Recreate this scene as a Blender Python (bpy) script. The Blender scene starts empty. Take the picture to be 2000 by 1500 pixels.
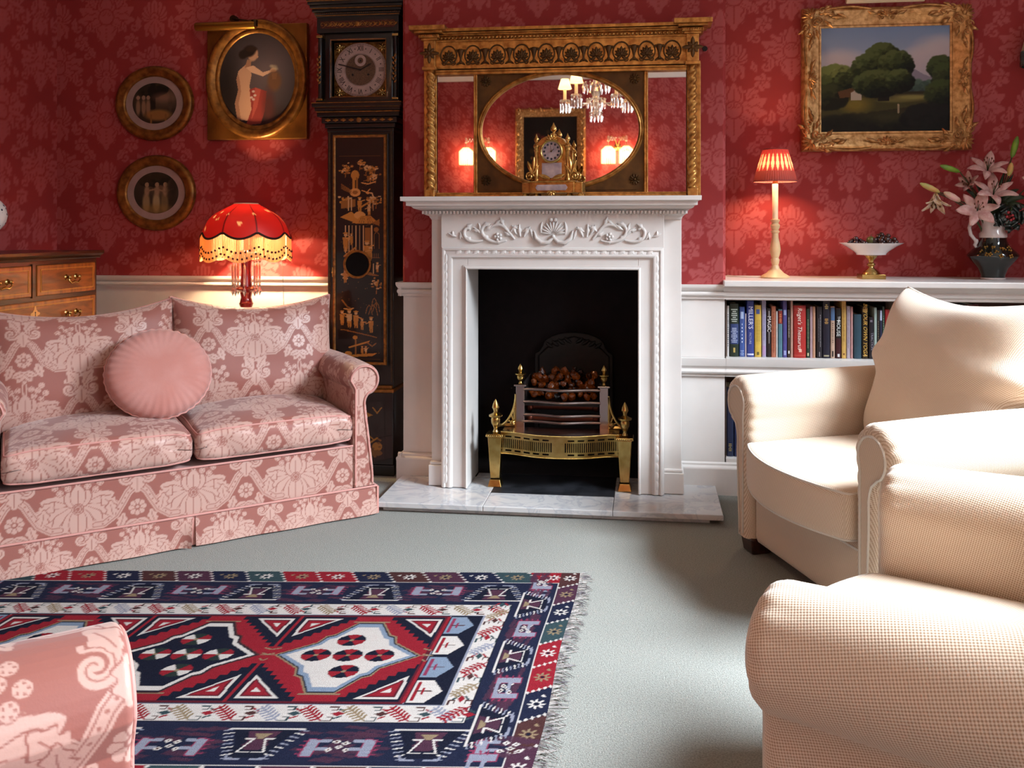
import bpy, math, random
import numpy as np
from mathutils import Vector, Matrix
PI = math.pi
scn = bpy.context.scene
COL = scn.collection

# ------------------------------------------------------------------ camera, world, large lights, exposure
CAM_H = 1.15
cam = bpy.data.objects.new('camera', bpy.data.cameras.new('camera'))
COL.objects.link(cam)
cam.location = (0, 0, CAM_H)
cam.rotation_euler = (PI / 2, 0, math.radians(6.92))
cam.data.sensor_width = 36
cam.data.lens = 30.6
cam.data.shift_x = -0.027
cam.data.shift_y = -0.1525
cam.data.clip_start = 0.02
scn.camera = cam

scn.view_settings.view_transform = 'Standard'
scn.view_settings.look = 'None'
scn.view_settings.gamma = 1
scn.view_settings.use_curve_mapping = False
scn.view_settings.exposure = -0.06

world = bpy.data.worlds.new('sky'); scn.world = world
world.use_nodes = True
bg = world.node_tree.nodes['Background']
bg.inputs[0].default_value = (0.75, 0.87, 1.0, 1); bg.inputs[1].default_value = 1.5

def area_light(name, loc, rot, sx, sy, power, col, spread=180):
    l = bpy.data.lights.new(name, 'AREA'); l.shape = 'RECTANGLE'; l.size = sx; l.size_y = sy
    l.energy = power; l.color = col; l.spread = math.radians(spread)
    o = bpy.data.objects.new(name, l); COL.objects.link(o); o.location = loc; o.rotation_euler = rot
    return o
def point_light(name, loc, power, col, radius=0.02, parent=None):
    l = bpy.data.lights.new(name, 'POINT'); l.energy = power; l.color = col; l.shadow_soft_size = radius
    o = bpy.data.objects.new(name, l); COL.objects.link(o); o.location = loc
    if parent: o.parent = parent
    return o
DAY = (0.80, 0.91, 1.0)
# daylight outside the right-hand window, then fill light at an added second opening
area_light('daylight_fireside', (2.66, 2.0, 2.5), (0, math.radians(36), 0), 1.0, 1.6, 250, DAY, 92)
area_light('added_fill_rear', (2.70, -0.9, 1.95), (0, math.radians(76), 0), 1.5, 1.6, 75, DAY)  # added fill light, set outside an unseen window nearer the camera
WARM = (1.0, 0.69, 0.38)

# ------------------------------------------------------------------ colour and material helpers
def lin(c):
    c = np.asarray(c, dtype=float)
    return np.where(c <= 0.04045, c / 12.92, ((c + 0.055) / 1.055) ** 2.4)
def hx(h):
    return tuple(int(h[i:i + 2], 16) / 255 for i in (0, 2, 4))
def rgba(h):
    return tuple(float(v) for v in lin(hx(h))) + (1.0,)

MATS = {}
def mat(name, col='808080', rough=0.5, metal=0.0, attr=None, var=0.0, vscale=20.0, bump=0.0, bscale=200.0,
        spec=0.5, emit=None, estr=0.0, trans=0.0, coat=0.0, sheen=0.0, col2=None, transl=0.0, ior=1.45):
    m = bpy.data.materials.new(name); m.use_nodes = True
    nt = m.node_tree; N = nt.nodes; L = nt.links
    b = N['Principled BSDF']
    b.inputs['Base Color'].default_value = rgba(col)
    b.inputs['Roughness'].default_value = rough
    b.inputs['Metallic'].default_value = metal
    b.inputs['Specular IOR Level'].default_value = spec
    b.inputs['Transmission Weight'].default_value = trans
    b.inputs['IOR'].default_value = ior
    b.inputs['Coat Weight'].default_value = coat
    b.inputs['Sheen Weight'].default_value = sheen
    tc = N.new('ShaderNodeTexCoord')
    src = None
    if attr:
        a = N.new('ShaderNodeAttribute'); a.attribute_name = attr
        src = a.outputs['Color']
    if var > 0:
        nz = N.new('ShaderNodeTexNoise'); nz.inputs['Scale'].default_value = vscale; nz.inputs['Detail'].default_value = 4
        L.new(tc.outputs['Object'], nz.inputs['Vector'])
        mx = N.new('ShaderNodeMix'); mx.data_type = 'RGBA'
        if src is not None:
            mx.blend_type = 'MULTIPLY'
            L.new(src, mx.inputs['A'])
            rp = N.new('ShaderNodeMapRange'); rp.inputs['From Min'].default_value = 0.3; rp.inputs['From Max'].default_value = 0.7
            rp.inputs['To Min'].default_value = 1 - var; rp.inputs['To Max'].default_value = 1.0
            L.new(nz.outputs['Fac'], rp.inputs['Value']); L.new(rp.outputs['Result'], mx.inputs['B'])
            mx.inputs['Factor'].default_value = 1.0
        else:
            c = np.array(hx(col)); c2 = np.array(hx(col2)) if col2 else c * (1 - var)
            mx.inputs['A'].default_value = rgba(col)
            mx.inputs['B'].default_value = tuple(float(v) for v in lin(c2)) + (1,)
            rp = N.new('ShaderNodeMapRange'); rp.inputs['From Min'].default_value = 0.35; rp.inputs['From Max'].default_value = 0.65
            L.new(nz.outputs['Fac'], rp.inputs['Value']); L.new(rp.outputs['Result'], mx.inputs['Factor'])
        src = mx.outputs['Result']
    if src is not None:
        L.new(src, b.inputs['Base Color'])
    if emit:
        b.inputs['Emission Color'].default_value = rgba(emit); b.inputs['Emission Strength'].default_value = estr
    if bump > 0:
        nb = N.new('ShaderNodeTexNoise'); nb.inputs['Scale'].default_value = bscale; nb.inputs['Detail'].default_value = 3
        L.new(tc.outputs['Object'], nb.inputs['Vector'])
        bp = N.new('ShaderNodeBump'); bp.inputs['Strength'].default_value = bump; bp.inputs['Distance'].default_value = 0.004
        L.new(nb.outputs['Fac'], bp.inputs['Height']); L.new(bp.outputs['Normal'], b.inputs['Normal'])
    if transl > 0:
        t = N.new('ShaderNodeBsdfTranslucent'); t.inputs['Color'].default_value = rgba(col)
        if src is not None: L.new(src, t.inputs['Color'])
        ms = N.new('ShaderNodeMixShader'); ms.inputs[0].default_value = transl
        L.new(b.outputs[0], ms.inputs[1]); L.new(t.outputs[0], ms.inputs[2])
        L.new(ms.outputs[0], N['Material Output'].inputs['Surface'])
    MATS[name] = m
    return m

def weave(name, col, dark, period, rough=0.9):
    """plain cloth with a visible diagonal basket weave (colour of the gaps between threads and bump)"""
    m = mat(name, col, rough, sheen=0.25, spec=0.2)
    nt = m.node_tree; N = nt.nodes; L = nt.links; b = N['Principled BSDF']
    tc = N.new('ShaderNodeTexCoord')
    uv = N.new('ShaderNodeAttribute'); uv.attribute_name = 'cloth_uv'
    waves = []
    for ang in (0.55, 2.1):
        vm = N.new('ShaderNodeVectorMath'); vm.operation = 'DOT_PRODUCT'
        vm.inputs[1].default_value = (math.cos(ang) / period, math.sin(ang) / period, 0)
        L.new(uv.outputs['Vector'], vm.inputs[0])
        sn = N.new('ShaderNodeMath'); sn.operation = 'SINE'
        mu = N.new('ShaderNodeMath'); mu.operation = 'MULTIPLY'; mu.inputs[1].default_value = 2 * PI
        L.new(vm.outputs['Value'], mu.inputs[0]); L.new(mu.outputs[0], sn.inputs[0])
        waves.append(sn)
    ml = N.new('ShaderNodeMath'); ml.operation = 'MULTIPLY'
    L.new(waves[0].outputs[0], ml.inputs[0]); L.new(waves[1].outputs[0], ml.inputs[1])
    rp = N.new('ShaderNodeMapRange'); rp.inputs['From Min'].default_value = -0.9; rp.inputs['From Max'].default_value = 0.5
    L.new(ml.outputs[0], rp.inputs['Value'])
    mx = N.new('ShaderNodeMix'); mx.data_type = 'RGBA'
    mx.inputs['A'].default_value = rgba(dark); mx.inputs['B'].default_value = rgba(col)
    L.new(rp.outputs['Result'], mx.inputs['Factor']); L.new(mx.outputs['Result'], b.inputs['Base Color'])
    bp = N.new('ShaderNodeBump'); bp.inputs['Strength'].default_value = 0.35; bp.inputs['Distance'].default_value = 0.0012
    L.new(rp.outputs['Result'], bp.inputs['Height']); L.new(bp.outputs['Normal'], b.inputs['Normal'])
    return m

def woodmat(name, c1, c2, rough=0.35, axis=(3, 30, 30), coat=0.3):
    m = mat(name, c1, rough, coat=coat)
    nt = m.node_tree; N = nt.nodes; L = nt.links; b = N['Principled BSDF']
    tc = N.new('ShaderNodeTexCoord'); mp = N.new('ShaderNodeMapping'); mp.inputs['Scale'].default_value = axis
    nz = N.new('ShaderNodeTexNoise'); nz.inputs['Scale'].default_value = 2.2; nz.inputs['Detail'].default_value = 6; nz.inputs['Distortion'].default_value = 0.8
    L.new(tc.outputs['Object'], mp.inputs['Vector']); L.new(mp.outputs['Vector'], nz.inputs['Vector'])
    cr = N.new('ShaderNodeValToRGB'); cr.color_ramp.elements[0].position = 0.35; cr.color_ramp.elements[0].color = rgba(c2)
    cr.color_ramp.elements[1].position = 0.62; cr.color_ramp.elements[1].color = rgba(c1)
    L.new(nz.outputs['Fac'], cr.inputs['Fac']); L.new(cr.outputs['Color'], b.inputs['Base Color'])
    return m

def marblemat(name, c1, c2, scale=5.0, rough=0.18):
    m = mat(name, c1, rough, coat=0.2)
    nt = m.node_tree; N = nt.nodes; L = nt.links; b = N['Principled BSDF']
    tc = N.new('ShaderNodeTexCoord')
    nz = N.new('ShaderNodeTexNoise'); nz.inputs['Scale'].default_value = scale; nz.inputs['Detail'].default_value = 8; nz.inputs['Distortion'].default_value = 1.6
    L.new(tc.outputs['Object'], nz.inputs['Vector'])
    cr = N.new('ShaderNodeValToRGB'); e = cr.color_ramp.elements
    e[0].position = 0.40; e[0].color = rgba(c1); e[1].position = 0.60; e[1].color = rgba(c1)
    k = e.new(0.5); k.color = rgba(c2); k2 = e.new(0.47); k2.color = rgba(c1)
    L.new(nz.outputs['Fac'], cr.inputs['Fac']); L.new(cr.outputs['Color'], b.inputs['Base Color'])
    return m

def damaskmat(name, ground, motif, rough_g=0.7, rough_m=0.5, sheen=0.0, spec=0.3, line=None, bump=0.15):
    """two-tone woven/printed pattern: the mesh attribute 'pat' is the motif mask"""
    m = mat(name, ground, rough_g, sheen=sheen, spec=spec)
    nt = m.node_tree; N = nt.nodes; L = nt.links; b = N['Principled BSDF']
    a = N.new('ShaderNodeAttribute'); a.attribute_name = 'pat'
    mx = N.new('ShaderNodeMix'); mx.data_type = 'RGBA'
    mx.inputs['A'].default_value = rgba(ground); mx.inputs['B'].default_value = rgba(motif)
    L.new(a.outputs['Fac'], mx.inputs['Factor']); L.new(mx.outputs['Result'], b.inputs['Base Color'])
    mr = N.new('ShaderNodeMapRange'); mr.inputs['To Min'].default_value = rough_g; mr.inputs['To Max'].default_value = rough_m
    L.new(a.outputs['Fac'], mr.inputs['Value']); L.new(mr.outputs['Result'], b.inputs['Roughness'])
    if bump:
        tc = N.new('ShaderNodeTexCoord')
        nb = N.new('ShaderNodeTexNoise'); nb.inputs['Scale'].default_value = 260
        L.new(tc.outputs['Object'], nb.inputs['Vector'])
        bp = N.new('ShaderNodeBump'); bp.inputs['Strength'].default_value = bump; bp.inputs['Distance'].default_value = 0.002
        L.new(nb.outputs['Fac'], bp.inputs['Height']); L.new(bp.outputs['Normal'], b.inputs['Normal'])
    return m

# ------------------------------------------------------------------ mesh building
class MB:
    """collects vertices and faces; build() links them as ONE mesh object"""
    def __init__(s):
        s.v = []; s.f = []
    def add(s, V, F, M=None):
        o = len(s.v)
        for p in V:
            p = Vector(p)
            s.v.append(M @ p if M is not None else p)
        s.f.extend([tuple(i + o for i in f) for f in F])
        return s
    def box(s, x0, x1, y0, y1, z0, z1, M=None):
        V = [(x0, y0, z0), (x1, y0, z0), (x1, y1, z0), (x0, y1, z0), (x0, y0, z1), (x1, y0, z1), (x1, y1, z1), (x0, y1, z1)]
        F = [(0, 3, 2, 1), (4, 5, 6, 7), (0, 1, 5, 4), (1, 2, 6, 5), (2, 3, 7, 6), (3, 0, 4, 7)]
        return s.add(V, F, M)
    def taper(s, x, y, z0, z1, a0, a1, b0=None, b1=None):
        b0 = a0 if b0 is None else b0; b1 = a1 if b1 is None else b1
        V = [(x - a0, y - b0, z0), (x + a0, y - b0, z0), (x + a0, y + b0, z0), (x - a0, y + b0, z0),
             (x - a1, y - b1, z1), (x + a1, y - b1, z1), (x + a1, y + b1, z1), (x - a1, y + b1, z1)]
        F = [(0, 3, 2, 1), (4, 5, 6, 7), (0, 1, 5, 4), (1, 2, 6, 5), (2, 3, 7, 6), (3, 0, 4, 7)]
        return s.add(V, F)
    def lathe(s, prof, c=(0, 0, 0), n=24, M=None, caps=True):
        V = []; F = []
        for r, z in prof:
            for k in range(n):
                a = 2 * PI * k / n
                V.append((c[0] + r * math.cos(a), c[1] + r * math.sin(a), c[2] + z))
        m = len(prof)
        for i in range(m - 1):
            for k in range(n):
                F.append((i * n + k, i * n + (k + 1) % n, (i + 1) * n + (k + 1) % n, (i + 1) * n + k))
        if caps:
            F.append(tuple(range(n - 1, -1, -1))); F.append(tuple((m - 1) * n + k for k in range(n)))
        return s.add(V, F, M)
    def tube(s, pts, r, n=8, closed=False, M=None):
        pts = [Vector(p) for p in pts]; m = len(pts)
        rs = r if isinstance(r, (list, tuple)) else [r] * m
        V = []; F = []; up = None
        for i, p in enumerate(pts):
            if closed: t = pts[(i + 1) % m] - pts[i - 1]
            else: t = pts[min(i + 1, m - 1)] - pts[max(i - 1, 0)]
            if t.length < 1e-9: t = Vector((0, 0, 1))
            t.normalize()
            if up is None:
                up = Vector((0, 0, 1)) if abs(t.z) < 0.9 else Vector((1, 0, 0))
            sd = t.cross(up)
            if sd.length < 1e-6: sd = t.orthogonal()
            sd.normalize(); u2 = sd.cross(t); up = u2
            for k in range(n):
                a = 2 * PI * k / n
                V.append(p + (sd * math.cos(a) + u2 * math.sin(a)) * rs[i])
        for i in range(m if closed else m - 1):
            j = (i + 1) % m
            for k in range(n):
                F.append((i * n + k, i * n + (k + 1) % n, j * n + (k + 1) % n, j * n + k))
        if not closed:
            F.append(tuple(range(n - 1, -1, -1))); F.append(tuple((m - 1) * n + k for k in range(n)))
        return s.add(V, F, M)
    def prism(s, poly, d0, d1, plane='xz', M=None):
        """polygon extruded along the third axis"""
        n = len(poly)
        def P(a, b, d):
            return {'xz': (a, d, b), 'yz': (d, a, b), 'xy': (a, b, d)}[plane]
        V = [P(a, b, d0) for a, b in poly] + [P(a, b, d1) for a, b in poly]
        F = [tuple(range(n)), tuple(range(2 * n - 1, n - 1, -1))]
        for k in range(n):
            F.append((k, n + k, n + (k + 1) % n, (k + 1) % n))
        return s.add(V, F, M)
    def ball(s, c, r, n=10, m=6, sc=(1, 1, 1), M=None):
        V = [(c[0], c[1], c[2] - r * sc[2])]; F = []
        for i in range(1, m):
            t = PI * i / m - PI / 2
            for k in range(n):
                a = 2 * PI * k / n
                V.append((c[0] + r * sc[0] * math.cos(t) * math.cos(a), c[1] + r * sc[1] * math.cos(t) * math.sin(a), c[2] + r * sc[2] * math.sin(t)))
        V.append((c[0], c[1], c[2] + r * sc[2]))
        for k in range(n): F.append((0, 1 + (k + 1) % n, 1 + k))
        for i in range(m - 2):
            for k in range(n):
                a = 1 + i * n
                F.append((a + k, a + (k + 1) % n, a + n + (k + 1) % n, a + n + k))
        e = len(V) - 1
        for k in range(n): F.append((e, e - n + k, e - n + (k + 1) % n))
        return s.add(V, F, M)
    def rect_frame(s, w, h, prof, M=None, oval=False, n=64):
        """moulding round a rectangle or oval in the xz plane, facing -y; prof = [(outset, forward)] from inner to outer edge, closed by its back"""
        rings = []
        for o, d in prof:
            if oval:
                rings.append([((w / 2 + o) * math.cos(2 * PI * k / n), -d, (h / 2 + o) * math.sin(2 * PI * k / n)) for k in range(n)])
            else:
                a, b = w / 2 + o, h / 2 + o
                rings.append([(-a, -d, -b), (a, -d, -b), (a, -d, b), (-a, -d, b)])
        k = len(rings[0]); V = [p for r in rings for p in r]; F = []
        m = len(rings)
        for i in range(m):
            j = (i + 1) % m
            for q in range(k):
                F.append((i * k + q, i * k + (q + 1) % k, j * k + (q + 1) % k, j * k + q))
        return s.add(V, F, M)
    def leaf(s, p, ang, L, w, h=0.006, bend=0.0, M=None, nt=7, ns=4, lobes=0):
        """raised carved leaf lying on the xz plane, facing -y"""
        V = []; F = []
        for i in range(nt + 1):
            t = i / nt
            a = ang + bend * t
            cx = p[0]; cz = p[2]
            # integrate the bent midrib
            st = 8
            for q in range(st):
                tt = t * (q + 0.5) / st
                cx += math.cos(ang + bend * tt) * L * t / st; cz += math.sin(ang + bend * tt) * L * t / st
            hw = w * 0.5 * (math.sin(PI * min(1, t * 0.93 + 0.05)) ** 0.7)
            if lobes: hw *= 1 + 0.28 * math.cos(2 * PI * lobes * t)
            for j in range(ns + 1):
                u = -1 + 2 * j / ns
                d = h * (1 - u * u * 0.85) * (math.sin(PI * (0.12 + 0.8 * t)) ** 0.5)
                V.append((cx - math.sin(a) * hw * u, p[1] - d, cz + math.cos(a) * hw * u))
        for i in range(nt):
            for j in range(ns):
                q = i * (ns + 1) + j
                F.append((q, q + ns + 1, q + ns + 2, q + 1))
        return s.add(V, F, M)
    def scroll(s, p, ang, r, turns=1.3, th=0.006, flip=1, M=None, n=26, tail=0.0):
        """spiral tendril on the xz plane whose eye is at p"""
        pts = []; rs = []
        for i in range(n + 1):
            t = i / n
            a = ang + flip * t * turns * 2 * PI
            rr = r * (0.12 + 0.88 * t)
            pts.append((p[0] + rr * math.cos(a), p[1], p[2] + rr * math.sin(a))); rs.append(th * (1.1 - 0.6 * t))
        return s.tube(pts, rs, 6, M=M)
    def build(s, name, material, parent=None, smooth=40, bevel=0.0, seg=2):
        me = bpy.data.meshes.new(name)
        me.from_pydata([tuple(p) for p in s.v], [], s.f)
        me.update()
        return link(name, me, material, parent, smooth, bevel, seg)

def link(name, me, material, parent=None, smooth=40, bevel=0.0, seg=2):
    o = bpy.data.objects.new(name, me); COL.objects.link(o)
    if material is not None: me.materials.append(material)
    if parent is not None: o.parent = parent
    if smooth:
        me.polygons.foreach_set('use_smooth', np.ones(len(me.polygons), dtype=bool))
        if smooth < 180: me.set_sharp_from_angle(angle=math.radians(smooth))
    if bevel:
        b = o.modifiers.new('edge', 'BEVEL'); b.width = bevel; b.segments = seg; b.limit_method = 'ANGLE'; b.angle_limit = math.radians(40)
    return o

def np_mesh(name, V, Q, material, parent=None, smooth=180):
    """mesh from numpy arrays: V (n,3), Q (m,4)"""
    V = np.ascontiguousarray(V, dtype=np.float32); Q = np.ascontiguousarray(Q, dtype=np.int32)
    me = bpy.data.meshes.new(name)
    me.vertices.add(len(V)); me.vertices.foreach_set('co', V.ravel())
    me.loops.add(Q.size); me.loops.foreach_set('vertex_index', Q.ravel())
    me.polygons.add(len(Q)); me.polygons.foreach_set('loop_start', np.arange(0, Q.size, 4, dtype=np.int32))
    me.update(calc_edges=True); me.validate()
    return link(name, me, material, parent, smooth)
def grid_quads(n, m, wrap_m=False):
    i, j = np.meshgrid(np.arange(n - 1), np.arange(m if wrap_m else m - 1), indexing='ij')
    a = i * m + j; b = i * m + (j + 1) % m
    return np.stack([a, b, b + m, a + m], -1).reshape(-1, 4)
def grid(name, P, material, parent=None, keep=None, wrap=False):
    n, m = P.shape[:2]
    Q = grid_quads(n, m, wrap)
    if keep is not None:
        c = P.reshape(-1, 3)[Q].mean(1); Q = Q[keep(c)]
    return np_mesh(name, P.reshape(-1, 3), Q, material, parent)
def set_attr(o, name, vals, kind):
    a = o.data.attributes.new(name, kind, 'POINT')
    if kind == 'FLOAT': a.data.foreach_set('value', np.ascontiguousarray(vals, dtype=np.float32).ravel())
    elif kind == 'FLOAT_VECTOR': a.data.foreach_set('vector', np.ascontiguousarray(vals, dtype=np.float32).ravel())
    else: a.data.foreach_set('color', np.ascontiguousarray(vals, dtype=np.float32).ravel())
def coords(o):
    n = len(o.data.vertices); v = np.empty(n * 3, dtype=np.float32); w = np.empty(n * 3, dtype=np.float32)
    o.data.vertices.foreach_get('co', v); o.data.vertices.foreach_get('normal', w)
    return v.reshape(-1, 3), w.reshape(-1, 3)
def plan_uv(o, off=(0, 0)):
    """cloth coordinates in metres: seen from the front, the side or above, whichever the surface faces"""
    v, n = coords(o); a = np.abs(n)
    u = np.where((a[:, 0] > a[:, 1]) & (a[:, 0] > a[:, 2]), v[:, 1], v[:, 0])
    w = np.where((a[:, 2] > a[:, 1]) & (a[:, 2] > a[:, 0]), v[:, 1], v[:, 2])
    return np.stack([u + off[0], w + off[1]], -1)
def clothed(o, uv=None, tile=None, size=(0.5, 0.5), off=(0, 0)):
    uv = plan_uv(o) if uv is None else uv
    set_attr(o, 'cloth_uv', np.concatenate([uv, np.zeros((len(uv), 1))], 1), 'FLOAT_VECTOR')
    if tile is not None:
        set_attr(o, 'pat', sample(tile, (uv[:, 0] + off[0]) / size[0], (uv[:, 1] + off[1]) / size[1]), 'FLOAT')
    return o
def sample(tile, u, v):
    N, M_ = tile.shape
    x = (u % 1) * M_ - 0.5; y = (v % 1) * N - 0.5
    x0 = np.floor(x).astype(int); y0 = np.floor(y).astype(int); fx = x - x0; fy = y - y0
    g = lambda a, b: tile[b % N, a % M_]
    return (g(x0, y0) * (1 - fx) + g(x0 + 1, y0) * fx) * (1 - fy) + (g(x0, y0 + 1) * (1 - fx) + g(x0 + 1, y0 + 1) * fx) * fy

# ------------------------------------------------------------------ scene-graph helpers
def thing(name, label, cat, loc=(0, 0, 0), rotz=0.0, group=None):
    o = bpy.data.objects.new(name, None); COL.objects.link(o)
    o.empty_display_size = 0.05
    o.location = loc; o.rotation_euler = (0, 0, rotz)
    return tag(o, label, cat, group)
def tag(o, label=None, cat=None, group=None, kind=None):
    if label: o['label'] = label
    if cat: o['category'] = cat
    if group: o['group'] = group
    if kind: o['kind'] = kind
    return o
def struct(o):
    o['kind'] = 'structure'; return o
KIDS = {}
def copy_tree(o, parent=None):
    c = o.copy(); COL.objects.link(c)
    if parent is not None: c.parent = parent
    for ch in list(o.children):
        copy_tree(ch, c)
    return c

def text_geo(s, size, extrude=0.0006, align='CENTER', shear=0.0):
    cu = bpy.data.curves.new('lettering', 'FONT'); cu.body = s; cu.size = size; cu.extrude = extrude; cu.shear = shear
    cu.align_x = align; cu.align_y = 'CENTER'; cu.resolution_u = 2
    ob = bpy.data.objects.new('lettering', cu); COL.objects.link(ob)
    bpy.context.view_layer.update()
    me = bpy.data.meshes.new_from_object(ob.evaluated_get(bpy.context.evaluated_depsgraph_get()))
    V = [v.co.copy() for v in me.vertices]; F = [tuple(p.vertices) for p in me.polygons]
    bpy.data.objects.remove(ob); bpy.data.curves.remove(cu); bpy.data.meshes.remove(me)
    return V, F
# text lies in its own xy plane: TXZ stands it up facing -y
TXZ = Matrix(((1, 0, 0, 0), (0, 0, -1, 0), (0, 1, 0, 0), (0, 0, 0, 1)))

# ------------------------------------------------------------------ raster helpers for woven, printed and painted surfaces
class Canvas:
    def __init__(s, x0, x1, y0, y1, step, bgc):
        s.x0, s.y0, s.step = x0, y0, step
        s.nx = int(round((x1 - x0) / step)) + 1; s.ny = int(round((y1 - y0) / step)) + 1
        s.xs = np.linspace(x0, x1, s.nx); s.ys = np.linspace(y0, y1, s.ny)
        s.X, s.Y = np.meshgrid(s.xs, s.ys)
        b = np.atleast_1d(np.asarray(bgc, dtype=float))
        s.a = np.tile(b, (s.ny, s.nx, 1)).astype(float)
    def _win(s, ax, bx, ay, by):
        i0 = max(0, int((ax - s.x0) / s.step) - 1); i1 = min(s.nx, int((bx - s.x0) / s.step) + 3)
        j0 = max(0, int((ay - s.y0) / s.step) - 1); j1 = min(s.ny, int((by - s.y0) / s.step) + 3)
        if i0 >= i1 or j0 >= j1: return None
        return slice(j0, j1), slice(i0, i1)
    def _put(s, w, m, col, al=1.0):
        col = np.atleast_1d(np.asarray(col, dtype=float))
        m = (m * al)[..., None]
        s.a[w] = s.a[w] * (1 - m) + col * m
    def poly(s, pts, col, al=1.0):
        p = np.asarray(pts, dtype=float)
        w = s._win(p[:, 0].min(), p[:, 0].max(), p[:, 1].min(), p[:, 1].max())
        if w is None: return
        X, Y = s.X[w], s.Y[w]; ins = np.zeros(X.shape, bool); n = len(p)
        for i in range(n):
            x1, y1 = p[i]; x2, y2 = p[(i + 1) % n]
            if y1 == y2: continue
            c = ((y1 > Y) != (y2 > Y)) & (X < (x2 - x1) * (Y - y1) / (y2 - y1) + x1)
            ins ^= c
        s._put(w, ins.astype(float), col, al)
    def disc(s, x, y, rx, ry, col, al=1.0, soft=0.0, ang=0.0):
        R = max(rx, ry) * (1 + soft)
        w = s._win(x - R, x + R, y - R, y + R)
        if w is None: return
        dx, dy = s.X[w] - x, s.Y[w] - y
        if ang:
            dx, dy = dx * math.cos(ang) + dy * math.sin(ang), -dx * math.sin(ang) + dy * math.cos(ang)
        d = np.sqrt((dx / rx) ** 2 + (dy / ry) ** 2)
        m = np.clip((1 + soft - d) / (2 * soft), 0, 1) if soft > 0 else (d <= 1).astype(float)
        s._put(w, m, col, al)
    def line(s, pts, wd, col, al=1.0):
        p = np.asarray(pts, dtype=float)
        w = s._win(p[:, 0].min() - wd, p[:, 0].max() + wd, p[:, 1].min() - wd, p[:, 1].max() + wd)
        if w is None: return
        X, Y = s.X[w], s.Y[w]; D = np.full(X.shape, 1e9)
        for i in range(len(p) - 1):
            ax, ay = p[i]; bx, by = p[i + 1]
            L2 = (bx - ax) ** 2 + (by - ay) ** 2 + 1e-12
            t = np.clip(((X - ax) * (bx - ax) + (Y - ay) * (by - ay)) / L2, 0, 1)
            D = np.minimum(D, (X - ax - t * (bx - ax)) ** 2 + (Y - ay - t * (by - ay)) ** 2)
        s._put(w, (D <= (wd / 2) ** 2).astype(float), col, al)
    def rgba_lin(s):
        c = lin(np.clip(s.a, 0, 1)).reshape(-1, 3)
        return np.concatenate([c, np.ones((len(c), 1))], 1)

def leafpts(x, y, ang, L, w, lobes=0, bend=0.0, n=18, amp=0.25):
    A = []; B = []
    for i in range(n + 1):
        t = i / n; a = ang + bend * t
        cx = x + sum(math.cos(ang + bend * t * (q + .5) / 6) for q in range(6)) / 6 * L * t
        cy = y + sum(math.sin(ang + bend * t * (q + .5) / 6) for q in range(6)) / 6 * L * t
        hw = w * 0.5 * math.sin(PI * (0.04 + 0.96 * t)) ** 0.75
        if lobes: hw *= 1 + amp * math.cos(2 * PI * lobes * t)
        A.append((cx - math.sin(a) * hw, cy + math.cos(a) * hw)); B.append((cx + math.sin(a) * hw, cy - math.cos(a) * hw))
    return A + B[::-1]
def spiral(x, y, ang, r, turns, flip=1, n=30, r0=0.1):
    return [(x + r * (r0 + (1 - r0) * i / n) * math.cos(ang + flip * turns * 2 * PI * i / n),
             y + r * (r0 + (1 - r0) * i / n) * math.sin(ang + flip * turns * 2 * PI * i / n)) for i in range(n + 1)]

class Tile:
    """repeating mask on the unit square, drawn mirrored left-right about x = 0 and about x = .5"""
    def __init__(s, N=420, aspect=1.0):
        s.N = N; s.asp = aspect
        s.c = Canvas(0, 1 - 1.0 / N, 0, aspect - 1.0 / N, 1.0 / N, [0.0])
    def _all(s, fn, pts):
        p = np.asarray(pts, dtype=float)
        for mx in (1, -1):
            for ox in (-1, 0, 1):
                for oy in (-1, 0, 1):
                    q = p.copy(); q[:, 0] = q[:, 0] * mx + ox; q[:, 1] += oy * s.asp
                    if q[:, 0].max() < 0 or q[:, 0].min() > 1 or q[:, 1].max() < 0 or q[:, 1].min() > s.asp: continue
                    fn(q)
    def leaf(s, x, y, ang, L, w, lobes=0, bend=0.0, v=1.0, edge=0.012, vein=True, amp=0.25):
        if edge: s._all(lambda q: s.c.poly(q, [0.0]), leafpts(x, y, ang, L + edge, w + 2 * edge, lobes, bend, amp=amp))
        s._all(lambda q: s.c.poly(q, [v]), leafpts(x, y, ang, L, w, lobes, bend, amp=amp))
        if vein:
            P = [(x + sum(math.cos(ang + bend * t * (k + .5) / 6) for k in range(6)) / 6 * L * t,
                  y + sum(math.sin(ang + bend * t * (k + .5) / 6) for k in range(6)) / 6 * L * t) for t in (0.1, 0.3, 0.5, 0.75)]
            s._all(lambda q: s.c.line(q, 0.007, [0.15]), P)
    def disc(s, x, y, r, v=1.0):
        P = [(x + r * math.cos(2 * PI * k / 16), y + r * math.sin(2 * PI * k / 16)) for k in range(16)]
        s._all(lambda q: s.c.poly(q, [v]), P)
    def line(s, P, w, v=1.0):
        s._all(lambda q: s.c.line(q, w, [v]), P)
    def done(s, blur=1):
        a = s.c.a[..., 0]
        for _ in range(blur):
            a = (a * 2 + np.roll(a, 1, 0) + np.roll(a, -1, 0) + np.roll(a, 1, 1) + np.roll(a, -1, 1)) / 6
        return a
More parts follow.
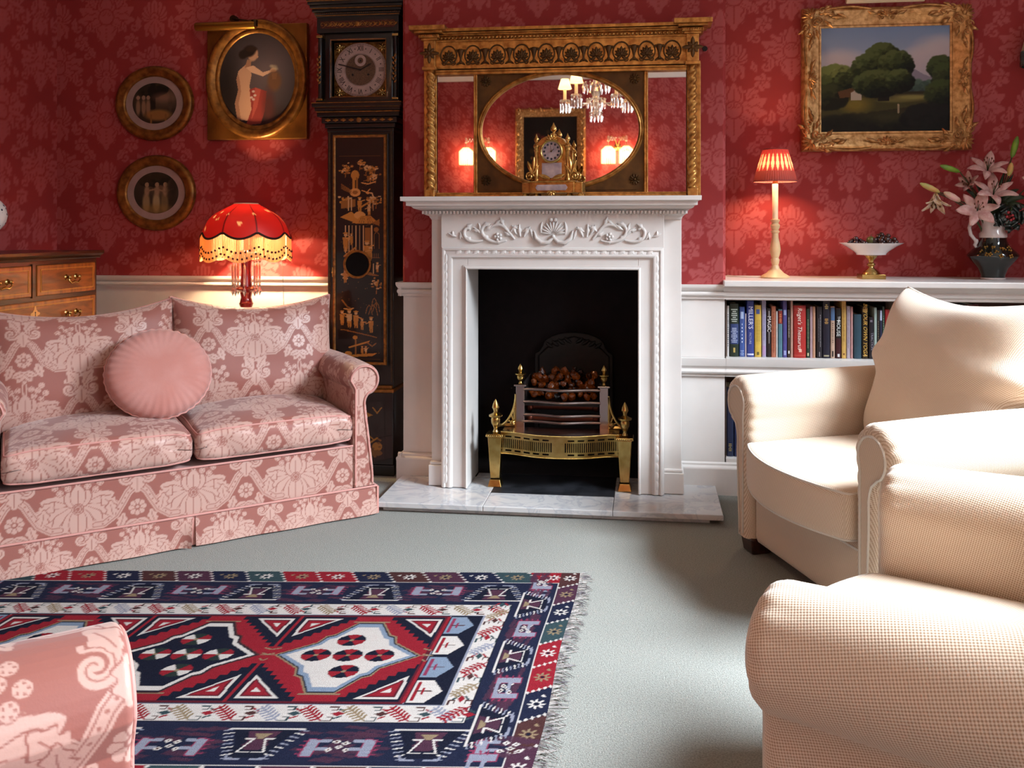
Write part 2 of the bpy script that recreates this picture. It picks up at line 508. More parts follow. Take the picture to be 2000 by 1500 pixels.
# ------------------------------------------------------------------ pattern tiles
def wallpaper_tile():
    t = Tile(440, 1.0)
    for (cx, cy, k) in ((0.0, 0.22, 1.12), (0.5, 0.74, 1.02)):
        # large palmette: drooping lobed side leaves, a fan of petals behind a bulb, a leafy tail
        for a, L, w in ((1.05, .20, .085), (0.70, .23, .10), (0.30, .26, .115), (-0.12, .24, .115), (-0.55, .19, .10)):
            t.leaf(cx + .02 * k, cy + .01, a, L * k, w * k, 3, 0.28, amp=.18)
        for a, L in ((1.30, .20), (1.57, .22)):
            t.leaf(cx, cy + .03 * k, a, L * k, .09 * k, 2, 0.0, amp=.15)
        t.leaf(cx, cy - .01 * k, -1.0, .18 * k, .10 * k, 2, -0.4); t.leaf(cx, cy + .02 * k, -1.57, .25 * k, .13 * k, 3, 0.0)
        t.disc(cx, cy + .035 * k, .075 * k, 0.0); t.disc(cx, cy + .035 * k, .063 * k, 1.0)
        for q in range(5): t.line([(cx + .05 * k * math.cos(.5 + q * .55), cy + .035 * k + .05 * k * math.sin(.5 + q * .55)), (cx + .02 * k * math.cos(.5 + q * .55), cy + .035 * k + .02 * k * math.sin(.5 + q * .55))], .007, 0.1)
        for j in range(4): t.disc(cx, cy - (.07 + .032 * j) * k, .009, 0.05)
    for (cx, cy, k) in ((0.0, 0.70, 1.15), (0.5, 0.24, 1.25)):
        for q in (0, 8, 1, 7, 2, 6, 3, 5, 4):
            a = PI / 2 + (q - 4) * 0.40
            t.leaf(cx + .01 * math.cos(a), cy + .01 * math.sin(a), a, (.135 - .010 * abs(q - 4)) * k, .062 * k, 1, 0, vein=True, amp=.12)
        t.disc(cx, cy, .042 * k, 0.0); t.disc(cx, cy, .032 * k, 1.0); t.disc(cx, cy, .012 * k, 0.1)
        t.leaf(cx, cy - .02, -.75, .15 * k, .07 * k, 2, -.7); t.leaf(cx, cy - .04, -1.57, .13 * k, .075 * k, 2)
    for (cx, cy) in ((0.26, 0.02), (0.25, 0.50)):
        for q in range(6):
            a = 0.4 + q * 1.047
            t.leaf(cx, cy, a, .082, .06, 0, 0.2, vein=False)
        t.disc(cx, cy, .024, 0.0); t.disc(cx, cy, .014, 1.0)
        t.line(spiral(cx + .03, cy + .14, 0.5, .06, 1.2, 1), .020); t.line(spiral(cx - .06, cy - .13, 2.5, .055, 1.2, -1), .020)
        t.leaf(cx + .06, cy + .10, 1.2, .14, .06, 3, .7); t.leaf(cx - .07, cy - .05, 3.9, .13, .06, 3, .5); t.leaf(cx - .05, cy + .09, 2.2, .11, .05, 2, -.5)
    return t.done(1)
def brocade_tile():
    """sofa silk: broad-petalled leafy flower heads between strapwork scrolls"""
    t = Tile(620, 1.25)
    E_ = .008
    for (cx, cy, k) in ((0.0, .30, 1.0), (0.5, .925, 1.0)):
        for a, L, w in ((0.78, .22, .12), (0.45, .29, .15), (0.05, .33, .155), (-0.36, .32, .15), (-0.80, .28, .14)):
            t.leaf(cx + .03, cy + .01, a, L * k, w * k, 2, -.22, edge=E_, amp=.10)
        for a, L, w in ((-1.18, .27, .15), (-1.57, .28, .15)):
            t.leaf(cx, cy, a, L * k, w * k, 1, edge=E_, amp=.08)
        for a, L, w in ((1.02, .17, .13), (1.57, .20, .13)):
            t.leaf(cx, cy + .02, a, L * k, w * k, 1, edge=E_, amp=.08)
        t.disc(cx, cy, .052, 0); t.disc(cx, cy, .045, 1); t.disc(cx, cy, .018, .1)
        for j in range(7):
            a = j * 2 * PI / 7 + .5
            t.disc(cx + .031 * math.cos(a), cy + .031 * math.sin(a), .0085, .15)
        t.line([(cx + .010, cy + .21), (cx + .02, cy + .28), (cx + .010, cy + .36)], .014); t.line([(cx, cy + .22), (cx, cy + .38)], .006, 0)
        for q, (dx, dy) in enumerate(((.08, .20), (.145, .165), (.115, .25), (.185, .22), (.06, .27), (.15, .30))):
            t.disc(cx + dx, cy + dy, .034, 0); t.disc(cx + dx, cy + dy, .029, 1)
            for j in range(5): t.disc(cx + dx + .018 * math.cos(j * 1.257), cy + dy + .018 * math.sin(j * 1.257), .005, 0)
    for (cx, cy) in ((0.5, .30), (0.0, .925)):
        t.line(spiral(cx + .105, cy + .23, 2.2, .085, 1.15, -1), .046); t.line(spiral(cx + .105, cy + .23, 2.2, .078, 1.15, -1), .007, .1)
        P = [(cx + .02, cy + .15), (cx + .08, cy + .09), (cx + .13, cy - .0), (cx + .19, cy - .10), (cx + .29, cy - .17), (cx + .36, cy - .17)]
        t.line(P, .075); t.line(P, .050, .08); t.line(P, .036, .95)
        for q in range(9):
            u = q / 9 * 4.6; i = int(u); f_ = u - i; x = P[i][0] * (1 - f_) + P[i + 1][0] * f_; y = P[i][1] * (1 - f_) + P[i + 1][1] * f_
            t.disc(x, y, .008, .1)
        t.leaf(cx + .17, cy - .01, .35, .17, .10, 3, .6, edge=E_); t.leaf(cx + .2, cy - .12, 1.15, .16, .085, 3, .5, edge=E_)
        t.leaf(cx + .03, cy + .27, 1.25, .17, .10, 2, -.5, edge=E_); t.leaf(cx + .12, cy - .10, -1.5, .15, .08, 3, .5, edge=E_)
        for q in range(8):
            a = q * PI / 4
            t.disc(cx + .052 * math.cos(a), cy - .06 + .052 * math.sin(a), .026, 1)
        for q in range(8):
            a = q * PI / 4 + PI / 8; t.line([(cx + .03 * math.cos(a), cy - .06 + .03 * math.sin(a)), (cx + .07 * math.cos(a), cy - .06 + .07 * math.sin(a))], .006, 0)
        t.disc(cx, cy - .06, .022, 0); t.disc(cx, cy - .06, .015, 1)
        for q in range(3):
            t.leaf(cx, cy - .18, -1.57 + q * .6, .12, .065, 0, edge=E_)
        t.leaf(cx, cy + .08, 1.57, .18, .11, 3, edge=E_)
    return t.done(1)
WALLTILE = wallpaper_tile(); SILKTILE = brocade_tile()

# ------------------------------------------------------------------ materials
WALLPAPER = damaskmat('damask_wallpaper', '8c2e2e', 'a14b4b', 0.75, 0.5, spec=0.25, bump=0.06)
WHITE = mat('white_gloss_paint', 'd6d0cc', 0.32, var=0.03, vscale=6)
CEIL = mat('ceiling_paint', 'ece6df', 0.8, var=0.02)
CARPET = mat('wool_carpet', '93938c', 0.95, var=0.2, vscale=240, bump=0.9, bscale=330, spec=0.1, sheen=0.1)
SILK = damaskmat('pink_silk_brocade', '93594f', 'bf998d', 0.55, 0.38, sheen=0.2, spec=0.45, bump=0.08)
SILKDEEP = mat('pink_silk_plain', 'cf8f84', 0.5, sheen=0.3, var=0.05)
PIPING = mat('pink_piping', 'c58b82', 0.6)
CREAM = weave('cream_basket_weave', 'dccab6', 'a48469', 0.0062)
CREAMSEAM = mat('cream_piping', 'c9bfb4', 0.85)
GILT = mat('aged_gilt', 'cd9852', 0.33, 0.7, var=0.35, vscale=38, col2='96632d', bump=0.25, bscale=90)
GILTDARK = mat('dark_bronzed_gilt', '60401c', 0.5, 0.5, var=0.25, vscale=18, col2='4a3014')
GILTFRAME = mat('carved_gilt', 'd0a068', 0.36, 0.65, var=0.35, vscale=45, col2='9a6d3c', bump=0.3, bscale=120)
GILTBROWN = mat('brown_toned_gilt', '96642a', 0.38, 0.65, var=0.4, vscale=30, col2='6a421a', bump=0.2, bscale=90)
ORMOLU = mat('bright_ormolu', 'd6a860', 0.25, 0.85, var=0.3, vscale=50, col2='a5763a')
BRASS = mat('polished_brass', 'bfa468', 0.24, 1.0, var=0.2, vscale=25, col2='a5854a')
STEEL = mat('polished_steel', '9b8f8c', 0.22, 1.0)
IRON = mat('cast_iron', '1d1716', 0.55, 0.3, var=0.3, vscale=30)
SOOT = mat('sooted_fireback', '1d1316', 0.9, var=0.2)
SLATE = mat('black_slate', '16171a', 0.4, var=0.5, vscale=14, col2='2d2e33')
MARBLE = marblemat('carrara_marble', 'c6c4c4', 'b0b1b6', 8.0, 0.14)
MIRROR = mat('silvered_glass', 'f2ece6', 0.015, 1.0)
GLASS = mat('clear_glass', 'ffffff', 0.02, trans=1.0)
CRYSTAL = mat('cut_crystal', 'fff4ea', 0.03, trans=0.85, spec=0.8, ior=1.55, coat=0.5)
PAINTED = mat('oil_paint', 'ffffff', 0.6, attr='col', spec=.25)
LACQUER = mat('black_and_gold_lacquer', '120c0a', 0.28, attr='col', coat=0.5)
EBONY = mat('ebonised_case', '17100d', 0.3, var=0.3, vscale=20, coat=0.4)
GOLDPAINT = mat('gold_painted_line', 'a3692b', 0.45, 0.35, var=0.3, vscale=60)

# ------------------------------------------------------------------ the room
DY, AY = 3.83, 4.195                     # chimney-breast face and alcove wall
XL, XR, YR, HC = -3.04, 2.30, -2.30, 2.95
BX0, BX1 = -1.09, 0.345                  # chimney breast
DADO = 0.905

def paper(name, path, z0, z1, step, keep=None):
    """wallpapered wall running along a plan path (left to right seen from the room)"""
    P = [np.array(p, float) for p in path]; pts = []; us = []; u = 0.0
    for a, b in zip(P[:-1], P[1:]):
        L = np.linalg.norm(b - a); n = max(1, int(math.ceil(L / step)))
        for k in range(n):
            pts.append(a + (b - a) * k / n); us.append(u + L * k / n)
        u += L
    pts.append(P[-1]); us.append(u)
    pts = np.array(pts); us = np.array(us) + path[0][0]
    nz = int((z1 - z0) / step) + 1; zs = np.linspace(z0, z1, nz)
    G = np.zeros((nz, len(pts), 3)); G[..., 0] = pts[None, :, 0]; G[..., 1] = pts[None, :, 1]; G[..., 2] = zs[:, None]
    o = grid(name, G, WALLPAPER, keep=keep)
    uv = np.stack(np.broadcast_arrays(us[None, :], zs[:, None]), -1).reshape(-1, 2)
    clothed(o, uv, WALLTILE, (0.53, 0.53), (0.115, 0.02))
    for p in o.data.polygons: pass
    o.data.polygons.foreach_set('use_smooth', np.zeros(len(o.data.polygons), dtype=bool))
    return struct(o)
paper('wall_alcove_left', [(XL, AY), (BX0, AY)], DADO - .02, HC, 0.0065)
ch = 0.012
paper('wall_chimney_breast', [(BX0, AY), (BX0, DY + ch), (BX0 + ch, DY), (BX1 - ch, DY), (BX1, DY + ch), (BX1, AY)], DADO - .04, HC, 0.0065,
      keep=lambda c: ~((c[:, 0] > -0.84) & (c[:, 0] < 0.07) & (c[:, 2] < 1.03) & (c[:, 1] < DY + .01)))
paper('wall_alcove_right', [(BX1, AY), (XR, AY)], DADO - .02, HC, 0.0065)
paper('wall_left', [(XL, YR), (XL, AY)], DADO - .02, HC, 0.011)
paper('wall_rear', [(XR, YR), (XL, YR)], 0.0, 2.84, 0.013)

def structure(name, mb, m, bevel=0.0, smooth=40):
    return struct(mb.build(name, m, None, smooth, bevel))
structure('floor', MB().box(XL - .1, XR + .1, YR - .1, 4.6, -0.08, 0.0), CARPET, smooth=0)
structure('ceiling', MB().box(XL - .1, XR + .1, YR - .1, 4.6, HC, HC + .1), CEIL, smooth=0)
# outer shells behind the wallpaper (also the painted lower walls)
b = MB(); b.box(XL - .1, BX0, AY + .004, AY + .3, 0, HC); structure('wall_alcove_left_lower', b, WHITE, smooth=0)
b = MB(); b.box(BX1, XR + .1, AY + .004, AY + .3, 0, HC); structure('wall_alcove_right_lower', b, WHITE, smooth=0)
b = MB()
b.box(BX0 + .004, -0.84, DY + .004, AY + .02, 0, DADO - .03); b.box(0.07, BX1 - .004, DY + .004, AY + .02, 0, DADO - .03)
structure('wall_chimney_breast_lower', b, WHITE, smooth=0)
b = MB(); b.box(XL - .1, XL - .004, YR - .1, AY + .3, 0, HC); structure('wall_left_lower', b, WHITE, smooth=0)
b = MB(); b.box(XL - .1, XR + .1, YR - .1, YR - .004, 0, HC); structure('wall_rear_backing', b, WHITE, smooth=0)
# right-hand wall with a sash window and a second, added one for fill
wins = [(1.1, 2.8, 0.95, 2.75), (-1.7, -0.1, 0.95, 2.75)]
b = MB()
ys = [YR - .1, -1.7, -0.1, 1.1, 2.8, AY + .3]
for i in range(5):
    if i in (1, 3):
        b.box(XR, XR + .25, ys[i], ys[i + 1], 0, .95); b.box(XR, XR + .25, ys[i], ys[i + 1], 2.75, HC)
    else:
        b.box(XR, XR + .25, ys[i], ys[i + 1], 0, HC)
WALLRED = mat('red_wall_distemper', '9c2b30', 0.7, var=0.15, vscale=6)
structure('wall_right', b, WALLRED, smooth=0)
for k, (a0, a1, z0, z1) in enumerate(wins):
    b = MB(); x0, x1 = XR + .10, XR + .15
    for q in (a0, a1 - .06): b.box(x0, x1, q, q + .06, z0, z1)
    for q in (z0, (z0 + z1) / 2 - .03, z1 - .06): b.box(x0, x1, a0, a1, q, q + .06)
    for j in (1, 2):
        y = a0 + (a1 - a0) * j / 3; b.box(x0 + .01, x1 - .01, y - .012, y + .012, z0, z1)
    b.box(XR - .06, XR + .10, a0 - .05, a1 + .05, z0 - .04, z0)
    structure('window_%d' % (k + 1), b, WHITE, smooth=0)  # the second window is unseen, added to let the fill light in

# mouldings: profile (out from the wall, up) swept along straight plan paths
def mould(name, runs, prof, m=WHITE):
    b = MB()
    for (p, q, nrm) in runs:
        p = Vector((p[0], p[1], 0)); q = Vector((q[0], q[1], 0)); n = Vector((nrm[0], nrm[1], 0))
        V = [p + n * o + Vector((0, 0, z)) for o, z in prof] + [q + n * o + Vector((0, 0, z)) for o, z in prof]
        k = len(prof); F = [tuple(range(k - 1, -1, -1)), tuple(range(k, 2 * k))]
        for i in range(k): F.append((i, (i + 1) % k, k + (i + 1) % k, k + i))
        b.add(V, F)
    return structure(name, b, m, smooth=30)
def arc(cx, cz, r, a0, a1, n=5):
    return [(cx + r * math.cos(a0 + (a1 - a0) * i / n), cz + r * math.sin(a0 + (a1 - a0) * i / n)) for i in range(n + 1)]
DADOP = [(0, -.062), (.006, -.062), (.006, -.052)] + arc(.010, -.040, .010, -PI / 2, PI / 2, 5) + [(.008, -.030), (.014, -.026), (.022, -.018), (.026, -.010), (.026, 0), (0, 0)]
DADOP = [(o, z + DADO) for o, z in DADOP]
SKIRT = [(0, 0), (.022, 0), (.022, .10)] + arc(.014, .112, .010, -.3, PI / 2, 4) + [(.010, .125), (.010, .132), (0, .138)]
mould('trim_dado_alcove', [((XL, AY), (BX0, AY), (0, -1))], DADOP)
mould('trim_dado_left', [((XL, YR), (XL, AY), (1, 0))], DADOP)
mould('trim_dado_chimney', [((BX0 - .018, DY), (-.917, DY), (0, -1)), ((BX0, AY), (BX0, DY - .02), (-1, 0)), ((.15, DY), (BX1, DY), (0, -1))], DADOP)
mould('baseboard_alcove', [((XL, AY), (BX0, AY), (0, -1))], SKIRT)
mould('baseboard_left', [((XL, YR), (XL, AY), (1, 0))], SKIRT)
mould('baseboard_chimney', [((BX0 - .018, DY), (-.917, DY), (0, -1)), ((BX0, AY), (BX0, DY - .02), (-1, 0)), ((.15, DY), (BX1, DY), (0, -1))], SKIRT)
mould('baseboard_rear', [((XL, YR), (XR, YR), (0, 1))], SKIRT)
COVE = [(0, -.11), (.02, -.11), (.03, -.09), (.06, -.05), (.10, -.03), (.11, 0), (0, 0)]
mould('trim_cornice', [((XL, YR), (XR, YR), (0, 1)), ((XL, YR), (XL, AY), (1, 0)), ((XL, AY), (BX0, AY), (0, -1)), ((BX0, DY), (BX1, DY), (0, -1)), ((BX1, AY), (XR, AY), (0, -1)), ((XR, YR), (XR, AY), (-1, 0))],
      [(o, z + HC) for o, z in COVE])
# fire chamber behind the chimneypiece
b = MB()
b.box(-.86, .09, 4.28, 4.36, 0, 1.1); b.box(-.86, -.82, 3.89, 4.3, 0, 1.1); b.box(.05, .09, 3.89, 4.3, 0, 1.1); b.box(-.86, .09, 3.89, 4.3, 1.02, 1.1); b.box(-.86, .09, 3.888, 4.3, 0, .0405)
structure('wall_fire_chamber', b, SOOT, smooth=0)
# ------------------------------------------------------------------ hearth
h = thing('hearth', 'grey veined white marble hearth slab in front of the fireplace', 'hearth', (-.385, 3.6, 0))
def hb(x0, x1, y0, y1, z0, z1): return MB().box(x0 + .385, x1 + .385, y0 - 3.6, y1 - 3.6, z0, z1)
hb(-1.06, .25, 3.44, 3.83, .0005, .018).build('under_slab', MARBLE, h, 0, .003)
for x0, x1, y0, y1 in ((-1.085, -.645, 3.42, 3.826), (-.644, -.128, 3.42, 3.60), (-.127, .30, 3.42, 3.826), (-.75, -.645, 3.827, 3.886), (-.127, -.032, 3.827, 3.886)):
    hb(x0, x1, y0, y1, .018, .040).build('marble_slab', MARBLE, h, 0, .003)
ins = hb(-.6435, -.1285, 3.6005, 3.886, .0185, .0405).build('hearth_insert', SLATE, h, 0, .002)
ins['label'] = 'black slate inset'

# ------------------------------------------------------------------ chimneypiece
MX, MY = -.382, 3.83
mp = thing('chimneypiece', 'white carved chimneypiece with a shell and scrolls on its frieze', 'fireplace', (MX, MY, 0.0405))
Z0 = .0405
def C0(x0, x1, y0, y1, z0, z1, b=None): return (b or MB()).box(x0 - MX, x1 - MX, y0 - MY, y1 - MY, z0 - Z0, z1 - Z0)
for s, (xo, xi) in (('l', (-.917, -.752)), ('r', (.150, -.030))):
    b = MB()
    lo, hi = min(xo, xi), max(xo, xi)
    step = .05 if s == 'l' else -.072
    C0(min(xo, xo + step), max(xo, xo + step), 3.68, 3.826, Z0 + .004, 1.2, b)
    a = xo + step
    C0(min(a, xi), max(a, xi), 3.645, 3.886, Z0 + .002, 1.06, b)
    b.build('jamb', WHITE, mp, 0, .002)
    b = MB(); C0(min(xo, xo + step) - .01, max(xo, xo + step) + (.008 if s == 'l' else .010), 3.66, 3.829, Z0 + .001, .13, b)
    b.box(min(xo, xo + step) - .005 - MX, max(xo, xo + step) + .005 - MX, 3.666 - MY, 3.829 - MY, .13 - Z0, .143 - Z0)
    b.build('plinth_block', WHITE, mp, 0, .004)
b = MB(); C0(-.867, .078, 3.645, 3.83, 1.06, 1.235, b); C0(-.752, -.03, 3.645, 3.886, .974, 1.06, b); C0(-.917, .15, 3.68, 3.83, 1.19, 1.235, b)
b.build('frieze', WHITE, mp, 0, .002)
# shelf with stacked mouldings
prof = [(0, 1.185), (-.160, 1.185), (-.165, 1.20), (-.185, 1.207), (-.19, 1.222), (-.225, 1.232), (-.232, 1.240), (-.262, 1.243), (-.262, 1.258), (-.270, 1.262), (-.280, 1.262), (-.280, 1.281), (0, 1.281)]
b = MB()
over = [0, 0, .008, .025, .03, .062, .07, .085, .085, .098, .105, .105, .105]
V = []; F = []; k = len(prof)
for sx in (-1, 1):
    for (y, z), ov in zip(prof, over):
        x = (-.917 - ov if sx < 0 else .150 + ov * .72) - MX
        V.append((x, y + .004, z - Z0))
F = [tuple(range(k)), tuple(range(2 * k - 1, k - 1, -1))] + [(i, k + i, k + (i + 1) % k, (i + 1) % k) for i in range(k)]
b.add(V, F).build('mantel_shelf', WHITE, mp, 0, .0015)
b = MB()
for i in range(74):
    x = -.945 + i * .0152
    b.box(x - MX, x + .008 - MX, 3.622 - MY, 3.642 - MY, 1.209 - Z0, 1.221 - Z0)
b.build('dentil_row', WHITE, mp, 0)
# egg-and-leaf moulding round three sides
b = MB(); ow = .048
x0, x1, zt = -.864 - MX, .075 - MX, 1.068 - Z0
yb = 3.645 - MY
def seg(p, q, prof):
    pass
pr = [(0, 0), (.004, .010), (.012, .012), (.018, .006), (.032, .012), (.042, .010), (.048, 0)]
rows = []
for o, d in pr:
    rows.append([(x0 + o, yb - d, .003), (x0 + o, yb - d, zt - o), (x1 - o, yb - d, zt - o), (x1 - o, yb - d, .003)])
V = [p for r in rows for p in r]; F = []
for i in range(len(rows) - 1):
    for q in range(3): F.append((i * 4 + q, (i + 1) * 4 + q, (i + 1) * 4 + q + 1, i * 4 + q + 1))
b.add(V, F)
for i in range(22):
    x = x0 + .055 + i * .0385
    if x < x1 - .05: b.leaf((x, yb - .006, zt - .024 - .008), 0.35, .040, .020, .006, .5); b.leaf((x + .012, yb - .006, zt - .016), -.5, .026, .010, .005)
for xx in (x0 + .022, x1 - .026):
    for i in range(26):
        z = .02 + i * .0375
        if z < zt - .06: b.leaf((xx - .006, yb - .006, z), 1.25, .042, .021, .0065, .5); b.leaf((xx + .006, yb - .006, z + .014), 2.2, .024, .012, .005)
b.build('enriched_moulding', WHITE, mp, 50)
# bead round the opening
b = MB()
rows = []
for o, d in [(0, 0), (0, .010), (.004, .013), (.009, .010), (.012, .004), (.018, .004), (.018, 0)]:
    rows.append([(-.752 - o - MX, yb - d, .003), (-.752 - o - MX, yb - d, .974 + o - Z0), (-.03 + o - MX, yb - d, .974 + o - Z0), (-.03 + o - MX, yb - d, .003)])
V = [p for r in rows for p in r]; F = []
for i in range(len(rows) - 1):
    for q in range(3): F.append((i * 4 + q, i * 4 + q + 1, (i + 1) * 4 + q + 1, (i + 1) * 4 + q))
b.add(V, F).build('opening_bead', WHITE, mp, 40)
# carved swags: shell in the middle, acanthus scrolls both ways
def smooth_pts(p, n=2):
    for _ in range(n):
        q = [p[0]]
        for u, v in zip(p[:-1], p[1:]): q += [(u[0] * .75 + v[0] * .25, u[1] * .75 + v[1] * .25), (u[0] * .25 + v[0] * .75, u[1] * .25 + v[1] * .75)]
        p = q + [p[-1]]
    return p
b = MB(); cz = 1.132 - Z0; cx = -.384 - MX; yy = yb + .001
for i in range(11):
    a = PI * (i + .5) / 11
    b.leaf((cx + .012 * math.cos(a), yy, cz - .01 + .012 * math.sin(a)), a, .046 + (.006 if i == 5 else 0), .013, .012)
b.ball((cx, yy - .008, cz - .018), .009); b.ball((cx - .009, yy - .008, cz + .052), .009); b.ball((cx + .009, yy - .008, cz + .052), .009)
for s in (-1, 1):
    b.tube([(cx, yy - .006, cz - .022), (cx + s * .02, yy - .008, cz - .042), (cx + s * .05, yy - .008, cz - .045), (cx + s * .074, yy - .008, cz - .025), (cx + s * .082, yy - .006, cz + .006)], [.006, .009, .010, .009, .003], 7)
    b.leaf((cx + s * .05, yy, cz - .01), PI / 2 - s * .25, .055, .016, .010, s * .6)
    b.leaf((cx + s * .085, yy, cz - .03), PI / 2 - s * .3, .045, .014, .009)
    k = lambda t: (cx + s * t)
    def tend(pts, r): b.tube([(k(x), yy - .004, cz + z) for x, z in smooth_pts(pts)], list(np.interp(np.linspace(0, 1, len(smooth_pts(pts))), np.linspace(0, 1, len(r)), np.array(r) * 1.35)), 7)
    for x, z, a, L in ((.125, -.02, 1.9, .05), (.14, -.02, 1.3, .055), (.155, -.01, .9, .045), (.13, 0, 2.5, .04), (.15, .015, .2, .03)):
        b.leaf((k(x), yy, cz + z), a if s > 0 else PI - a, L, .018, .012, .4 * s, lobes=2)
    tend([(.165, -.03), (.19, .0), (.215, .03), (.25, .032), (.28, .01)], [.003, .005, .006, .005, .003])
    for q in range(5):
        a = q * 1.257
        b.ball((k(.235 + .012 * math.cos(a)), yy - .007, cz - .02 + .012 * math.sin(a)), .0075, 8, 5)
    b.ball((k(.235), yy - .012, cz - .02), .006)
    tend([(.20, -.035), (.24, -.045), (.29, -.03), (.31, .005), (.295, .03), (.27, .028)], [.003, .005, .006, .006, .005, .003])
    for x, z, a, L in ((.30, -.02, 1.0, .06), (.31, -.01, 1.6, .05), (.315, .0, .5, .035), (.255, .03, 2.7, .045)):
        b.leaf((k(x), yy, cz + z), a if s > 0 else PI - a, L, .017, .011, -.5 * s, lobes=2)
    tend([(.30, -.035), (.34, -.042), (.375, -.03), (.385, .0), (.37, .02), (.355, .01)], [.003, .005, .006, .006, .005, .004])
    for x, z, a, L in ((.385, -.03, .9, .035), (.40, -.03, 1.6, .03), (.415, -.02, .2, .04), (.43, -.02, 1.3, .025)):
        b.leaf((k(x), yy, cz + z), a if s > 0 else PI - a, L, .014, .009, .4 * s)
for s in (-1, 1):
    for x, z, a, L in ((.185, .0, 2.3, .045), (.21, .028, .9, .04), (.262, .032, -.9, .04), (.215, -.04, -.2, .04), (.27, -.036, .5, .045), (.305, .025, 2.6, .04), (.345, -.04, .4, .04), (.375, .012, 2.2, .035), (.18, -.015, .3, .035)):
        b.leaf((cx + s * x, yy, cz + z), a if s > 0 else PI - a, L, .020, .012, .5 * s, lobes=2)
b.build('frieze_carving', WHITE, mp, 60)

# ------------------------------------------------------------------ cast-iron fireback
fb = thing('fireback', 'black cast iron arched fireback behind the fire basket', 'fireback', (-.343, 4.20, .041))
pts = [(-.19, 0), (.19, 0), (.19, .50), (.165, .515), (.15, .54)] + [(.15 * math.cos(a), .54 + .065 * math.sin(a)) for a in [PI * i / 12 for i in range(1, 12)]] + [(-.15, .54), (-.165, .515), (-.19, .50)]
MB().prism(pts, -.015, .015).build('plate', IRON, fb, 30, .004)
b = MB()
for s in (-1, 1):
    for i in range(4): b.leaf((s * (.01 + .03 * i), -.015, .555 - .008 * i), .4 if s > 0 else PI - .4, .045, .02, .008, s * .5)
b.tube([(-.17, -.015, .0), (-.17, -.015, .49), (-.14, -.016, .52), (-.13 * .7, -.016, .56), (0, -.016, .585), (.13 * .7, -.016, .56), (.14, -.016, .52), (.17, -.015, .49), (.17, -.015, 0)], .004, 6)
b.build('relief', IRON, fb, 60)

# ------------------------------------------------------------------ fire basket
GX, GY = -.363, 3.70
g = thing('fire_basket', 'brass and steel dog grate with urn finials standing in the fireplace', 'fire grate', (GX, GY, .0405))
zb = .0405
URN = [(.010, 0), (.014, .004), (.010, .010), (.008, .018), (.013, .030), (.020, .042), (.021, .058), (.017, .066), (.030, .070), (.031, .077), (.016, .083), (.009, .088), (.010, .096), (.016, .108), (.013, .122), (.006, .136), (.001, .144)]
for sx in (-1, 1):
    x = sx * .277
    leg = MB().taper(x, 0, .036, .215, .020, .030).taper(x, 0, .0, .032, .030, .022).taper(x, 0, .215, .228, .037, .037).build('leg', BRASS, g, 0, .003)
    f = MB().lathe([(r * .95, z) for r, z in URN], (x, 0, .228), 18).build('urn_finial', BRASS, g, 35)
    b = MB()
    for i in range(9):
        for dy in (-.038,):
            b.ball((x - .034 + i * .0085, dy, .221), .0042, 6, 4)
    b.build('bead_row', BRASS, g, 60)
# serpentine fret
def serp(t):     # t -1..1
    return (t * .252, -.004 - .058 * math.cos(PI / 2 * t) ** 2.2 - .012 * math.sin(PI * abs(t)) ** 2)
def strip(b, t0, t1, z0, z1, th=.004, n=40):
    V = []; F = []
    for i in range(n + 1):
        x, y = serp(t0 + (t1 - t0) * i / n)
        V += [(x, y - th / 2, z0), (x, y - th / 2, z1), (x, y + th / 2, z1), (x, y + th / 2, z0)]
    for i in range(n):
        for q in range(4):
            F.append((i * 4 + q, i * 4 + (q + 1) % 4, (i + 1) * 4 + (q + 1) % 4, (i + 1) * 4 + q))
    F += [(0, 3, 2, 1), tuple(n * 4 + q for q in range(4))]
    b.add(V, F)
b = MB()
za, zt_ = .140, .232
strip(b, -1, 1, za, za + .012); strip(b, -1, 1, zt_ - .014, zt_); strip(b, -.11, .11, za, zt_, .005, 12)
strip(b, -1, 1, za + .019, za + .026); strip(b, -1, 1, zt_ - .027, zt_ - .020)
for s in (-1, 1):
    for i in range(25):
        t = s * (.14 + i * .0345); strip(b, t - .0085, t + .0085, za + .02, zt_ - .022, .004, 2)
    for i in range(6):
        t = s * (.13 + i * .165)
        strip(b, t - .028, t + .028, za, za + .022, .004, 3); strip(b, t - .028, t + .028, zt_ - .024, zt_, .004, 3)
b.build('pierced_fret', BRASS, g, 30)
for zz_, rr_ in ((zt_ + .001, .0036), (za + .001, .003)):
    b = MB()
    for i in range(110):
        x, y = serp(-1 + 2 * (i + .5) / 110); b.ball((x, y - .004, zz_), rr_, 6, 4)
    b.build('bead_edging', BRASS, g, 60)
pts = [serp(-1 + 2 * i / 40) for i in range(41)] + [(.252, .10), (-.252, .10)]
MB().prism(pts, .226, .232, 'xy').build('hob_plate', STEEL, g, 0)
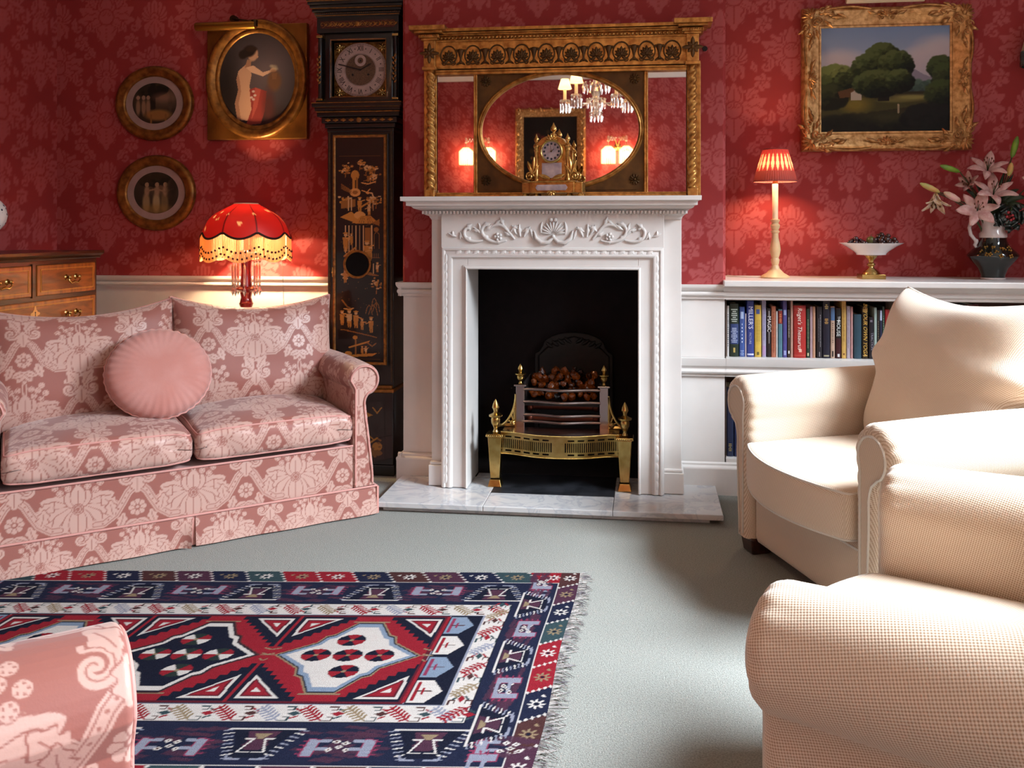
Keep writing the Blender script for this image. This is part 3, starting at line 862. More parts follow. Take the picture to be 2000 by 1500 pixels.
for s in (-1, 1):
    x = s * .184
    MB().box(x - .019, x + .019, .095, .115, .23, .412).box(x - .027, x + .027, .088, .122, .412, .420).build('upright', STEEL, g, 0, .002)
    MB().lathe([(r * .8, z * .62) for r, z in URN], (x, .105, .420), 16).build('urn_finial', BRASS, g, 35)
    # pierced quadrant wing
    b = MB()
    V = []; 
    cxx, czz = x + s * .02, .232
    arcp = []
    for i in range(13):
        a = PI / 2 * i / 12
        arcp.append((cxx + s * .085 * (1 - math.sin(a)) ** .9 , czz + .14 * (1 - math.cos(a)) ** 1.0))
    poly_o = [(cxx, czz + .002), (cxx + s * .085, czz + .002)] + arcp[1:] + [(cxx, czz + .14)]
    b.tube([(p[0], .10, p[1]) for p in arcp], .006, 7)
    b.tube([(cxx, .10, czz), (cxx, .10, czz + .145)], .006, 7); b.tube([(cxx, .10, czz + .006), (cxx + s * .085, .10, czz + .006)], .006, 7)
    for i in range(1, 12, 2):
        b.tube([(cxx + s * .006, .10, czz + .012), (arcp[i][0], .10, arcp[i][1])], .004, 6)
    b.ball((cxx + s * .014, .098, czz + .018), .014)
    b.build('fan_wing', BRASS, g, 50)
b = MB()
for z, yy in ((.400, 0), (.345, .004), (.288, .006), (.258, .006)):
    P = [(t * .17, .098 - .028 * (math.cos(PI * t) * .5 + .5) + .008 * math.sin(PI * abs(t)) + yy * 0, z) for t in [-1 + i / 12 for i in range(25)]]
    b.tube(P, .0075, 8)
b.build('front_bars', STEEL, g, 60)
MB().box(-.165, .165, .11, .34, .325, .335).box(-.165, .165, .34, .35, .25, .43).box(-.17, -.165, .11, .35, .25, .43).box(.165, .17, .11, .35, .25, .43).build('coal_tray', IRON, g, 0)
b = MB()
for z in (.262, .315):
    b.tube([(-.15, .16, z), (.15, .16, z)], .016, 10); b.ball((-.15, .155, z), .022); b.ball((.15, .155, z), .022)
b.build('burner_tube', mat('copper_burner', '5c2f22', 0.35, 0.8), g, 50)
AMBER = mat('amber_ember', '7a3a10', 0.25, trans=0.15, var=0.8, vscale=34, col2='160a05', emit='7a3406', estr=0.12, coat=0.6)
JET = mat('black_ember', '171010', 0.25, var=0.5, vscale=40, coat=.6)
UMBER = mat('brown_ember', '5a2c10', 0.25, var=0.7, vscale=40, col2='1c0d06', coat=.6)
rnd = random.Random(4)
spots = []
def heap(x, y): return .352 + .10 * min(1, max(0, (y - .14) / .10)) * (1 - .35 * (abs(x) / .15) ** 2)
for _ in range(30000):
    r_ = rnd.uniform(.013, .022); x, y = rnd.uniform(-.143, .143), rnd.uniform(.138, .325); z = .337 + r_ * 1.15 + rnd.random() ** 1.2 * .11
    if z > heap(x, y) + .012: continue
    p = (GX + x, GY + y, zb + z)
    if all(math.dist(p, q[:3]) > (r_ + q[3]) * .98 for q in spots): spots.append((*p, r_))
    if len(spots) >= 85: break
for i, (x, y, z, r) in enumerate(spots):
    b = MB(); b.ball((0, 0, 0), r, 9, 6, (1.1, .9, .85))
    b.v = [v * (1 + .3 * math.sin(v.x * 190 + i) * math.cos(v.z * 230 + 2 * i)) for v in b.v]
    o = b.build('coal_lump', (AMBER, AMBER, JET, AMBER, UMBER)[i % 5], None, 25); o.location = (x, y, z); o.rotation_euler = (rnd.random() * 3, rnd.random() * 3, rnd.random() * 3)
    tag(o, ('glassy amber coal lump heaped in the fire basket', 'glassy amber coal lump heaped in the fire basket', 'glossy black coal lump heaped in the fire basket', 'glassy amber coal lump heaped in the fire basket', 'dark brown coal lump heaped in the fire basket')[i % 5], 'coal', 'coal lumps heaped in the fire basket')
# ------------------------------------------------------------------ overmantel mirror
OX, OY, OZ = -.372, 3.80, 1.2815
om = thing('overmantel_mirror', 'gilt overmantel mirror with oval centre and twisted columns above the mantelpiece', 'mirror', (OX, OY, OZ))
def O(b, x0, x1, y0, y1, z0, z1): return b.box(x0 - OX, x1 - OX, y0 - OY, y1 - OY, z0 - OZ, z1 - OZ)
O(MB(), -.965, .222, 3.795, 3.826, 1.285, 1.99).build('back_board', GILTDARK, om, 0)
for x0, x1 in ((-.918, -.755), (.012, .174)):
    V = [(x0 - OX, -.0065, 1.306 - OZ), (x1 - OX, -.0065, 1.306 - OZ), (x1 - OX, -.0065, 1.826 - OZ), (x0 - OX, -.0065, 1.826 - OZ)]
    O(MB(), x0, x1, 3.7935, 3.7948, 1.306, 1.826).build('side_mirror_pane', MIRROR, om, 0)
ocx, ocz, oa, ob_ = -.372 - OX, 1.578 - OZ, .354, .251
V = [(ocx + oa * math.cos(2 * PI * k / 72), -.006, ocz + ob_ * math.sin(2 * PI * k / 72)) for k in range(72)]
MB().prism([(v[0], v[2]) for v in V], -.0062, -.0052).build('oval_mirror_pane', MIRROR, om, 0)
# spandrel board with an oval hole
b = MB(); hw, hh = .365, .262; n = 96; V = []; F = []
for k in range(n):
    a = 2 * PI * k / n; c_, s_ = math.cos(a), math.sin(a)
    t = min(hw / max(1e-6, abs(c_)), hh / max(1e-6, abs(s_)))
    ex, ez = oa * c_, ob_ * s_
    # rectangle point in the same direction, pushed to corners
    V += [(ocx + ex, -.010, ocz + ez), (ocx + t * c_, -.010, ocz + t * s_)]
for k in range(n):
    j = (k + 1) % n; F.append((2 * k, 2 * j, 2 * j + 1, 2 * k + 1))
b.add(V, F).build('spandrel_board', GILTDARK, om, 0)
MB().rect_frame(2 * oa, 2 * ob_, [(-.010, .006), (-.009, .016), (-.003, .021), (.003, .018), (.006, .022), (.011, .018), (.013, .008)], Matrix.Translation((ocx, 0, ocz)), True, 80).build('oval_frame', GILT, om, 60)
for sx in (-1, 1):
    for sz in (-1, 1):
        b = MB(); x, z = ocx + sx * .327, ocz + sz * .218
        for q in range(10): b.leaf((x + .006 * math.cos(q * PI / 5), -.011, z + .006 * math.sin(q * PI / 5)), q * PI / 5, .019, .010, .007)
        b.ball((x, -.017, z), .006); b.build('rosette', GILTDARK, om, 60)
for x in (-.746, .003):
    b = MB()
    for o, w_, d in ((0, .017, .012), (-.004, .004, .020), (.005, .004, .018)): b.box(x + o - w_ / 2 - OX, x + o + w_ / 2 - OX, -d, .0, 1.303 - OZ, 1.83 - OZ)
    b.build('mullion', GILT, om, 0, .001)
for s, x in ((-1, -.944), (1, .200)):
    # twisted column on its blocks
    nz, na = 150, 28; P = np.zeros((nz, na, 3))
    for i in range(nz):
        z = 1.318 + (1.846 - 1.318) * i / (nz - 1)
        for k in range(na):
            a = 2 * PI * k / na
            r = .0165 + .0034 * math.cos(2 * a - s * z * 190)
            P[i, k] = (x - OX + r * math.cos(a), -.028 + r * math.sin(a), z - OZ)
    grid('twisted_column', P, GILT, om, wrap=True)
    O(MB(), x - .022, x + .022, 3.748, 3.80, 1.283, 1.318).build('column_base', GILT, om, 0, .003)
    b = MB(); O(b, x - .026, x + .026, 3.745, 3.80, 1.858, 1.975); O(b, x - .032, x + .032, 3.738, 3.80, 1.845, 1.858)
    b.build('end_block', GILT, om, 0, .002)
    b = MB(); xx, zz = x - OX, 1.918 - OZ
    for q in range(8): b.leaf((xx, -.055, zz), q * PI / 4, .03 if q % 2 else .045, .018, .008)
    b.ball((xx, -.062, zz), .009); b.build('end_block_carving', GILTDARK, om, 60)
    b = MB()
    for o, z0, z1, d in ((.036, 1.975, 1.984, .062), (.046, 1.984, 1.998, .072), (.062, 2.002, 2.012, .088), (.080, 2.012, 2.032, .104)):
        O(b, x - o, x + o, OY - d, 3.825, z0, z1)
    for i in range(9): b.ball((x - OX - .04 + i * .010, -.074, 1.991 - OZ), .005, 6, 4)
    b.build('end_cornice', GILT, om, 0, .002)
    b = MB(); O(b, x - .036 if s < 0 else x - .022, x + .022 if s < 0 else x + .036, 3.79, 3.825, 1.283, 1.86); b.build('side_strip', GILT, om, 0, .002)
b = MB(); O(b, -.92, .176, 3.770, 3.80, 1.852, 1.972); b.build('frieze', GILT, om, 0, .002)
b = MB()
O(b, -.92, .176, 3.762, 3.80, 1.838, 1.846); O(b, -.92, .176, 3.768, 3.80, 1.826, 1.838)
b.build('frieze_fillet', GILT, om, 0, .002)
b = MB(); O(b, -.92, .176, 3.762, 3.80, 1.970, 1.978); O(b, -.92, .176, 3.755, 3.82, 1.996, 2.002); O(b, -.92, .176, 3.742, 3.825, 2.002, 2.008); O(b, -.92, .176, 3.732, 3.825, 2.010, 2.024)
b.build('cornice', GILT, om, 0, .002)
b = MB()
O(b, -.92, .176, 3.776, 3.80, 1.978, 1.997)
for i in range(66): b.ball((-.910 + i * .01645 - OX, -.034, 1.987 - OZ), .0068, 8, 5)
b.build('ball_row', GILT, om, 50)
b = MB(); O(b, -.92, .176, 3.772, 3.80, 1.288, 1.298); O(b, -.92, .176, 3.762, 3.80, 1.283, 1.289); O(b, -.92, .176, 3.782, 3.80, 1.298, 1.306)
b.build('bottom_rail', GILT, om, 0, .002)
b = MB(); yy = -.030; zz = 1.912 - OZ
n = 10
for i in range(n):
    x = -.862 + i * .1085 - OX
    b.tube([(x + .036 * math.cos(a), yy - .003, zz - .004 + .042 * math.sin(a) * (1.05 if math.sin(a) > 0 else .85)) for a in [2 * PI * k / 20 for k in range(20)]], .0035, 6, True)
    for q in range(7): b.leaf((x, yy, zz - .015), PI / 2 + (q - 3) * .5, .038 - .003 * abs(q - 3), .015, .010)
    b.leaf((x, yy, zz - .018), -PI / 2 - .9, .03, .014, .009); b.leaf((x, yy, zz - .018), -PI / 2 + .9, .03, .014, .009)
    b.scroll((x - .022, yy - .004, zz - .034), 0, .014, 1.2, .0035); b.scroll((x + .022, yy - .004, zz - .034), PI, .014, 1.2, .0035, -1)
    b.ball((x, yy - .009, zz - .012), .007)
    if i < n - 1:
        u = x + .054
        b.lathe([(.003, -.04), (.010, -.036), (.004, -.022), (.006, -.01), (.013, .012), (.015, .022), (.010, .026)], (u, yy - .002, zz), 8)
        for s in (-1, 1):
            b.leaf((u + s * .006, yy, zz + .018), .5 if s > 0 else PI - .5, .022, .012, .008, -1.6 * s); b.leaf((u, yy, zz - .03), -.6 if s > 0 else PI + .6, .024, .010, .007)
b.build('frieze_carving', GILTDARK, om, 60)
hk = MB(); hk.tube([(.009 * math.cos(a), -.006, .009 * math.sin(a)) for a in [2 * PI * k / 16 for k in range(16)]], .0028, 6, True).lathe([(.006, 0), (.006, .006)], (0, 0, 0), 10, Matrix.Rotation(PI / 2, 4, 'X'))
o = hk.build('wall_ring_hook', IRON, None, 40); o.location = (.256, 3.829, 1.925); tag(o, 'small dark ring hook on the red wall beside the mirror', 'hook')

# ------------------------------------------------------------------ gilt mantel clock
mc = thing('mantel_clock', 'gilt and porcelain mantel clock standing on the white mantel shelf', 'clock', (-.386, 3.672, 1.2815), math.radians(-9))
PORC = mat('pale_porcelain_panel', 'b9a3a0', 0.3, var=0.25, vscale=25, col2='8f7f86', coat=0.4)
b = MB().box(-.098, .098, -.036, .036, .014, .062).box(-.132, -.09, -.03, .03, .014, .06).box(.09, .132, -.03, .03, .014, .06).box(-.105, .105, -.040, .040, .060, .066)
b.build('base', ORMOLU, mc, 0, .003)
b = MB()
for x in (-.12, -.07, .07, .12): b.lathe([(.011, 0), (.013, .004), (.008, .014)], (x, -.02, 0), 10).lathe([(.011, 0), (.013, .004), (.008, .014)], (x, .02, 0), 10)
b.build('foot', ORMOLU, mc, 40)
MB().prism([(-.062, .026), (-.07, .038), (-.062, .05), (.062, .05), (.07, .038), (.062, .026)], -.0385, -.034).build('base_panel', PORC, mc, 0, .001)
b = MB().box(-.060, .060, -.030, .034, .066, .215)
b.prism([(-.066, .215), (.066, .215), (.060, .228), (.045, .244), (.024, .254), (0, .258), (-.024, .254), (-.045, .244), (-.060, .228)], -.034, .036)
b.build('case', ORMOLU, mc, 30, .002)
MB().box(-.043, .043, -.0325, -.030, .078, .142).build('front_panel', PORC, mc, 0, .001)
Mr = Matrix.Translation((0, -.031, .190)) @ Matrix.Rotation(PI / 2, 4, 'X')
MB().lathe([(.040, .0), (.047, .002), (.049, .008), (.045, .011), (.041, .008)], (0, 0, 0), 40, Mr, caps=False).build('bezel', BRASS, mc, 40)
dl = MB().lathe([(.041, .0), (.041, .004)], (0, 0, 0), 40, Mr).build('dial', PORC, mc, 30)
b = MB()
for k in range(12):
    a = PI / 2 - k * PI / 6
    b.ball((.032 * math.cos(a), -.0355, .190 + .032 * math.sin(a)), .0048, 8, 5, (1, .25, 1))
b.build('numeral_cartouche', mat('cobalt_numeral', '20222e', 0.4), dl, 50)
b = MB().tube([(0, -.038, .19), (.012, -.038, .200)], .0012, 5).tube([(0, -.038, .19), (-.004, -.038, .215)], .001, 5).ball((0, -.038, .19), .004)
b.build('hand', GILTDARK, dl, 50)
b = MB()
for s in (-1, 1):
    b.lathe([(.011, .066), (.012, .074), (.008, .080), (.0085, .19), (.012, .196), (.010, .204), (.014, .21), (.014, .216)], (s * .068, -.026, 0), 12)
    b.lathe([(.009, 0), (.012, .006), (.005, .014), (.010, .022), (.011, .030), (.004, .042), (.001, .052)], (s * .068, -.026, .214), 10)
b.lathe([(.010, 0), (.015, .006), (.006, .014), (.005, .02), (.013, .028), (.013, .036), (.005, .05), (.001, .06)], (0, 0, .255), 12)
b.build('column_and_finial', ORMOLU, mc, 40)
for s in (-1, 1):
    for yv in (-.028, .022):
        b = MB().scroll((s * .098, yv, .086), 0 if s > 0 else PI, .020, 1.5, .007, s)
        if yv < 0:
            for a, L in ((1.2, .06), (1.7, .075), (2.2, .05)):
                b.leaf((s * .085, -.026, .095), a if s > 0 else PI - a, L, .020, .012)
        b.build('scroll_mount', ORMOLU, mc, 60)
b = MB()
for s in (-1, 1): b.leaf((s * .005, -.036, .076), .3 if s > 0 else PI - .3, .055, .018, .008)
b.build('panel_mount', ORMOLU, mc, 60)
b = MB()
for q in range(5): b.leaf((0, -.037, .024), PI + .4 + q * .6, .024, .012, .008)
b.build('base_shell', ORMOLU, mc, 60)
b = MB()
for q in range(7): b.leaf((0, -.034, .236), .05 + q * .52, .030, .013, .009)
b.build('crest_shell', ORMOLU, mc, 60)
MB().box(.0605, .062, -.018, .024, .085, .20).build('side_panel', mat('green_enamel', '8c9468', 0.3), mc, 0)

# ------------------------------------------------------------------ longcase clock
LX, LY = -1.325, 4.04
lc = thing('longcase_clock', 'tall black lacquer longcase clock with gold chinoiserie in the alcove', 'clock', (LX, LY, 0))
yf = -.09                                     # trunk front
b = MB().box(-.172, .172, yf - .035, .10, 0.0, .05).box(-.166, .166, yf - .03, .10, .05, .385)
b.build('plinth', EBONY, lc, 0, .003)
b = MB().box(-.168, .168, yf - .032, .10, .385, .400).box(-.155, .155, yf - .018, .10, .400, .415)
b.build('plinth_moulding', GOLDPAINT, lc, 0, .003)
MB().box(-.160, .160, yf, .10, .40, 1.640).build('trunk', EBONY, lc, 0, .003)

def lacquer_door():
    W_, H_ = .100, .53
    c = Canvas(-.106, .106, 0.0, 1.07, .0024, hx('120c0a'))
    g1, g2, g3 = hx('b5752f'), hx('8a5522'), hx('c98a4a'); dk = hx('3a2210'); cr = hx('c99a6a')
    r = random.Random(11)
    def tree(x, y, k, n=16):
        c.line([(x, y - .05 * k), (x + .005, y)], .004, g2)
        for _ in range(n):
            a = r.uniform(0, 2 * PI); d = r.uniform(0, .035 * k)
            c.disc(x + d * math.cos(a), y + d * math.sin(a) * .8, r.uniform(.004, .008), r.uniform(.003, .006), r.choice((g1, g2, cr)))
    def man(x, y, k=1.0, flip=1):
        c.poly([(x - .010 * k, y), (x - .013 * k, y + .035 * k), (x + .012 * k, y + .035 * k), (x + .010 * k, y)], r.choice((g1, cr)))
        c.poly([(x - .006 * k, y - .03 * k), (x - .010 * k, y), (x + .010 * k, y), (x + .008 * k, y - .03 * k), (x + .002 * k, y - .03 * k), (x, y - .005), (x - .002 * k, y - .03 * k)], g1)
        c.disc(x, y + .045 * k, .0075 * k, .008 * k, cr); c.disc(x, y + .053 * k, .011 * k, .004 * k, g1)
        c.line([(x, y + .03 * k), (x + flip * .026 * k, y + .024 * k + r.uniform(-.01, .016))], .005 * k, g3)
    def roof(x, y, w, k=1.0):
        c.poly([(x - w, y), (x - w * .72, y + .012), (x - w * .35, y + .036 * k), (x + w * .35, y + .036 * k), (x + w * .72, y + .012), (x + w, y), (x + w * .6, y - .004), (x - w * .6, y - .004)], g1)
        for i in range(7): c.line([(x - w * .5 + w * i / 6, y), (x - w * .28 + w * .56 * i / 6, y + .034 * k)], .0016, dk)
    # sky: bird, cloud tree and blossom
    for dx, dy in ((-.06, 1.01), (.0, 1.03), (.03, 1.01), (.055, .99), (.07, 1.0), (.05, .955), (.075, .96), (-.07, .99)): tree(dx, dy, .75, 14)
    c.disc(-.022, .965, .020, .026, g1); c.line([(-.03, .95), (-.03, .895)], .012, g1); c.line([(-.014, .95), (-.014, .895)], .010, g2); c.disc(-.022, .875, .026, .022, g3); c.disc(-.022, .875, .013, .010, g2)
    for q in range(5): c.line([(-.09, .92 - q * .006), (-.04, .885 - q * .004)], .0025, g2)
    c.line([(.01, .925), (.04, .918), (.075, .93)], .006, g3); c.line([(.02, .935), (.06, .94)], .004, g2)
    c.line([(.01, .885), (.035, .875), (.05, .892)], .005, g3); c.line([(.035, .875), (.06, .87), (.066, .85)], .006, cr); c.disc(.04, .872, .010, .006, g3)
    # pavilions
    for x in (-.075, -.06, .06, .078): tree(x, .835, .9, 18)
    c.poly([(-.09, .79), (-.02, .80), (-.02, .84), (-.09, .83)], g2); c.line([(-.055, .845), (-.055, .78)], .005, cr); c.line([(-.04, .845), (-.04, .78)], .005, cr)
    man(.0, .80, .9); c.line([(.01, .80), (.07, .84)], .009, g1); man(.045, .775, .7, -1); c.line([(.05, .84), (.05, .78)], .004, cr); c.line([(.065, .84), (.065, .78)], .004, cr)
    c.poly([(-.095, .745), (-.04, .775), (.0, .735), (-.02, .715), (-.07, .735)], g1); c.disc(.0, .755, .028, .02, g3); roof(.03, .715, .068, 1.0); c.poly([(.03, .70), (.095, .735), (.095, .70), (.06, .712)], g2)
    for x in (-.068, -.052, -.036, -.018, .0, .018): c.line([(x, .70), (x, .56)], .0045, g2 if int(x * 1000) % 2 else cr)
    c.poly([(.026, .60), (.026, .69), (.052, .69), (.052, .60)], g2); c.line([(.058, .70), (.058, .58)], .006, cr)
    c.line([(.07, .58), (.07, .655), (.082, .67), (.094, .655), (.094, .58)], .003, g2); c.disc(.08, .68, .012, .012, g2)
    man(-.068, .60, 1.15); man(-.04, .62, .7, -1)
    c.line([(-.075, .54), (-.02, .585)], .009, g1); c.line([(-.065, .555), (-.065, .48)], .004, g3); c.line([(-.075, .50), (-.03, .44)], .008, g1); c.line([(-.03, .44), (-.03, .47)], .006, g2)
    man(.035, .555, 1.2, 1); man(.05, .545, .9, -1); man(-.03, .49, 1.0); man(-.01, .485, .7, -1)
    for i in range(5): c.line([(.05 + i * .01, .535), (.05 + i * .01, .555)], .003, g2)
    c.line([(.0, .53), (.095, .533)], .003, g2); c.line([(.066, .50), (.066, .45)], .006, cr); man(.085, .475, .6)
    for q in range(6): c.line([(.01 + q * .01, .45 - q * .002), (.05 + q * .008, .455 - q * .003)], .004, g2)
    tree(.08, .40, 1.1, 26); tree(-.075, .44, .8, 16); man(-.07, .425, .8)
    # below the bull's eye: crane, rocks, boys, boat and clouds
    c.line([(-.085, .31), (-.06, .275), (-.04, .265)], .007, g2); c.line([(-.075, .265), (-.045, .262), (-.03, .268)], .006, g3)
    for x, y, q in ((.045, .27, .016), (.065, .265, .022), (.08, .285, .016), (.07, .31, .012)): c.line([(x - q, y - .03), (x - q * .6, y), (x, y + q), (x + q * .7, y), (x + q, y - .035)], .0035, g2)
    man(-.085, .205, .9); man(-.05, .20, 1.1, -1); man(-.018, .195, 1.05); man(.012, .175, .7); man(.055, .17, .95, -1); c.line([(-.085, .235), (-.06, .215)], .004, g2)
    for q in range(5): c.line([(-.09 + q * .03, .155 - q * .006), (-.055 + q * .034, .152 - q * .009)], .005, g2)
    c.poly([(-.07, .02), (-.05, .012), (.06, .018), (.085, .035), (.0, .028)], g1); c.line([(-.02, .03), (-.02, .10)], .008, g2); c.poly([(-.055, .065), (.05, .10), (.045, .09), (-.05, .058)], g1)
    c.disc(-.022, .115, .012, .010, g1); man(.012, .04, .55); man(.03, .04, .55); c.line([(.035, .09), (.06, .07), (.078, .085)], .006, g2); c.disc(-.055, .03, .018, .012, g1)
    for _ in range(60): c.disc(r.uniform(-.095, .095), r.uniform(0.0, 1.03), r.uniform(.001, .003), .002, g2, .8)
    c.line([(-.1, .003), (-.1, 1.066), (.1, 1.066), (.1, .003), (-.1, .003)], .0022, hx('5f3d1c'))
    return c
# trunk door, 0.52 .. 1.58, its panel drawn above and below the bull's eye
cv = lacquer_door()
door = MB().box(-.137, .137, yf - .012, yf, .506, 1.590).build('trunk_door', EBONY, lc, 0, .003)
P = np.zeros((cv.ny, cv.nx, 3)); P[..., 0] = cv.X; P[..., 1] = yf - .0135; P[..., 2] = .535 + cv.Y * (1.0 / 1.07) * .955
pn = grid('painted_panel', P, LACQUER, door)
set_attr(pn, 'col', cv.rgba_lin(), 'FLOAT_COLOR')
MB().rect_frame(.232, 1.048, [(0, .0), (0, .006), (.004, .009), (.011, .008), (.014, .0)], Matrix.Translation((0, yf - .012, 1.048))).build('gold_border', GOLDPAINT, door, 30)
be = Matrix.Translation((-.010, yf - .013, .980)) @ Matrix.Rotation(PI / 2, 4, 'X')
MB().lathe([(.056, 0), (.066, .002), (.067, .008), (.060, .010), (.056, .005)], (0, 0, 0), 44, be, False).build('bullseye_ring', GOLDPAINT, door, 40)
MB().lathe([(.058, .0), (.058, .004)], (0, 0, 0), 44, be).build('bullseye_glass', mat('dark_bullseye_glass', '060505', 0.25, spec=.2), door, 30)
b = MB().tube([(-.131, yf - .013, .92), (-.131, yf - .013, .965)], .004, 6).ball((-.131, yf - .015, .942), .006)
b.build('lock_plate', BRASS, door, 40)
for s in (-1, 1):
    MB().box(s * .150 - .004, s * .150 + .004, yf - .003, yf, .43, 1.62).build('gold_line', mat('dull_gold_line%d' % s, '4a3319', 0.5, var=.4, vscale=90), lc, 0)
b = MB()
for i, (o, z0, z1) in enumerate(((.162, 1.60, 1.618), (.170, 1.618, 1.640), (.182, 1.640, 1.668), (.198, 1.668, 1.690))): b.box(-o, o, yf - (o - .157), .10, z0, z1)
b.build('trunk_cornice', EBONY, lc, 0, .004)
b = MB()
for x in np.linspace(-.15, .15, 9):
    b.leaf((x - .012, yf - .026, 1.654), 0, .026, .014, .004, lobes=2)
b.ball((-.0, yf - .026, 1.654), .013, 10, 6, (1, .4, 1)); b.build('cornice_gilding', GOLDPAINT, lc, 60)
b = MB()
for o, z in ((.164, 1.624), (.200, 1.690)): b.box(-o, o, yf - (o - .156), .10, z - .002, z + .003)
b.build('gold_fillet', GOLDPAINT, lc, 0)
# hood
hf = -.135
b = MB().box(-.205, .205, hf - .010, .10, 1.695, 1.712).box(-.214, .214, hf - .02, .10, 1.712, 1.730).box(-.20, .20, hf - .005, .10, 1.730, 1.742)
b.build('hood_base', EBONY, lc, 0, .003)
b = MB().box(-.215, .215, hf - .021, -.05, 1.7285, 1.7315).box(-.206, .206, hf - .0112, -.05, 1.7105, 1.7135)
b.build('hood_base_fillet', GOLDPAINT, lc, 0)
hood = MB().box(-.190, -.160, hf + .02, .10, 1.742, 2.05).box(.160, .190, hf + .02, .10, 1.742, 2.05).box(-.19, .19, .04, .10, 1.742, 2.05).box(-.190, .190, hf + .02, .10, 2.045, 2.06)
hood.build('hood_case', EBONY, lc, 0, .002)
for s in (-1, 1):
    cb = MB().lathe([(.014, 1.742), (.014, 1.752), (.010, 1.757), (.010, 2.03), (.014, 2.036), (.014, 2.046)], (s * .181, hf + .006, 0), 14).build('hood_column', EBONY, lc, 40)
    b = MB().box(s * .181 - .015, s * .181 + .015, hf - .009, hf + .02, 1.742, 1.752).box(s * .181 - .015, s * .181 + .015, hf - .009, hf + .02, 2.034, 2.046)
    b.build('column_cap', BRASS, cb, 0, .002)
    b = MB()
    for i in range(11): b.leaf((s * .181 - .004, hf - .005, 1.82 + i * .012), .9 + (i % 2) * 1.3, .016, .009, .003)
    b.build('column_gilding', GOLDPAINT, cb, 60)
fr = MB().rect_frame(.260, .262, [(0, 0), (0, .012), (.006, .018), (.026, .016), (.036, .010), (.036, 0)], Matrix.Translation((0, hf + .025, 1.893))).build('hood_door', EBONY, lc, 30)
MB().rect_frame(.262, .264, [(0, .008), (0, .0145), (.004, .0145), (.004, .008)], Matrix.Translation((0, hf + .024, 1.893))).build('door_fillet', GOLDPAINT, fr, 30)
# dial
DIALB = mat('engraved_brass_dial', '7a5a30', 0.35, 0.8, var=0.5, vscale=70, col2='4a3116')
SILV = mat('silvered_chapter_ring', 'b09a94', 0.4, 0.3, var=0.08, vscale=30)
MATTE = mat('matted_dial_centre', '6e5340', 0.6, 0.4, var=0.25, vscale=200)
INK = mat('black_wax_numerals', '1a1310', 0.5)
dial = MB().box(-.128, .128, .0, .006, -.130, .130).build('dial', DIALB, lc, 0); dial.location = (0, hf + .045, 1.890)
RX = Matrix.Rotation(PI / 2, 4, 'X')
MB().lathe([(.073, 0), (.073, .003), (.126, .003), (.126, 0)], (0, 0, 0), 64, RX, False).build('chapter_ring', SILV, dial, 30)
MB().lathe([(.073, 0), (.073, .0015)], (0, 0, 0), 48, RX).build('dial_centre', MATTE, dial, 30)
b = MB()
nums = ['XII', 'I', 'II', 'III', 'IIII', 'V', 'VI', 'VII', 'VIII', 'IX', 'X', 'XI']
for k, s in enumerate(nums):
    a = k * PI / 6
    V, F = text_geo(s, .036, .0004)
    M = Matrix.Rotation(a, 4, 'Y') @ Matrix.Translation((0, -.0040, .100)) @ TXZ @ Matrix.Scale(.72, 4, (1, 0, 0))
    b.add(V, F, M)
    a2 = a + PI / 12; b.ball((.101 * math.sin(a2), -.0035, .101 * math.cos(a2)), .003, 6, 4, (1, .3, 1))
for rr in (.118, .123, .0755):
    b.tube([(rr * math.cos(2 * PI * k / 60), -.0030, rr * math.sin(2 * PI * k / 60)) for k in range(60)], .0006, 4, True)
for k in range(60):
    a = 2 * PI * k / 60; b.tube([(.118 * math.sin(a), -.0032, .118 * math.cos(a)), (.123 * math.sin(a), -.0032, .123 * math.cos(a))], .0005, 4)
b.build('roman_numerals', INK, dial, 0)
sd = MB().lathe([(.014, 0), (.014, .003), (.027, .003), (.027, 0)], (0, 0, 0), 36, Matrix.Translation((0, -.0012, .044)) @ RX, False).build('seconds_ring', SILV, dial, 30)
b = MB().lathe([(.005, 0), (.005, .002)], (0, 0, 0), 12, Matrix.Translation((-.038, -.001, -.022)) @ RX).lathe([(.005, 0), (.005, .002)], (0, 0, 0), 12, Matrix.Translation((.038, -.001, -.022)) @ RX).ball((0, -.003, .044), .004)
b.build('winding_hole', INK, dial, 0)
b = MB().prism([(-.003, -.003), (.003, .003), (.042, .027), (.052, .030), (.047, .022)], -.008, -.0065)
b.build('hour_hand', INK, dial, 0)
b = MB().prism([(.002, -.0035), (.0, .0035), (-.104, .030), (-.106, .026)], -.0095, -.008).ball((0, -.009, 0), .005)
b.build('minute_hand', INK, dial, 0)
b = MB()
for sx in (-1, 1):
    for sz in (-1, 1):
        x, z = sx * .104, sz * .106
        for q in range(6): b.leaf((x, 0, z), q * PI / 3 + .4, .022, .011, .004)
        b.ball((x, -.003, z), .006); b.scroll((x - sx * .018, -.002, z + sz * .006), 0, .010, 1.2, .002); b.scroll((x + sx * .006, -.002, z - sz * .018), 1, .010, 1.2, .002)
b.build('spandrel_ornament', BRASS, dial, 60)
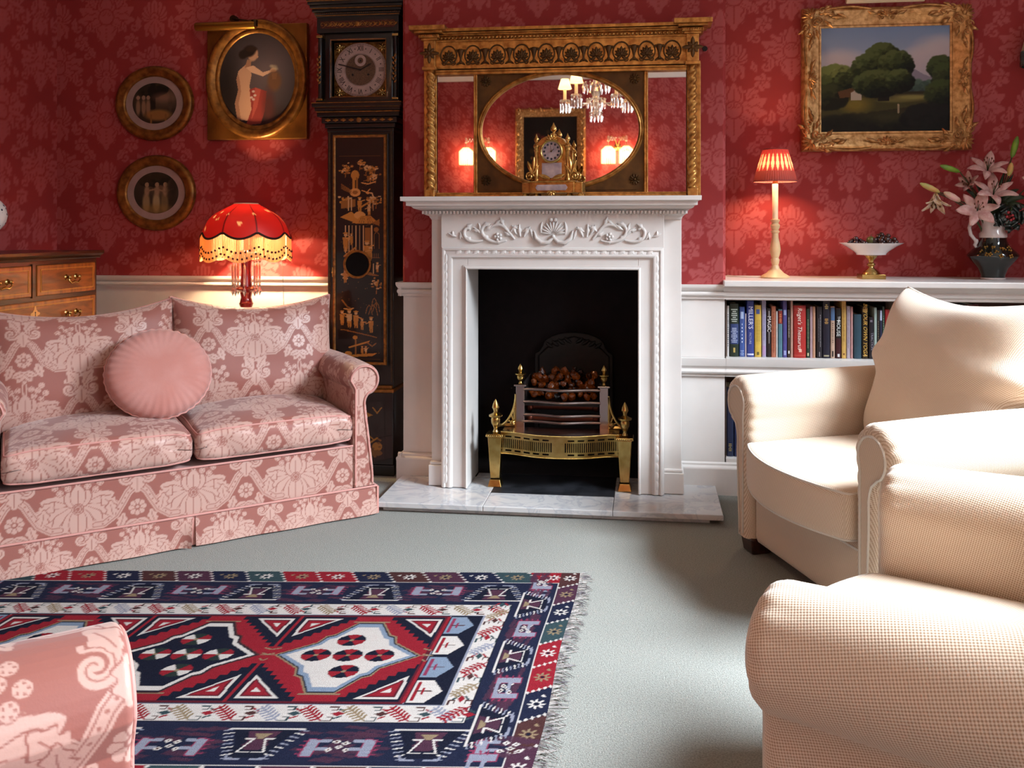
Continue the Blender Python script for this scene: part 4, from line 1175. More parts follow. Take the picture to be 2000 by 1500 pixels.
# hood frieze and cornice
fz = MB().box(-.196, .196, hf + .0, .10, 2.058, 2.135).build('hood_frieze', EBONY, lc, 0, .002)
b = MB()
MB().box(-.178, .178, hf - .002, hf, 2.078, 2.112).build('fret_ground', mat('fret_red_ground', '4a1c10', 0.7), fz, 0)
for i in range(15):
    x = -.168 + i * .024
    b.scroll((x, hf - .003, 2.095), i * 1.1, .014, 1.25, .0024, 1 if i % 2 else -1)
    b.leaf((x + .008, hf - .002, 2.086), .8, .022, .008, .004); b.leaf((x + .006, hf - .002, 2.104), -.7, .020, .007, .004)
b.ball((0, hf - .004, 2.095), .012, 10, 6, (1, .4, 1)); b.build('pierced_fret', GOLDPAINT, fz, 60)
b = MB()
for o, z0, z1 in ((.200, 2.130, 2.140), (.206, 2.140, 2.152), (.214, 2.152, 2.166), (.222, 2.170, 2.184), (.230, 2.184, 2.200), (.233, 2.200, 2.222)): b.box(-o, o, hf - (o - .196), .10, z0, z1)
b.build('hood_cornice', EBONY, lc, 0, .003)
b = MB()
for o, z in ((.2145, 2.168), (.2005, 2.137), (.2325, 2.199)): b.box(-o, o, hf - (o - .1955), -.05, z - .0015, z + .002)
for i in range(44): b.ball((-.20 + i * .0093, hf - .012, 2.146), .0022, 5, 4)
b.build('cornice_gold_line', GOLDPAINT, lc, 0)
# plinth panel painting
c = Canvas(-.125, .125, 0, .27, .0026, hx('120c0a')); g1, g2 = hx('9a6a25'), hx('6e4a1a'); r = random.Random(5)
c.poly([(-.06, .20), (.0, .235), (.07, .205), (.04, .195), (-.04, .19)], g1)
for x in (-.035, -.022, .005, .018): c.line([(x, .195), (x, .12)], .005, g2)
for q in ((.02, .13), (.05, .10), (.075, .09), (.06, .05)): c.line([(.0, .15), q], .006, g1)
c.line([(.03, .06), (.09, .10)], .008, g1); c.disc(.09, .06, .024, .02, g1); c.disc(.085, .03, .03, .014, g2)
for x in (-.08, -.05, -.07): c.disc(x, .12 + x * .3, .022, .03, g2); c.disc(x, .16 + x * .3, .009, .010, g1)
c.line([(.07, .24), (.09, .215), (.11, .24)], .006, g1)
for _ in range(40): c.disc(r.uniform(-.11, .11), r.uniform(.01, .1), r.uniform(.003, .008), .004, g2)
P = np.zeros((c.ny, c.nx, 3)); P[..., 0] = c.X; P[..., 1] = yf - .0315; P[..., 2] = .075 + c.Y
pp = grid('plinth_painting', P, LACQUER, lc); set_attr(pp, 'col', c.rgba_lin(), 'FLOAT_COLOR')
# ------------------------------------------------------------------ pictures on the walls
def painted(name, c, x0, z0, y, parent, mask=None):
    P = np.zeros((c.ny, c.nx, 3)); P[..., 0] = x0 + c.X; P[..., 1] = y; P[..., 2] = z0 + c.Y
    o = grid(name, P, PAINTED, parent, keep=mask)
    set_attr(o, 'col', c.rgba_lin(), 'FLOAT_COLOR'); return o
def foliage(c, r, x, y, rx, ry, cols, n, sz):
    for _ in range(n):
        a = r.uniform(0, 2 * PI); d = math.sqrt(r.random())
        px, py = x + d * rx * math.cos(a), y + d * ry * math.sin(a)
        lit = (py - y) / ry * .5 + .5 - (px - x) / rx * .25
        k = min(len(cols) - 1, max(0, int(lit * len(cols) + r.uniform(-.8, .8))))
        q = sz * r.uniform(.6, 1.3); c.disc(px, py, q * 1.3, q, cols[k], .8, .3)

# landscape
FW, FH = .752, .678
pt = thing('landscape_painting', 'gilt framed landscape painting of a great dark tree on the alcove wall', 'painting', (1.097, 4.19, 1.836), 0)
c = Canvas(-.29, .29, -.245, .245, .0028, hx('7f8ba0')); r = random.Random(3)
for j in range(60):
    t = j / 59; c.poly([(-.3, -.05 + .3 * t), (.3, -.05 + .3 * t), (.3, .26), (-.3, .26)], [(1 - t) * a + t * b_ for a, b_ in zip(hx('a7a3a8'), hx('6f83a3'))])
for x, y, q in ((-.26, .06, .05), (-.22, .09, .045), (-.17, .08, .05), (-.12, .05, .06), (.12, .06, .06), (.16, .09, .05), (.21, .12, .06), (.26, .14, .05), (.28, .08, .08), (.20, .05, .08), (-.24, .02, .07)):
    c.disc(x, y, q * 1.3, q, hx('b0a4a6'), .8, .5); c.disc(x + .01, y - .02, q, q * .8, hx('9d949b'), .6, .5)
c.poly([(.05, -.02), (.09, .02), (.13, .045), (.17, .02), (.24, -.01), (.3, -.02), (.3, -.06), (.05, -.06)], hx('7d7480')); foliage(c, r, .15, -.04, .11, .03, [hx('273233'), hx('37473f'), hx('485a4c')], 160, .010)
c.poly([(-.3, -.06), (.3, -.06), (.3, -.25), (-.3, -.25)], hx('2a2414'))
c.poly([(-.3, -.12), (-.1, -.085), (.1, -.09), (.2, -.075), (.25, -.09), (.1, -.13), (-.05, -.15), (-.3, -.2)], hx('3c381a'))
c.disc(-.13, -.115, .06, .035, hx('7a6a24'), .8, .6); c.disc(.12, -.085, .09, .012, hx('8d8247'), .8, .5); c.disc(.06, -.10, .08, .008, hx('6e6634'), .7, .5)
foliage(c, r, -.22, .0, .09, .07, [hx('14180b'), hx('282d13'), hx('434a22'), hx('656c36')], 620, .0075)
foliage(c, r, -.25, -.08, .08, .05, [hx('15160b'), hx('232612'), hx('30351a')], 300, .012)
c.poly([(-.21, -.055), (-.14, -.035), (-.11, -.075), (-.20, -.085)], hx('54381f')); c.poly([(-.15, -.095), (-.15, -.06), (-.125, -.045), (-.105, -.06), (-.105, -.095)], hx('a89a8a')); c.poly([(-.16, -.06), (-.125, -.04), (-.10, -.062), (-.125, -.048)], hx('6b4a30'))
c.poly([(-.03, -.10), (-.025, .02), (.01, .02), (.02, -.10)], hx('17120b'))
for x, y, rx, ry in ((-.01, .10, .075, .065), (-.06, .05, .085, .07), (.05, .06, .075, .07), (-.03, -.02, .11, .06), (.065, -.01, .06, .05)):
    foliage(c, r, x, y, rx, ry, [hx('0b0d06'), hx('13170b'), hx('20260f'), hx('353d1c'), hx('4c5429')], 620, .0075)
for x, y, rx, ry in ((.25, .05, .06, .05), (.27, .0, .06, .07), (.25, -.07, .07, .06)): foliage(c, r, x, y, rx, ry, [hx('0a0d07'), hx('151a0d'), hx('283018'), hx('39421f')], 400, .0075)
foliage(c, r, .0, -.21, .31, .045, [hx('0f0e09'), hx('17150c'), hx('211f12')], 420, .016); c.disc(.04, -.175, .12, .02, hx('3a3a1c'), .6, .7); c.disc(-.2, -.2, .1, .03, hx('111009'), .8, .6); foliage(c, r, .2, -.18, .12, .05, [hx('0d0d09'), hx('141310')], 260, .016)
c.line([(.06, -.155), (.06, -.125)], .007, hx('8a7c62')); c.disc(.06, -.12, .004, .005, hx('9a8568'))
painted('canvas', c, 0, 0, -.012, pt)
prof = [(0, 0), (0, .016), (.008, .020), (.012, .017), (.020, .020), (.040, .034), (.060, .050), (.070, .056), (.078, .052), (.084, .046), (.09, .03), (.09, 0)]
MB().rect_frame(.57, .482, prof, None).build('frame', GILTFRAME, pt, 50)
b = MB(); r = random.Random(8)
def cartouche(b, x, z, sx, sz, k=1.0):
    """swept corner ornament of C-scrolls, shell and leaves"""
    M = Matrix.Translation((x, -.046, z)) @ Matrix.Scale(sx, 4, (1, 0, 0)) @ Matrix.Scale(sz, 4, (0, 0, 1))
    for q in range(7): b.leaf((0, 0, 0), -.5 + q * .43, .045 * k, .017 * k, .016, 0, M)
    b.ball((0, -.012, 0), .012 * k, 8, 5, M=M)
    for (px, pz, a, f) in ((-.05, .022, 0, 1), (.022, -.05, 1.6, -1), (-.03, -.022, 3, -1), (-.02, -.035, .6, 1), (-.085, .012, 1, -1), (.012, -.085, 0, 1)):
        b.scroll((px * k, -.006, pz * k), a, .020 * k, 1.3, .006 * k, f, M)
    for (px, pz, a, L) in ((-.035, .01, 2.9, .07), (-.09, -.005, 3.0, .055), (-.055, .03, 2.4, .04), (.01, -.035, -1.4, .07), (-.005, -.09, -1.5, .055), (.03, -.055, -.9, .04), (-.06, -.02, -2.6, .05), (-.02, -.06, -2.1, .05), (-.115, .01, 3.3, .045), (.01, -.115, -1.75, .045)):
        b.leaf((px * k, 0, pz * k), a, L * k, .019 * k, .014, .5, M, lobes=2)
for sx in (-1, 1):
    for sz in (-1, 1):
        cartouche(b, sx * .335, sz * .288, sx, sz)
for x, z, a in ((0, .292, 0), (0, -.292, 1), (-.335, 0, 2), (.335, 0, 3)):
    M = Matrix.Translation((x, -.048, z)) @ Matrix.Rotation((a > 1) * PI / 2, 4, 'Y')
    for q in range(7): b.leaf((0, 0, -.008), .1 + q * .49, .036, .015, .012, 0, M)
    for s in (-1, 1):
        b.scroll((s * .032, -.004, .004), 0, .015, 1.3, .005, s, M); b.scroll((s * .024, -.004, -.018), 2, .011, 1.3, .004, -s, M)
        b.leaf((s * .04, 0, 0), .15 if s > 0 else PI - .15, .055, .016, .010, .4 * s, M, lobes=2)
    b.ball((0, -.010, -.006), .010, 8, 5, M=M)
for s in (-1, 1):
    for half in (-1, 1):
        P = [(half * (.07 + .20 * i / 14), -.030 - .022, s * (.318 + .012 * math.sin(PI * i / 14))) for i in range(15)]
        b.tube(P, .006, 6)
        P = [(s * (.362 + .010 * math.sin(PI * i / 14)), -.052, half * (.06 + .165 * i / 14)) for i in range(15)]
        b.tube(P, .006, 6)
b.build('carved_ornament', GILTFRAME, pt, 60)
# sight-edge beading
pl = thing('picture_light', 'cream picture light above the gilt framed landscape', 'picture light', (1.078, 4.10, 2.187))
MB().lathe([(.0, -.17), (.016, -.17), (.017, -.165), (.017, .165), (.016, .17), (0, .17)], (0, 0, 0), 20, Matrix.Rotation(PI / 2, 4, 'Y')).build('shade_tube', mat('cream_enamel', 'c9b89a', 0.4), pl, 40)
MB().tube([(0, .012, .0), (0, .05, .03), (0, .088, .03)], .005, 8).lathe([(.02, 0), (.02, .006)], (0, 0, 0), 14, Matrix.Translation((0, .09, .03)) @ Matrix.Rotation(PI / 2, 4, 'X')).build('bracket', BRASS, pl, 40)

# oval portrait in a square gilt frame
po = thing('oval_portrait', 'dark oval portrait in a square gilt frame beside the longcase clock', 'painting', (-1.932, 4.183, 1.885))
MB().box(-.262, .262, -.028, .006, -.292, .285).build('frame_board', mat('worn_gilt_board', '966428', 0.38, 0.65, var=0.35, vscale=7, col2='6c4416'), po, 0, .004)
MB().rect_frame(.40, .468, [(-.004, .024), (-.002, .034), (.012, .040), (.018, .036), (.034, .050), (.052, .056), (.062, .050), (.066, .038), (.066, .020)], Matrix.Translation((.004, 0, .008)), True, 90).build('oval_moulding', GILTBROWN, po, 60)
b = MB()
for k in range(84):
    a = 2 * PI * k / 84
    b.leaf((.004 + .247 * math.cos(a), -.046, .008 + .284 * math.sin(a)), a + 1.2, .014, .008, .006)
b.build('leaf_edge', GILTBROWN, po, 60)
c = Canvas(-.20, .20, -.236, .236, .0026, hx('3b3436')); r = random.Random(6)
for j in range(50):
    t = j / 49; c.disc(.05, .05, .26 * (1 - t) + .02, .24 * (1 - t) + .02, [(1 - t) * a + t * b_ for a, b_ in zip(hx('2a2426'), hx('5c4f53'))], .25, .3)
c.disc(-.17, -.1, .08, .2, hx('1c1614'), .9, .6); c.disc(.1, -.22, .2, .06, hx('2a1a18'), .9, .6)
sk, sk2, sk3 = hx('a8826a'), hx('8d6752'), hx('b8947c'); hair = hx('1f1512')
# figure in a red wrap, seen from the side, reaching towards an urn
c.poly([(-.105, -.20), (-.118, -.12), (-.10, -.05), (-.11, .0), (-.098, .045), (-.06, .075), (-.035, .06), (-.03, .02), (-.04, -.03), (-.035, -.09), (-.01, -.14), (-.02, -.21)], sk)
c.poly([(-.105, -.20), (-.118, -.12), (-.10, -.05), (-.11, .0), (-.10, .03), (-.09, -.01), (-.085, -.06), (-.098, -.12), (-.085, -.20)], sk2)
c.poly([(-.065, .06), (-.052, .10), (-.03, .095), (-.035, .055)], sk2); c.disc(-.022, .125, .026, .034, sk, 1, .15, -.2)
c.poly([(-.002, .125), (.008, .112), (.0, .106)], sk); c.disc(-.042, .142, .036, .028, hair, 1, .2, .4); c.disc(-.075, .125, .022, .022, hair, 1, .2); c.disc(-.03, .152, .03, .014, hx('2a1c16'), 1, .2)
c.poly([(-.06, .06), (-.03, .035), (.03, .015), (.075, .035), (.08, .048), (.03, .035), (-.02, .07)], sk3); c.disc(.085, .045, .016, .012, sk, 1, .2)
for x, y, q in ((.09, .06, .014), (.075, .065, .010), (.10, .05, .010)): c.disc(x, y, q, q * .7, hx('a4977a'), .6, .5)
c.disc(.09, -.01, .035, .05, hx('5d3f2a'), .95, .25); c.poly([(.075, .03), (.105, .03), (.10, .0), (.08, .0)], hx('6b4a33'))
c.poly([(-.04, -.05), (-.01, -.04), (.05, -.06), (.04, -.16), (.02, -.22), (-.06, -.23), (-.03, -.15)], hx('7a2f2a')); c.poly([(-.01, -.04), (.02, -.05), (.0, -.14), (-.03, -.20)], hx('93433a'))
for x, y in ((-.02, -.06), (-.012, -.08), (-.02, -.10), (-.03, -.09)): c.disc(x, y, .008, .006, hx('b8b0aa'), .8, .3)
c.disc(.06, -.14, .03, .08, hx('4c2522'), .8, .5)
painted('canvas', c, .004, .008, -.0295, po, lambda p: ((p[:, 0] - .004) / .199) ** 2 + ((p[:, 2] - .008) / .234) ** 2 < 1)
pl = thing('picture_light', 'brass picture light tube above the oval portrait', 'picture light', (-2.06, 4.085, 2.148))
MB().lathe([(0, -.155), (.019, -.155), (.021, -.15), (.021, .15), (.019, .155), (0, .155)], (0, 0, 0), 20, Matrix.Rotation(PI / 2, 4, 'Y')).build('shade_tube', mat('old_brass_tube', '8a5f22', 0.35, 0.9), pl, 40)
MB().tube([(.15, .0, .012), (.10, .03, .03), (.0, .075, .055)], .0045, 8).lathe([(.016, 0), (.016, .03)], (.15, 0, -.006), 12).lathe([(.018, 0), (.018, .03)], (0, 0, 0), 12, Matrix.Translation((0, .107, .055)) @ Matrix.Rotation(PI / 2, 4, 'X')).build('bracket', mat('dark_brass_bracket', '3d2a14', 0.4, 0.8), pl, 40)

# two small oval prints
def oval_print(label, x, z, seed, w, h):
    o = thing('oval_print', label, 'picture', (x, 4.19, z), 0, 'small oval prints on the alcove wall')
    MB().rect_frame(w - .10, h - .088, [(-.006, .004), (-.004, .012), (.006, .018), (.012, .016), (.026, .026), (.040, .024), (.048, .014), (.05, .0)], None, True, 80).build('frame', GILTBROWN, o, 60)
    mt = MB(); n = 72; ia, ib = w / 2 - .092, h / 2 - .082
    V = []; F = []
    for k in range(n):
        a = 2 * PI * k / n; V += [(ia * math.cos(a), -.006, ib * math.sin(a)), ((w / 2 - .05) * math.cos(a), -.006, (h / 2 - .044) * math.sin(a))]
    for k in range(n):
        j = (k + 1) % n; F.append((2 * k, 2 * j, 2 * j + 1, 2 * k + 1))
    mt.add(V, F).build('mount', mat('mauve_grey_mount_%d' % seed, '9a8078', 0.7, var=.06), o, 0)
    c = Canvas(-ia - .004, ia + .004, -ib - .004, ib + .004, .0024, hx('2c2319')); r = random.Random(seed)
    c.disc(.02, .04, ia, ib * .7, hx('4a3c2c'), .7, .7)
    c.disc(.06, .03, .07, .04, hx('6d5340'), .8, .7)
    foliage(c, r, -.02, .08, .09, .04, [hx('1b1710'), hx('2a2317'), hx('372d1c')], 220, .012)
    if seed == 1:
        c.line([(-.01, .09), (-.01, -.02)], .03, hx('1d1711'))
        for x in (-.09, -.06, -.035): c.disc(x, -.02, .012, .04, hx('8a6a50'), .9, .3); c.disc(x, .03, .010, .011, hx('8f705a'))
        c.disc(.02, -.06, .07, .028, hx('8c5f30'), .95, .25); c.line([(.06, -.06), (.06, -.10)], .010, hx('7a5228')); c.line([(-.02, -.06), (-.02, -.10)], .010, hx('7a5228')); c.disc(.085, .0, .012, .04, hx('4a3a2c'), .9, .3)
        c.disc(.05, .03, .05, .02, hx('8a6450'), .6, .6)
    else:
        for x, col in ((-.055, '8a7350'), (.0, '9a8560'), (.045, '6e5a3c')):
            c.disc(x, -.05, .02, .05, hx(col), .95, .25); c.disc(x + .004, .01, .014, .025, hx('8f7358'), .9, .3); c.disc(x + .004, .042, .011, .012, hx('8f7358'))
        c.line([(-.05, .01), (.0, .02), (.05, .005), (.09, .02)], .008, hx('83684e')); c.disc(.0, -.085, .08, .025, hx('8a6a38'), .7, .5)
        c.disc(.09, .03, .03, .06, hx('1f1a12'), .8, .5)
    painted('print', c, 0, 0, -.005, o, lambda p: (p[:, 0] / (ia + .003)) ** 2 + (p[:, 2] / (ib + .003)) ** 2 < 1)
oval_print('small oval print of figures and a cow under a tree, hung above the other', -2.493, 1.787, 1, .424, .372)
oval_print('small oval print of three dancing figures, hung below the other', -2.484, 1.329, 2, .427, .376)

# ------------------------------------------------------------------ built-in bookcase in the right alcove
BKX = BX1
bk = thing('built_in_bookcase', 'white painted built-in bookcase with a deep top filling the right alcove', 'bookcase', (BX1, DY, 0))
XE = XR - .002
def K(b, x0, x1, y0, y1, z0, z1): return b.box(x0 - BX1, x1 - BX1, y0 - DY, y1 - DY, z0, z1)
x0 = BX1 + .0
K(MB(), BX1 - .012, XE, 3.775, AY - .002, .899, .925).build('top_board', WHITE, bk, 0, .004)
prof = [(0, .842), (.008, .842), (.008, .852), (.016, .856), (.018, .866), (.014, .874), (.024, .880), (.034, .892), (.036, .899), (0, .899)]
b = MB(); V = [(-.010, -o, z) for o, z in prof] + [(XE - BX1, -o, z) for o, z in prof]; k = len(prof)
b.add(V, [tuple(range(k - 1, -1, -1)), tuple(range(k, 2 * k))] + [(i, (i + 1) % k, k + (i + 1) % k, k + i) for i in range(k)])
b.build('cornice_moulding', WHITE, bk, 30)
b = MB(); K(b, BX1 + .002, XE, DY, DY + .022, .838, .899); b.build('face_rail', WHITE, bk, 0)
b = MB(); K(b, BX1 + .002, XE, DY + .002, AY - .002, .562, .588); b.build('shelf', WHITE, bk, 0, .002)
prof = [(0, .508), (.006, .508), (.006, .520)] + arc(.010, .530, .010, -PI / 2, PI / 2, 4) + [(.010, .545), (.020, .555), (.024, .570), (.026, .588), (0, .588)]
b = MB(); V = [(-.03 * 0 - .002, -o, z) for o, z in prof] + [(XE - BX1, -o, z) for o, z in prof]; k = len(prof)
b.add(V, [tuple(range(k - 1, -1, -1)), tuple(range(k, 2 * k))] + [(i, (i + 1) % k, k + (i + 1) % k, k + i) for i in range(k)])
b.build('shelf_moulding', WHITE, bk, 30)
b = MB(); K(b, BX1 + .002, XE, DY + .001, AY - .002, .118, .152); b.build('bottom_shelf', WHITE, bk, 0)
b = MB(); K(b, BX1 + .002, XE, DY + .002, AY - .01, .0, .118); b.build('base', WHITE, bk, 0)
k = len(SKIRT); b = MB(); V = [(0, -o, z) for o, z in SKIRT] + [(XE - BX1, -o, z) for o, z in SKIRT]
b.add(V, [tuple(range(k - 1, -1, -1)), tuple(range(k, 2 * k))] + [(i, (i + 1) % k, k + (i + 1) % k, k + i) for i in range(k)]).build('base_moulding', WHITE, bk, 30)
MBR = mat('brown_shelf_back', '4a2415', 0.7, var=.3)
K(MB(), BX1 + .002, XE, AY - .012, AY - .003, .152, .899).build('back_panel', MBR, bk, 0)
K(MB(), BX1 + .002, BX1 + .0035, DY + .02, AY - .012, .152, .899).build('side_panel', mat('brown_side_panel', '6b5548', 0.7), bk, 0)
# mid-height band on the chimney-breast side, lined up with the shelf
mould('trim_chimney_band', [((.15, DY), (BX1, DY), (0, -1))], [(o, z) for o, z in prof])

# ------------------------------------------------------------------ books
PAGE = mat('book_pages', 'cbbd9f', 0.9, var=.1)
BOOKMAT = {}
def cover_mat(h):
    if h not in BOOKMAT: BOOKMAT[h] = mat('book_cover_' + h, h, 0.45, var=0.08, vscale=30)
    return BOOKMAT[h]
def ink(h):
    if 'i' + h not in BOOKMAT: BOOKMAT['i' + h] = mat('book_lettering_' + h, h, 0.5)
    return BOOKMAT['i' + h]
SHZ = .5885
def book(x, w, hgt, col, label, lets=(), blocks=(), z0=SHZ, y=3.875, d=.16, lean=0, group='books on the bookcase shelf'):
    """lets: (text, size, height of middle 0..1, colour, shear, across)   blocks: (z from, z to, colour, width fraction, offset)"""
    o = thing('book', label, 'book', (x + w / 2, y, z0), 0, group)
    if lean: o.rotation_euler = (0, lean, 0)
    b = MB(); hw = w / 2 - .0004; sp = []
    for i in range(7):
        a = PI * i / 6; sp.append((-hw * math.cos(a), -.18 * w * math.sin(a) ** .8))
    ins = [(hw, d), (hw - .002, d), (hw - .002, .003), (-hw + .002, .003), (-hw + .002, d), (-hw, d)] if w > .008 else [(hw, d), (-hw, d)]
    pl_ = sp + ins
    V = [(p[0], p[1], 0) for p in pl_] + [(p[0], p[1], hgt) for p in pl_]; n = len(pl_)
    F = [tuple(range(n)), tuple(range(2 * n - 1, n - 1, -1))] + [(i, n + i, n + (i + 1) % n, (i + 1) % n) for i in range(n)]
    b.add(V, F); cvr = b.build('cover', cover_mat(col), o, 35)
    if w > .008:
        MB().box(-hw + .0022, hw - .0022, .004, d - .004, .003, hgt - .004).build('pages', PAGE, o, 0)
    for (z0_, z1_, bc, fr, off) in blocks:
        bb = MB(); yy = -.18 * w - .0006
        k2 = fr * hw
        xs = np.linspace(off * hw - k2, off * hw + k2, 7)
        V = []; 
        for xx in xs:
            c_ = max(-1, min(1, xx / hw)); V += [(xx, -.18 * w * max(0, (1 - c_ * c_)) ** .4 - .0006, z0_ * hgt), (xx, -.18 * w * max(0, (1 - c_ * c_)) ** .4 - .0006, z1_ * hgt)]
        bb.add(V, [(2 * i, 2 * i + 2, 2 * i + 3, 2 * i + 1) for i in range(6)]).build('spine_band', ink(bc), cvr, 0)
    for (s, size, zc, lc_, sh, ac) in lets:
        V, F = text_geo(s, size, .0004, 'CENTER', sh)
        M = Matrix.Translation((ac * hw, -.18 * w - .0012, zc * hgt)) @ Matrix.Rotation(PI / 2, 4, 'Y') @ TXZ
        MB().add(V, F, M).build('lettering', ink(lc_), cvr, 0)
    return o
def tiny(z0_, z1_, col, fr, n, off=0.0):
    """rows of lettering too small to read, as thin lines across the spine"""
    return [(z0_ + (z1_ - z0_) * i / n, z0_ + (z1_ - z0_) * (i + .5) / n, col, fr * (.75 + .25 * math.sin(i * 2.3)), off) for i in range(n)]
PX = lambda px: .3385 + (px - 118) * .0004184          # along the shelf
HT = lambda t, a: (650 + (a - 120) * .022 - t) * .000432
bs = [
 (145, 152, 150, '6b5548', 'tan brown book at the end of the shelf against the white upright', (), ()),
 (155, 178, 138, 'cfccca', 'thin white book with its spine between the tan and green books', (), tiny(.2, .85, '55555c', .5, 16)),
 (180, 278, 118, '1d2a1f', 'thick dark green and navy book with a gold device at its foot', (), tiny(.66, .92, 'a8b0a8', .7, 7) + [(.24, .62, '2b3a68', .98, 0)] + tiny(.27, .56, 'aab4cc', .75, 9) + [(.08, .17, 'b39a58', .2, 0)]),
 (282, 338, 150, '38508e', 'mid blue book with pale lettering left of the tall blue guide', (), [(.76, .9, '9fb0cf', .55, 0)] + tiny(.28, .7, 'c4cfe4', .22, 6) + tiny(.03, .14, '8ea0c8', .7, 4)),
 (340, 355, 220, 'b9a9ae', 'thin pale booklet between two blue books', (), ()),
 (357, 433, 90, '2f3c80', "tall blue guide lettered MILLER'S in white", (("MILLER'S", .0265, .70, 'd5d9ea', 0, .0), ('PICTURE', .013, .33, '9fa8d0', 0, -.1)), [(.03, .06, 'b9bdd8', .9, 0)]),
 (437, 506, 135, 'c9a748', 'yellow book with a small blue square near its top', (), [(.83, .92, '3f4f86', .5, 0)] + tiny(.3, .72, '8f7a2c', .16, 18, -.25) + tiny(.3, .72, '8f7a2c', .16, 18, .35) + [(.04, .10, '5e5426', .35, 0)]),
 (512, 555, 88, '9d97b0', 'tall lilac book next to the yellow one', (), tiny(.3, .9, '6f6d95', .35, 22) + [(.03, .2, 'a284ab', .7, 0)]),
 (560, 604, 170, '201618', 'black book lettered MAGIC in white', (('MAGIC', .022, .68, 'dcd6d4', 0, .1),), [(.84, .95, 'cfc8c8', .12, .1), (.28, .52, 'bdb6b6', .10, .1)]),
 (607, 654, 148, 'a8644a', 'terracotta orange paperback right of the black magic book', (), tiny(.1, .9, '7c3f2c', .45, 26)),
 (656, 672, 200, 'c9c3bf', 'thin white paperback between terracotta and teal spines', (), ()),
 (676, 720, 180, '4f7582', 'teal book with a red title block', (), [(.70, .97, '7d241f', .98, 0)] + tiny(.73, .92, 'c98a4a', .5, 5)),
 (723, 766, 85, '4b4583', 'tall violet blue book beside the teal one', (), [(.74, .83, '8e9cc4', .6, 0), (.04, .12, '8e94c0', .6, 0)]),
 (770, 800, 185, '3d2c22', 'thin dark brown book with a white publisher oval', (), tiny(.42, .85, 'a9a294', .4, 16) + [(.08, .14, 'dcd8d2', .45, 0)]),
 (803, 826, 85, 'c49c8c', 'tall thin salmon book next to the red thesaurus', (), [(.0, 1., 'a87c70', .12, 0)]),
 (829, 958, 143, 'a52a26', "thick red thesaurus lettered Roget's Thesaurus in white", (("Roget's Thesaurus", .0245, .56, 'e8cfc4', .25, -.05),), [(.945, .952, 'cf6a5c', .96, 0), (.915, .922, 'cf6a5c', .96, 0), (.045, .051, 'cf6a5c', .96, 0), (.11, .17, 'd8a898', .22, .05)]),
 (961, 994, 180, '26382a', 'thin dark green book right of the red thesaurus', (), tiny(.2, .8, '93a07c', .28, 18) + [(.04, .1, 'b9b48a', .5, 0)]),
 (998, 1022, 158, 'b59aa2', 'thin mauve paperback, first of the pale pair after the green book', (), [(0, 1, '8d6f7a', .10, .5)]),
 (1024, 1052, 158, 'c09478', 'thin peach paperback, second of the pale pair after the green book', (), [(0, 1, '9a6650', .12, -.1)]),
 (1062, 1120, 158, '211c22', 'black book with two columns of small white lettering', (), tiny(.22, .85, 'bdb8bc', .10, 26, .3) + tiny(.32, .78, '8d8a90', .10, 20, -.3) + [(.03, .12, '9c9398', .12, 0)]),
 (1122, 1198, 100, '1c1a2a', 'thick navy book with a gold ring emblem', (), tiny(.86, .95, 'd9c98a', .5, 3) + tiny(.60, .70, 'b38a4a', .55, 5) + [(.03, .055, '9c947a', .7, 0)]),
 (1202, 1246, 158, 'b89a86', 'buff paperback with a blue top', (), [(.73, .98, '49658a', .95, 0)] + tiny(.3, .7, '5a4a3e', .3, 10) + [(.03, .14, '2a2420', .35, 0)]),
 (1254, 1308, 175, '3a1218', 'maroon and black book lettered in white and green', (('THE', .014, .78, 'e6e4e0', 0, .1), ('HOUSE', .022, .60, 'd6dad6', 0, -.1)), [(.40, .98, '15120f', .99, 0), (.03, .09, 'c9c5c5', .4, 0)]),
 (1312, 1358, 90, 'c29a52', 'tall ochre yellow book in the middle of the shelf', (), tiny(.3, .95, '8a652c', .3, 22) + [(.06, .09, '6b3a20', .3, 0)]),
 (1362, 1398, 158, 'a99ba4', 'pale lilac grey paperback right of the ochre book', (), tiny(.2, .95, '6d6478', .35, 24)),
 (1400, 1426, 165, 'b88a86', 'thin dusty pink paperback beside the blank teal book', (), [(0, 1, '9c6d6d', .12, -.4)]),
 (1432, 1510, 238, '2c4654', 'thick plain blue-green cloth book without lettering', (), ()),
 (1514, 1574, 165, '2a1d10', 'black book with slanting gold lettering', (('BE YOUR OWN YOGA', .0225, .56, 'cfa54a', .35, 0),), [(.90, .96, 'a8884a', .8, 0), (.06, .075, '9c8460', .8, 0)]),
 (1580, 1630, 268, '1a151c', 'short black book lettered in small grey capitals', (('TRACTION', .015, .42, '8f8a98', 0, .3),), [(.88, .93, '6a6470', .5, 0)]),
 (1634, 1662, 175, '9db0a8', 'pale sage green book near the cushion corner', (), ()),
 (1664, 1688, 200, '2c2621', 'thin dark brown book near the cushion corner', (), tiny(.3, .8, '7a6c58', .3, 10)),
 (1690, 1714, 195, '262a44', 'thin navy book with a white top near the cushion corner', (), [(.78, .98, 'a9b4cc', .9, 0)]),
 (1716, 1738, 165, '33453a', 'thin bottle green book near the cushion corner', (), tiny(.2, .85, '8a967c', .35, 14)),
 (1742, 1786, 195, '9c2428', 'bright red book partly behind the chair cushion', (), ()),
 (1788, 1832, 225, 'b89878', 'buff book partly behind the chair cushion', (), ()),
 (1845, 1858, 130, 'c9c2bc', 'thin white book rising above the chair cushion edge', (), ()),
]
for (a, e, t, col, lab, lets, blk) in bs:
    book(PX(a), PX(e) - PX(a), min(.2475, HT(t, a)), col, lab, lets, blk)
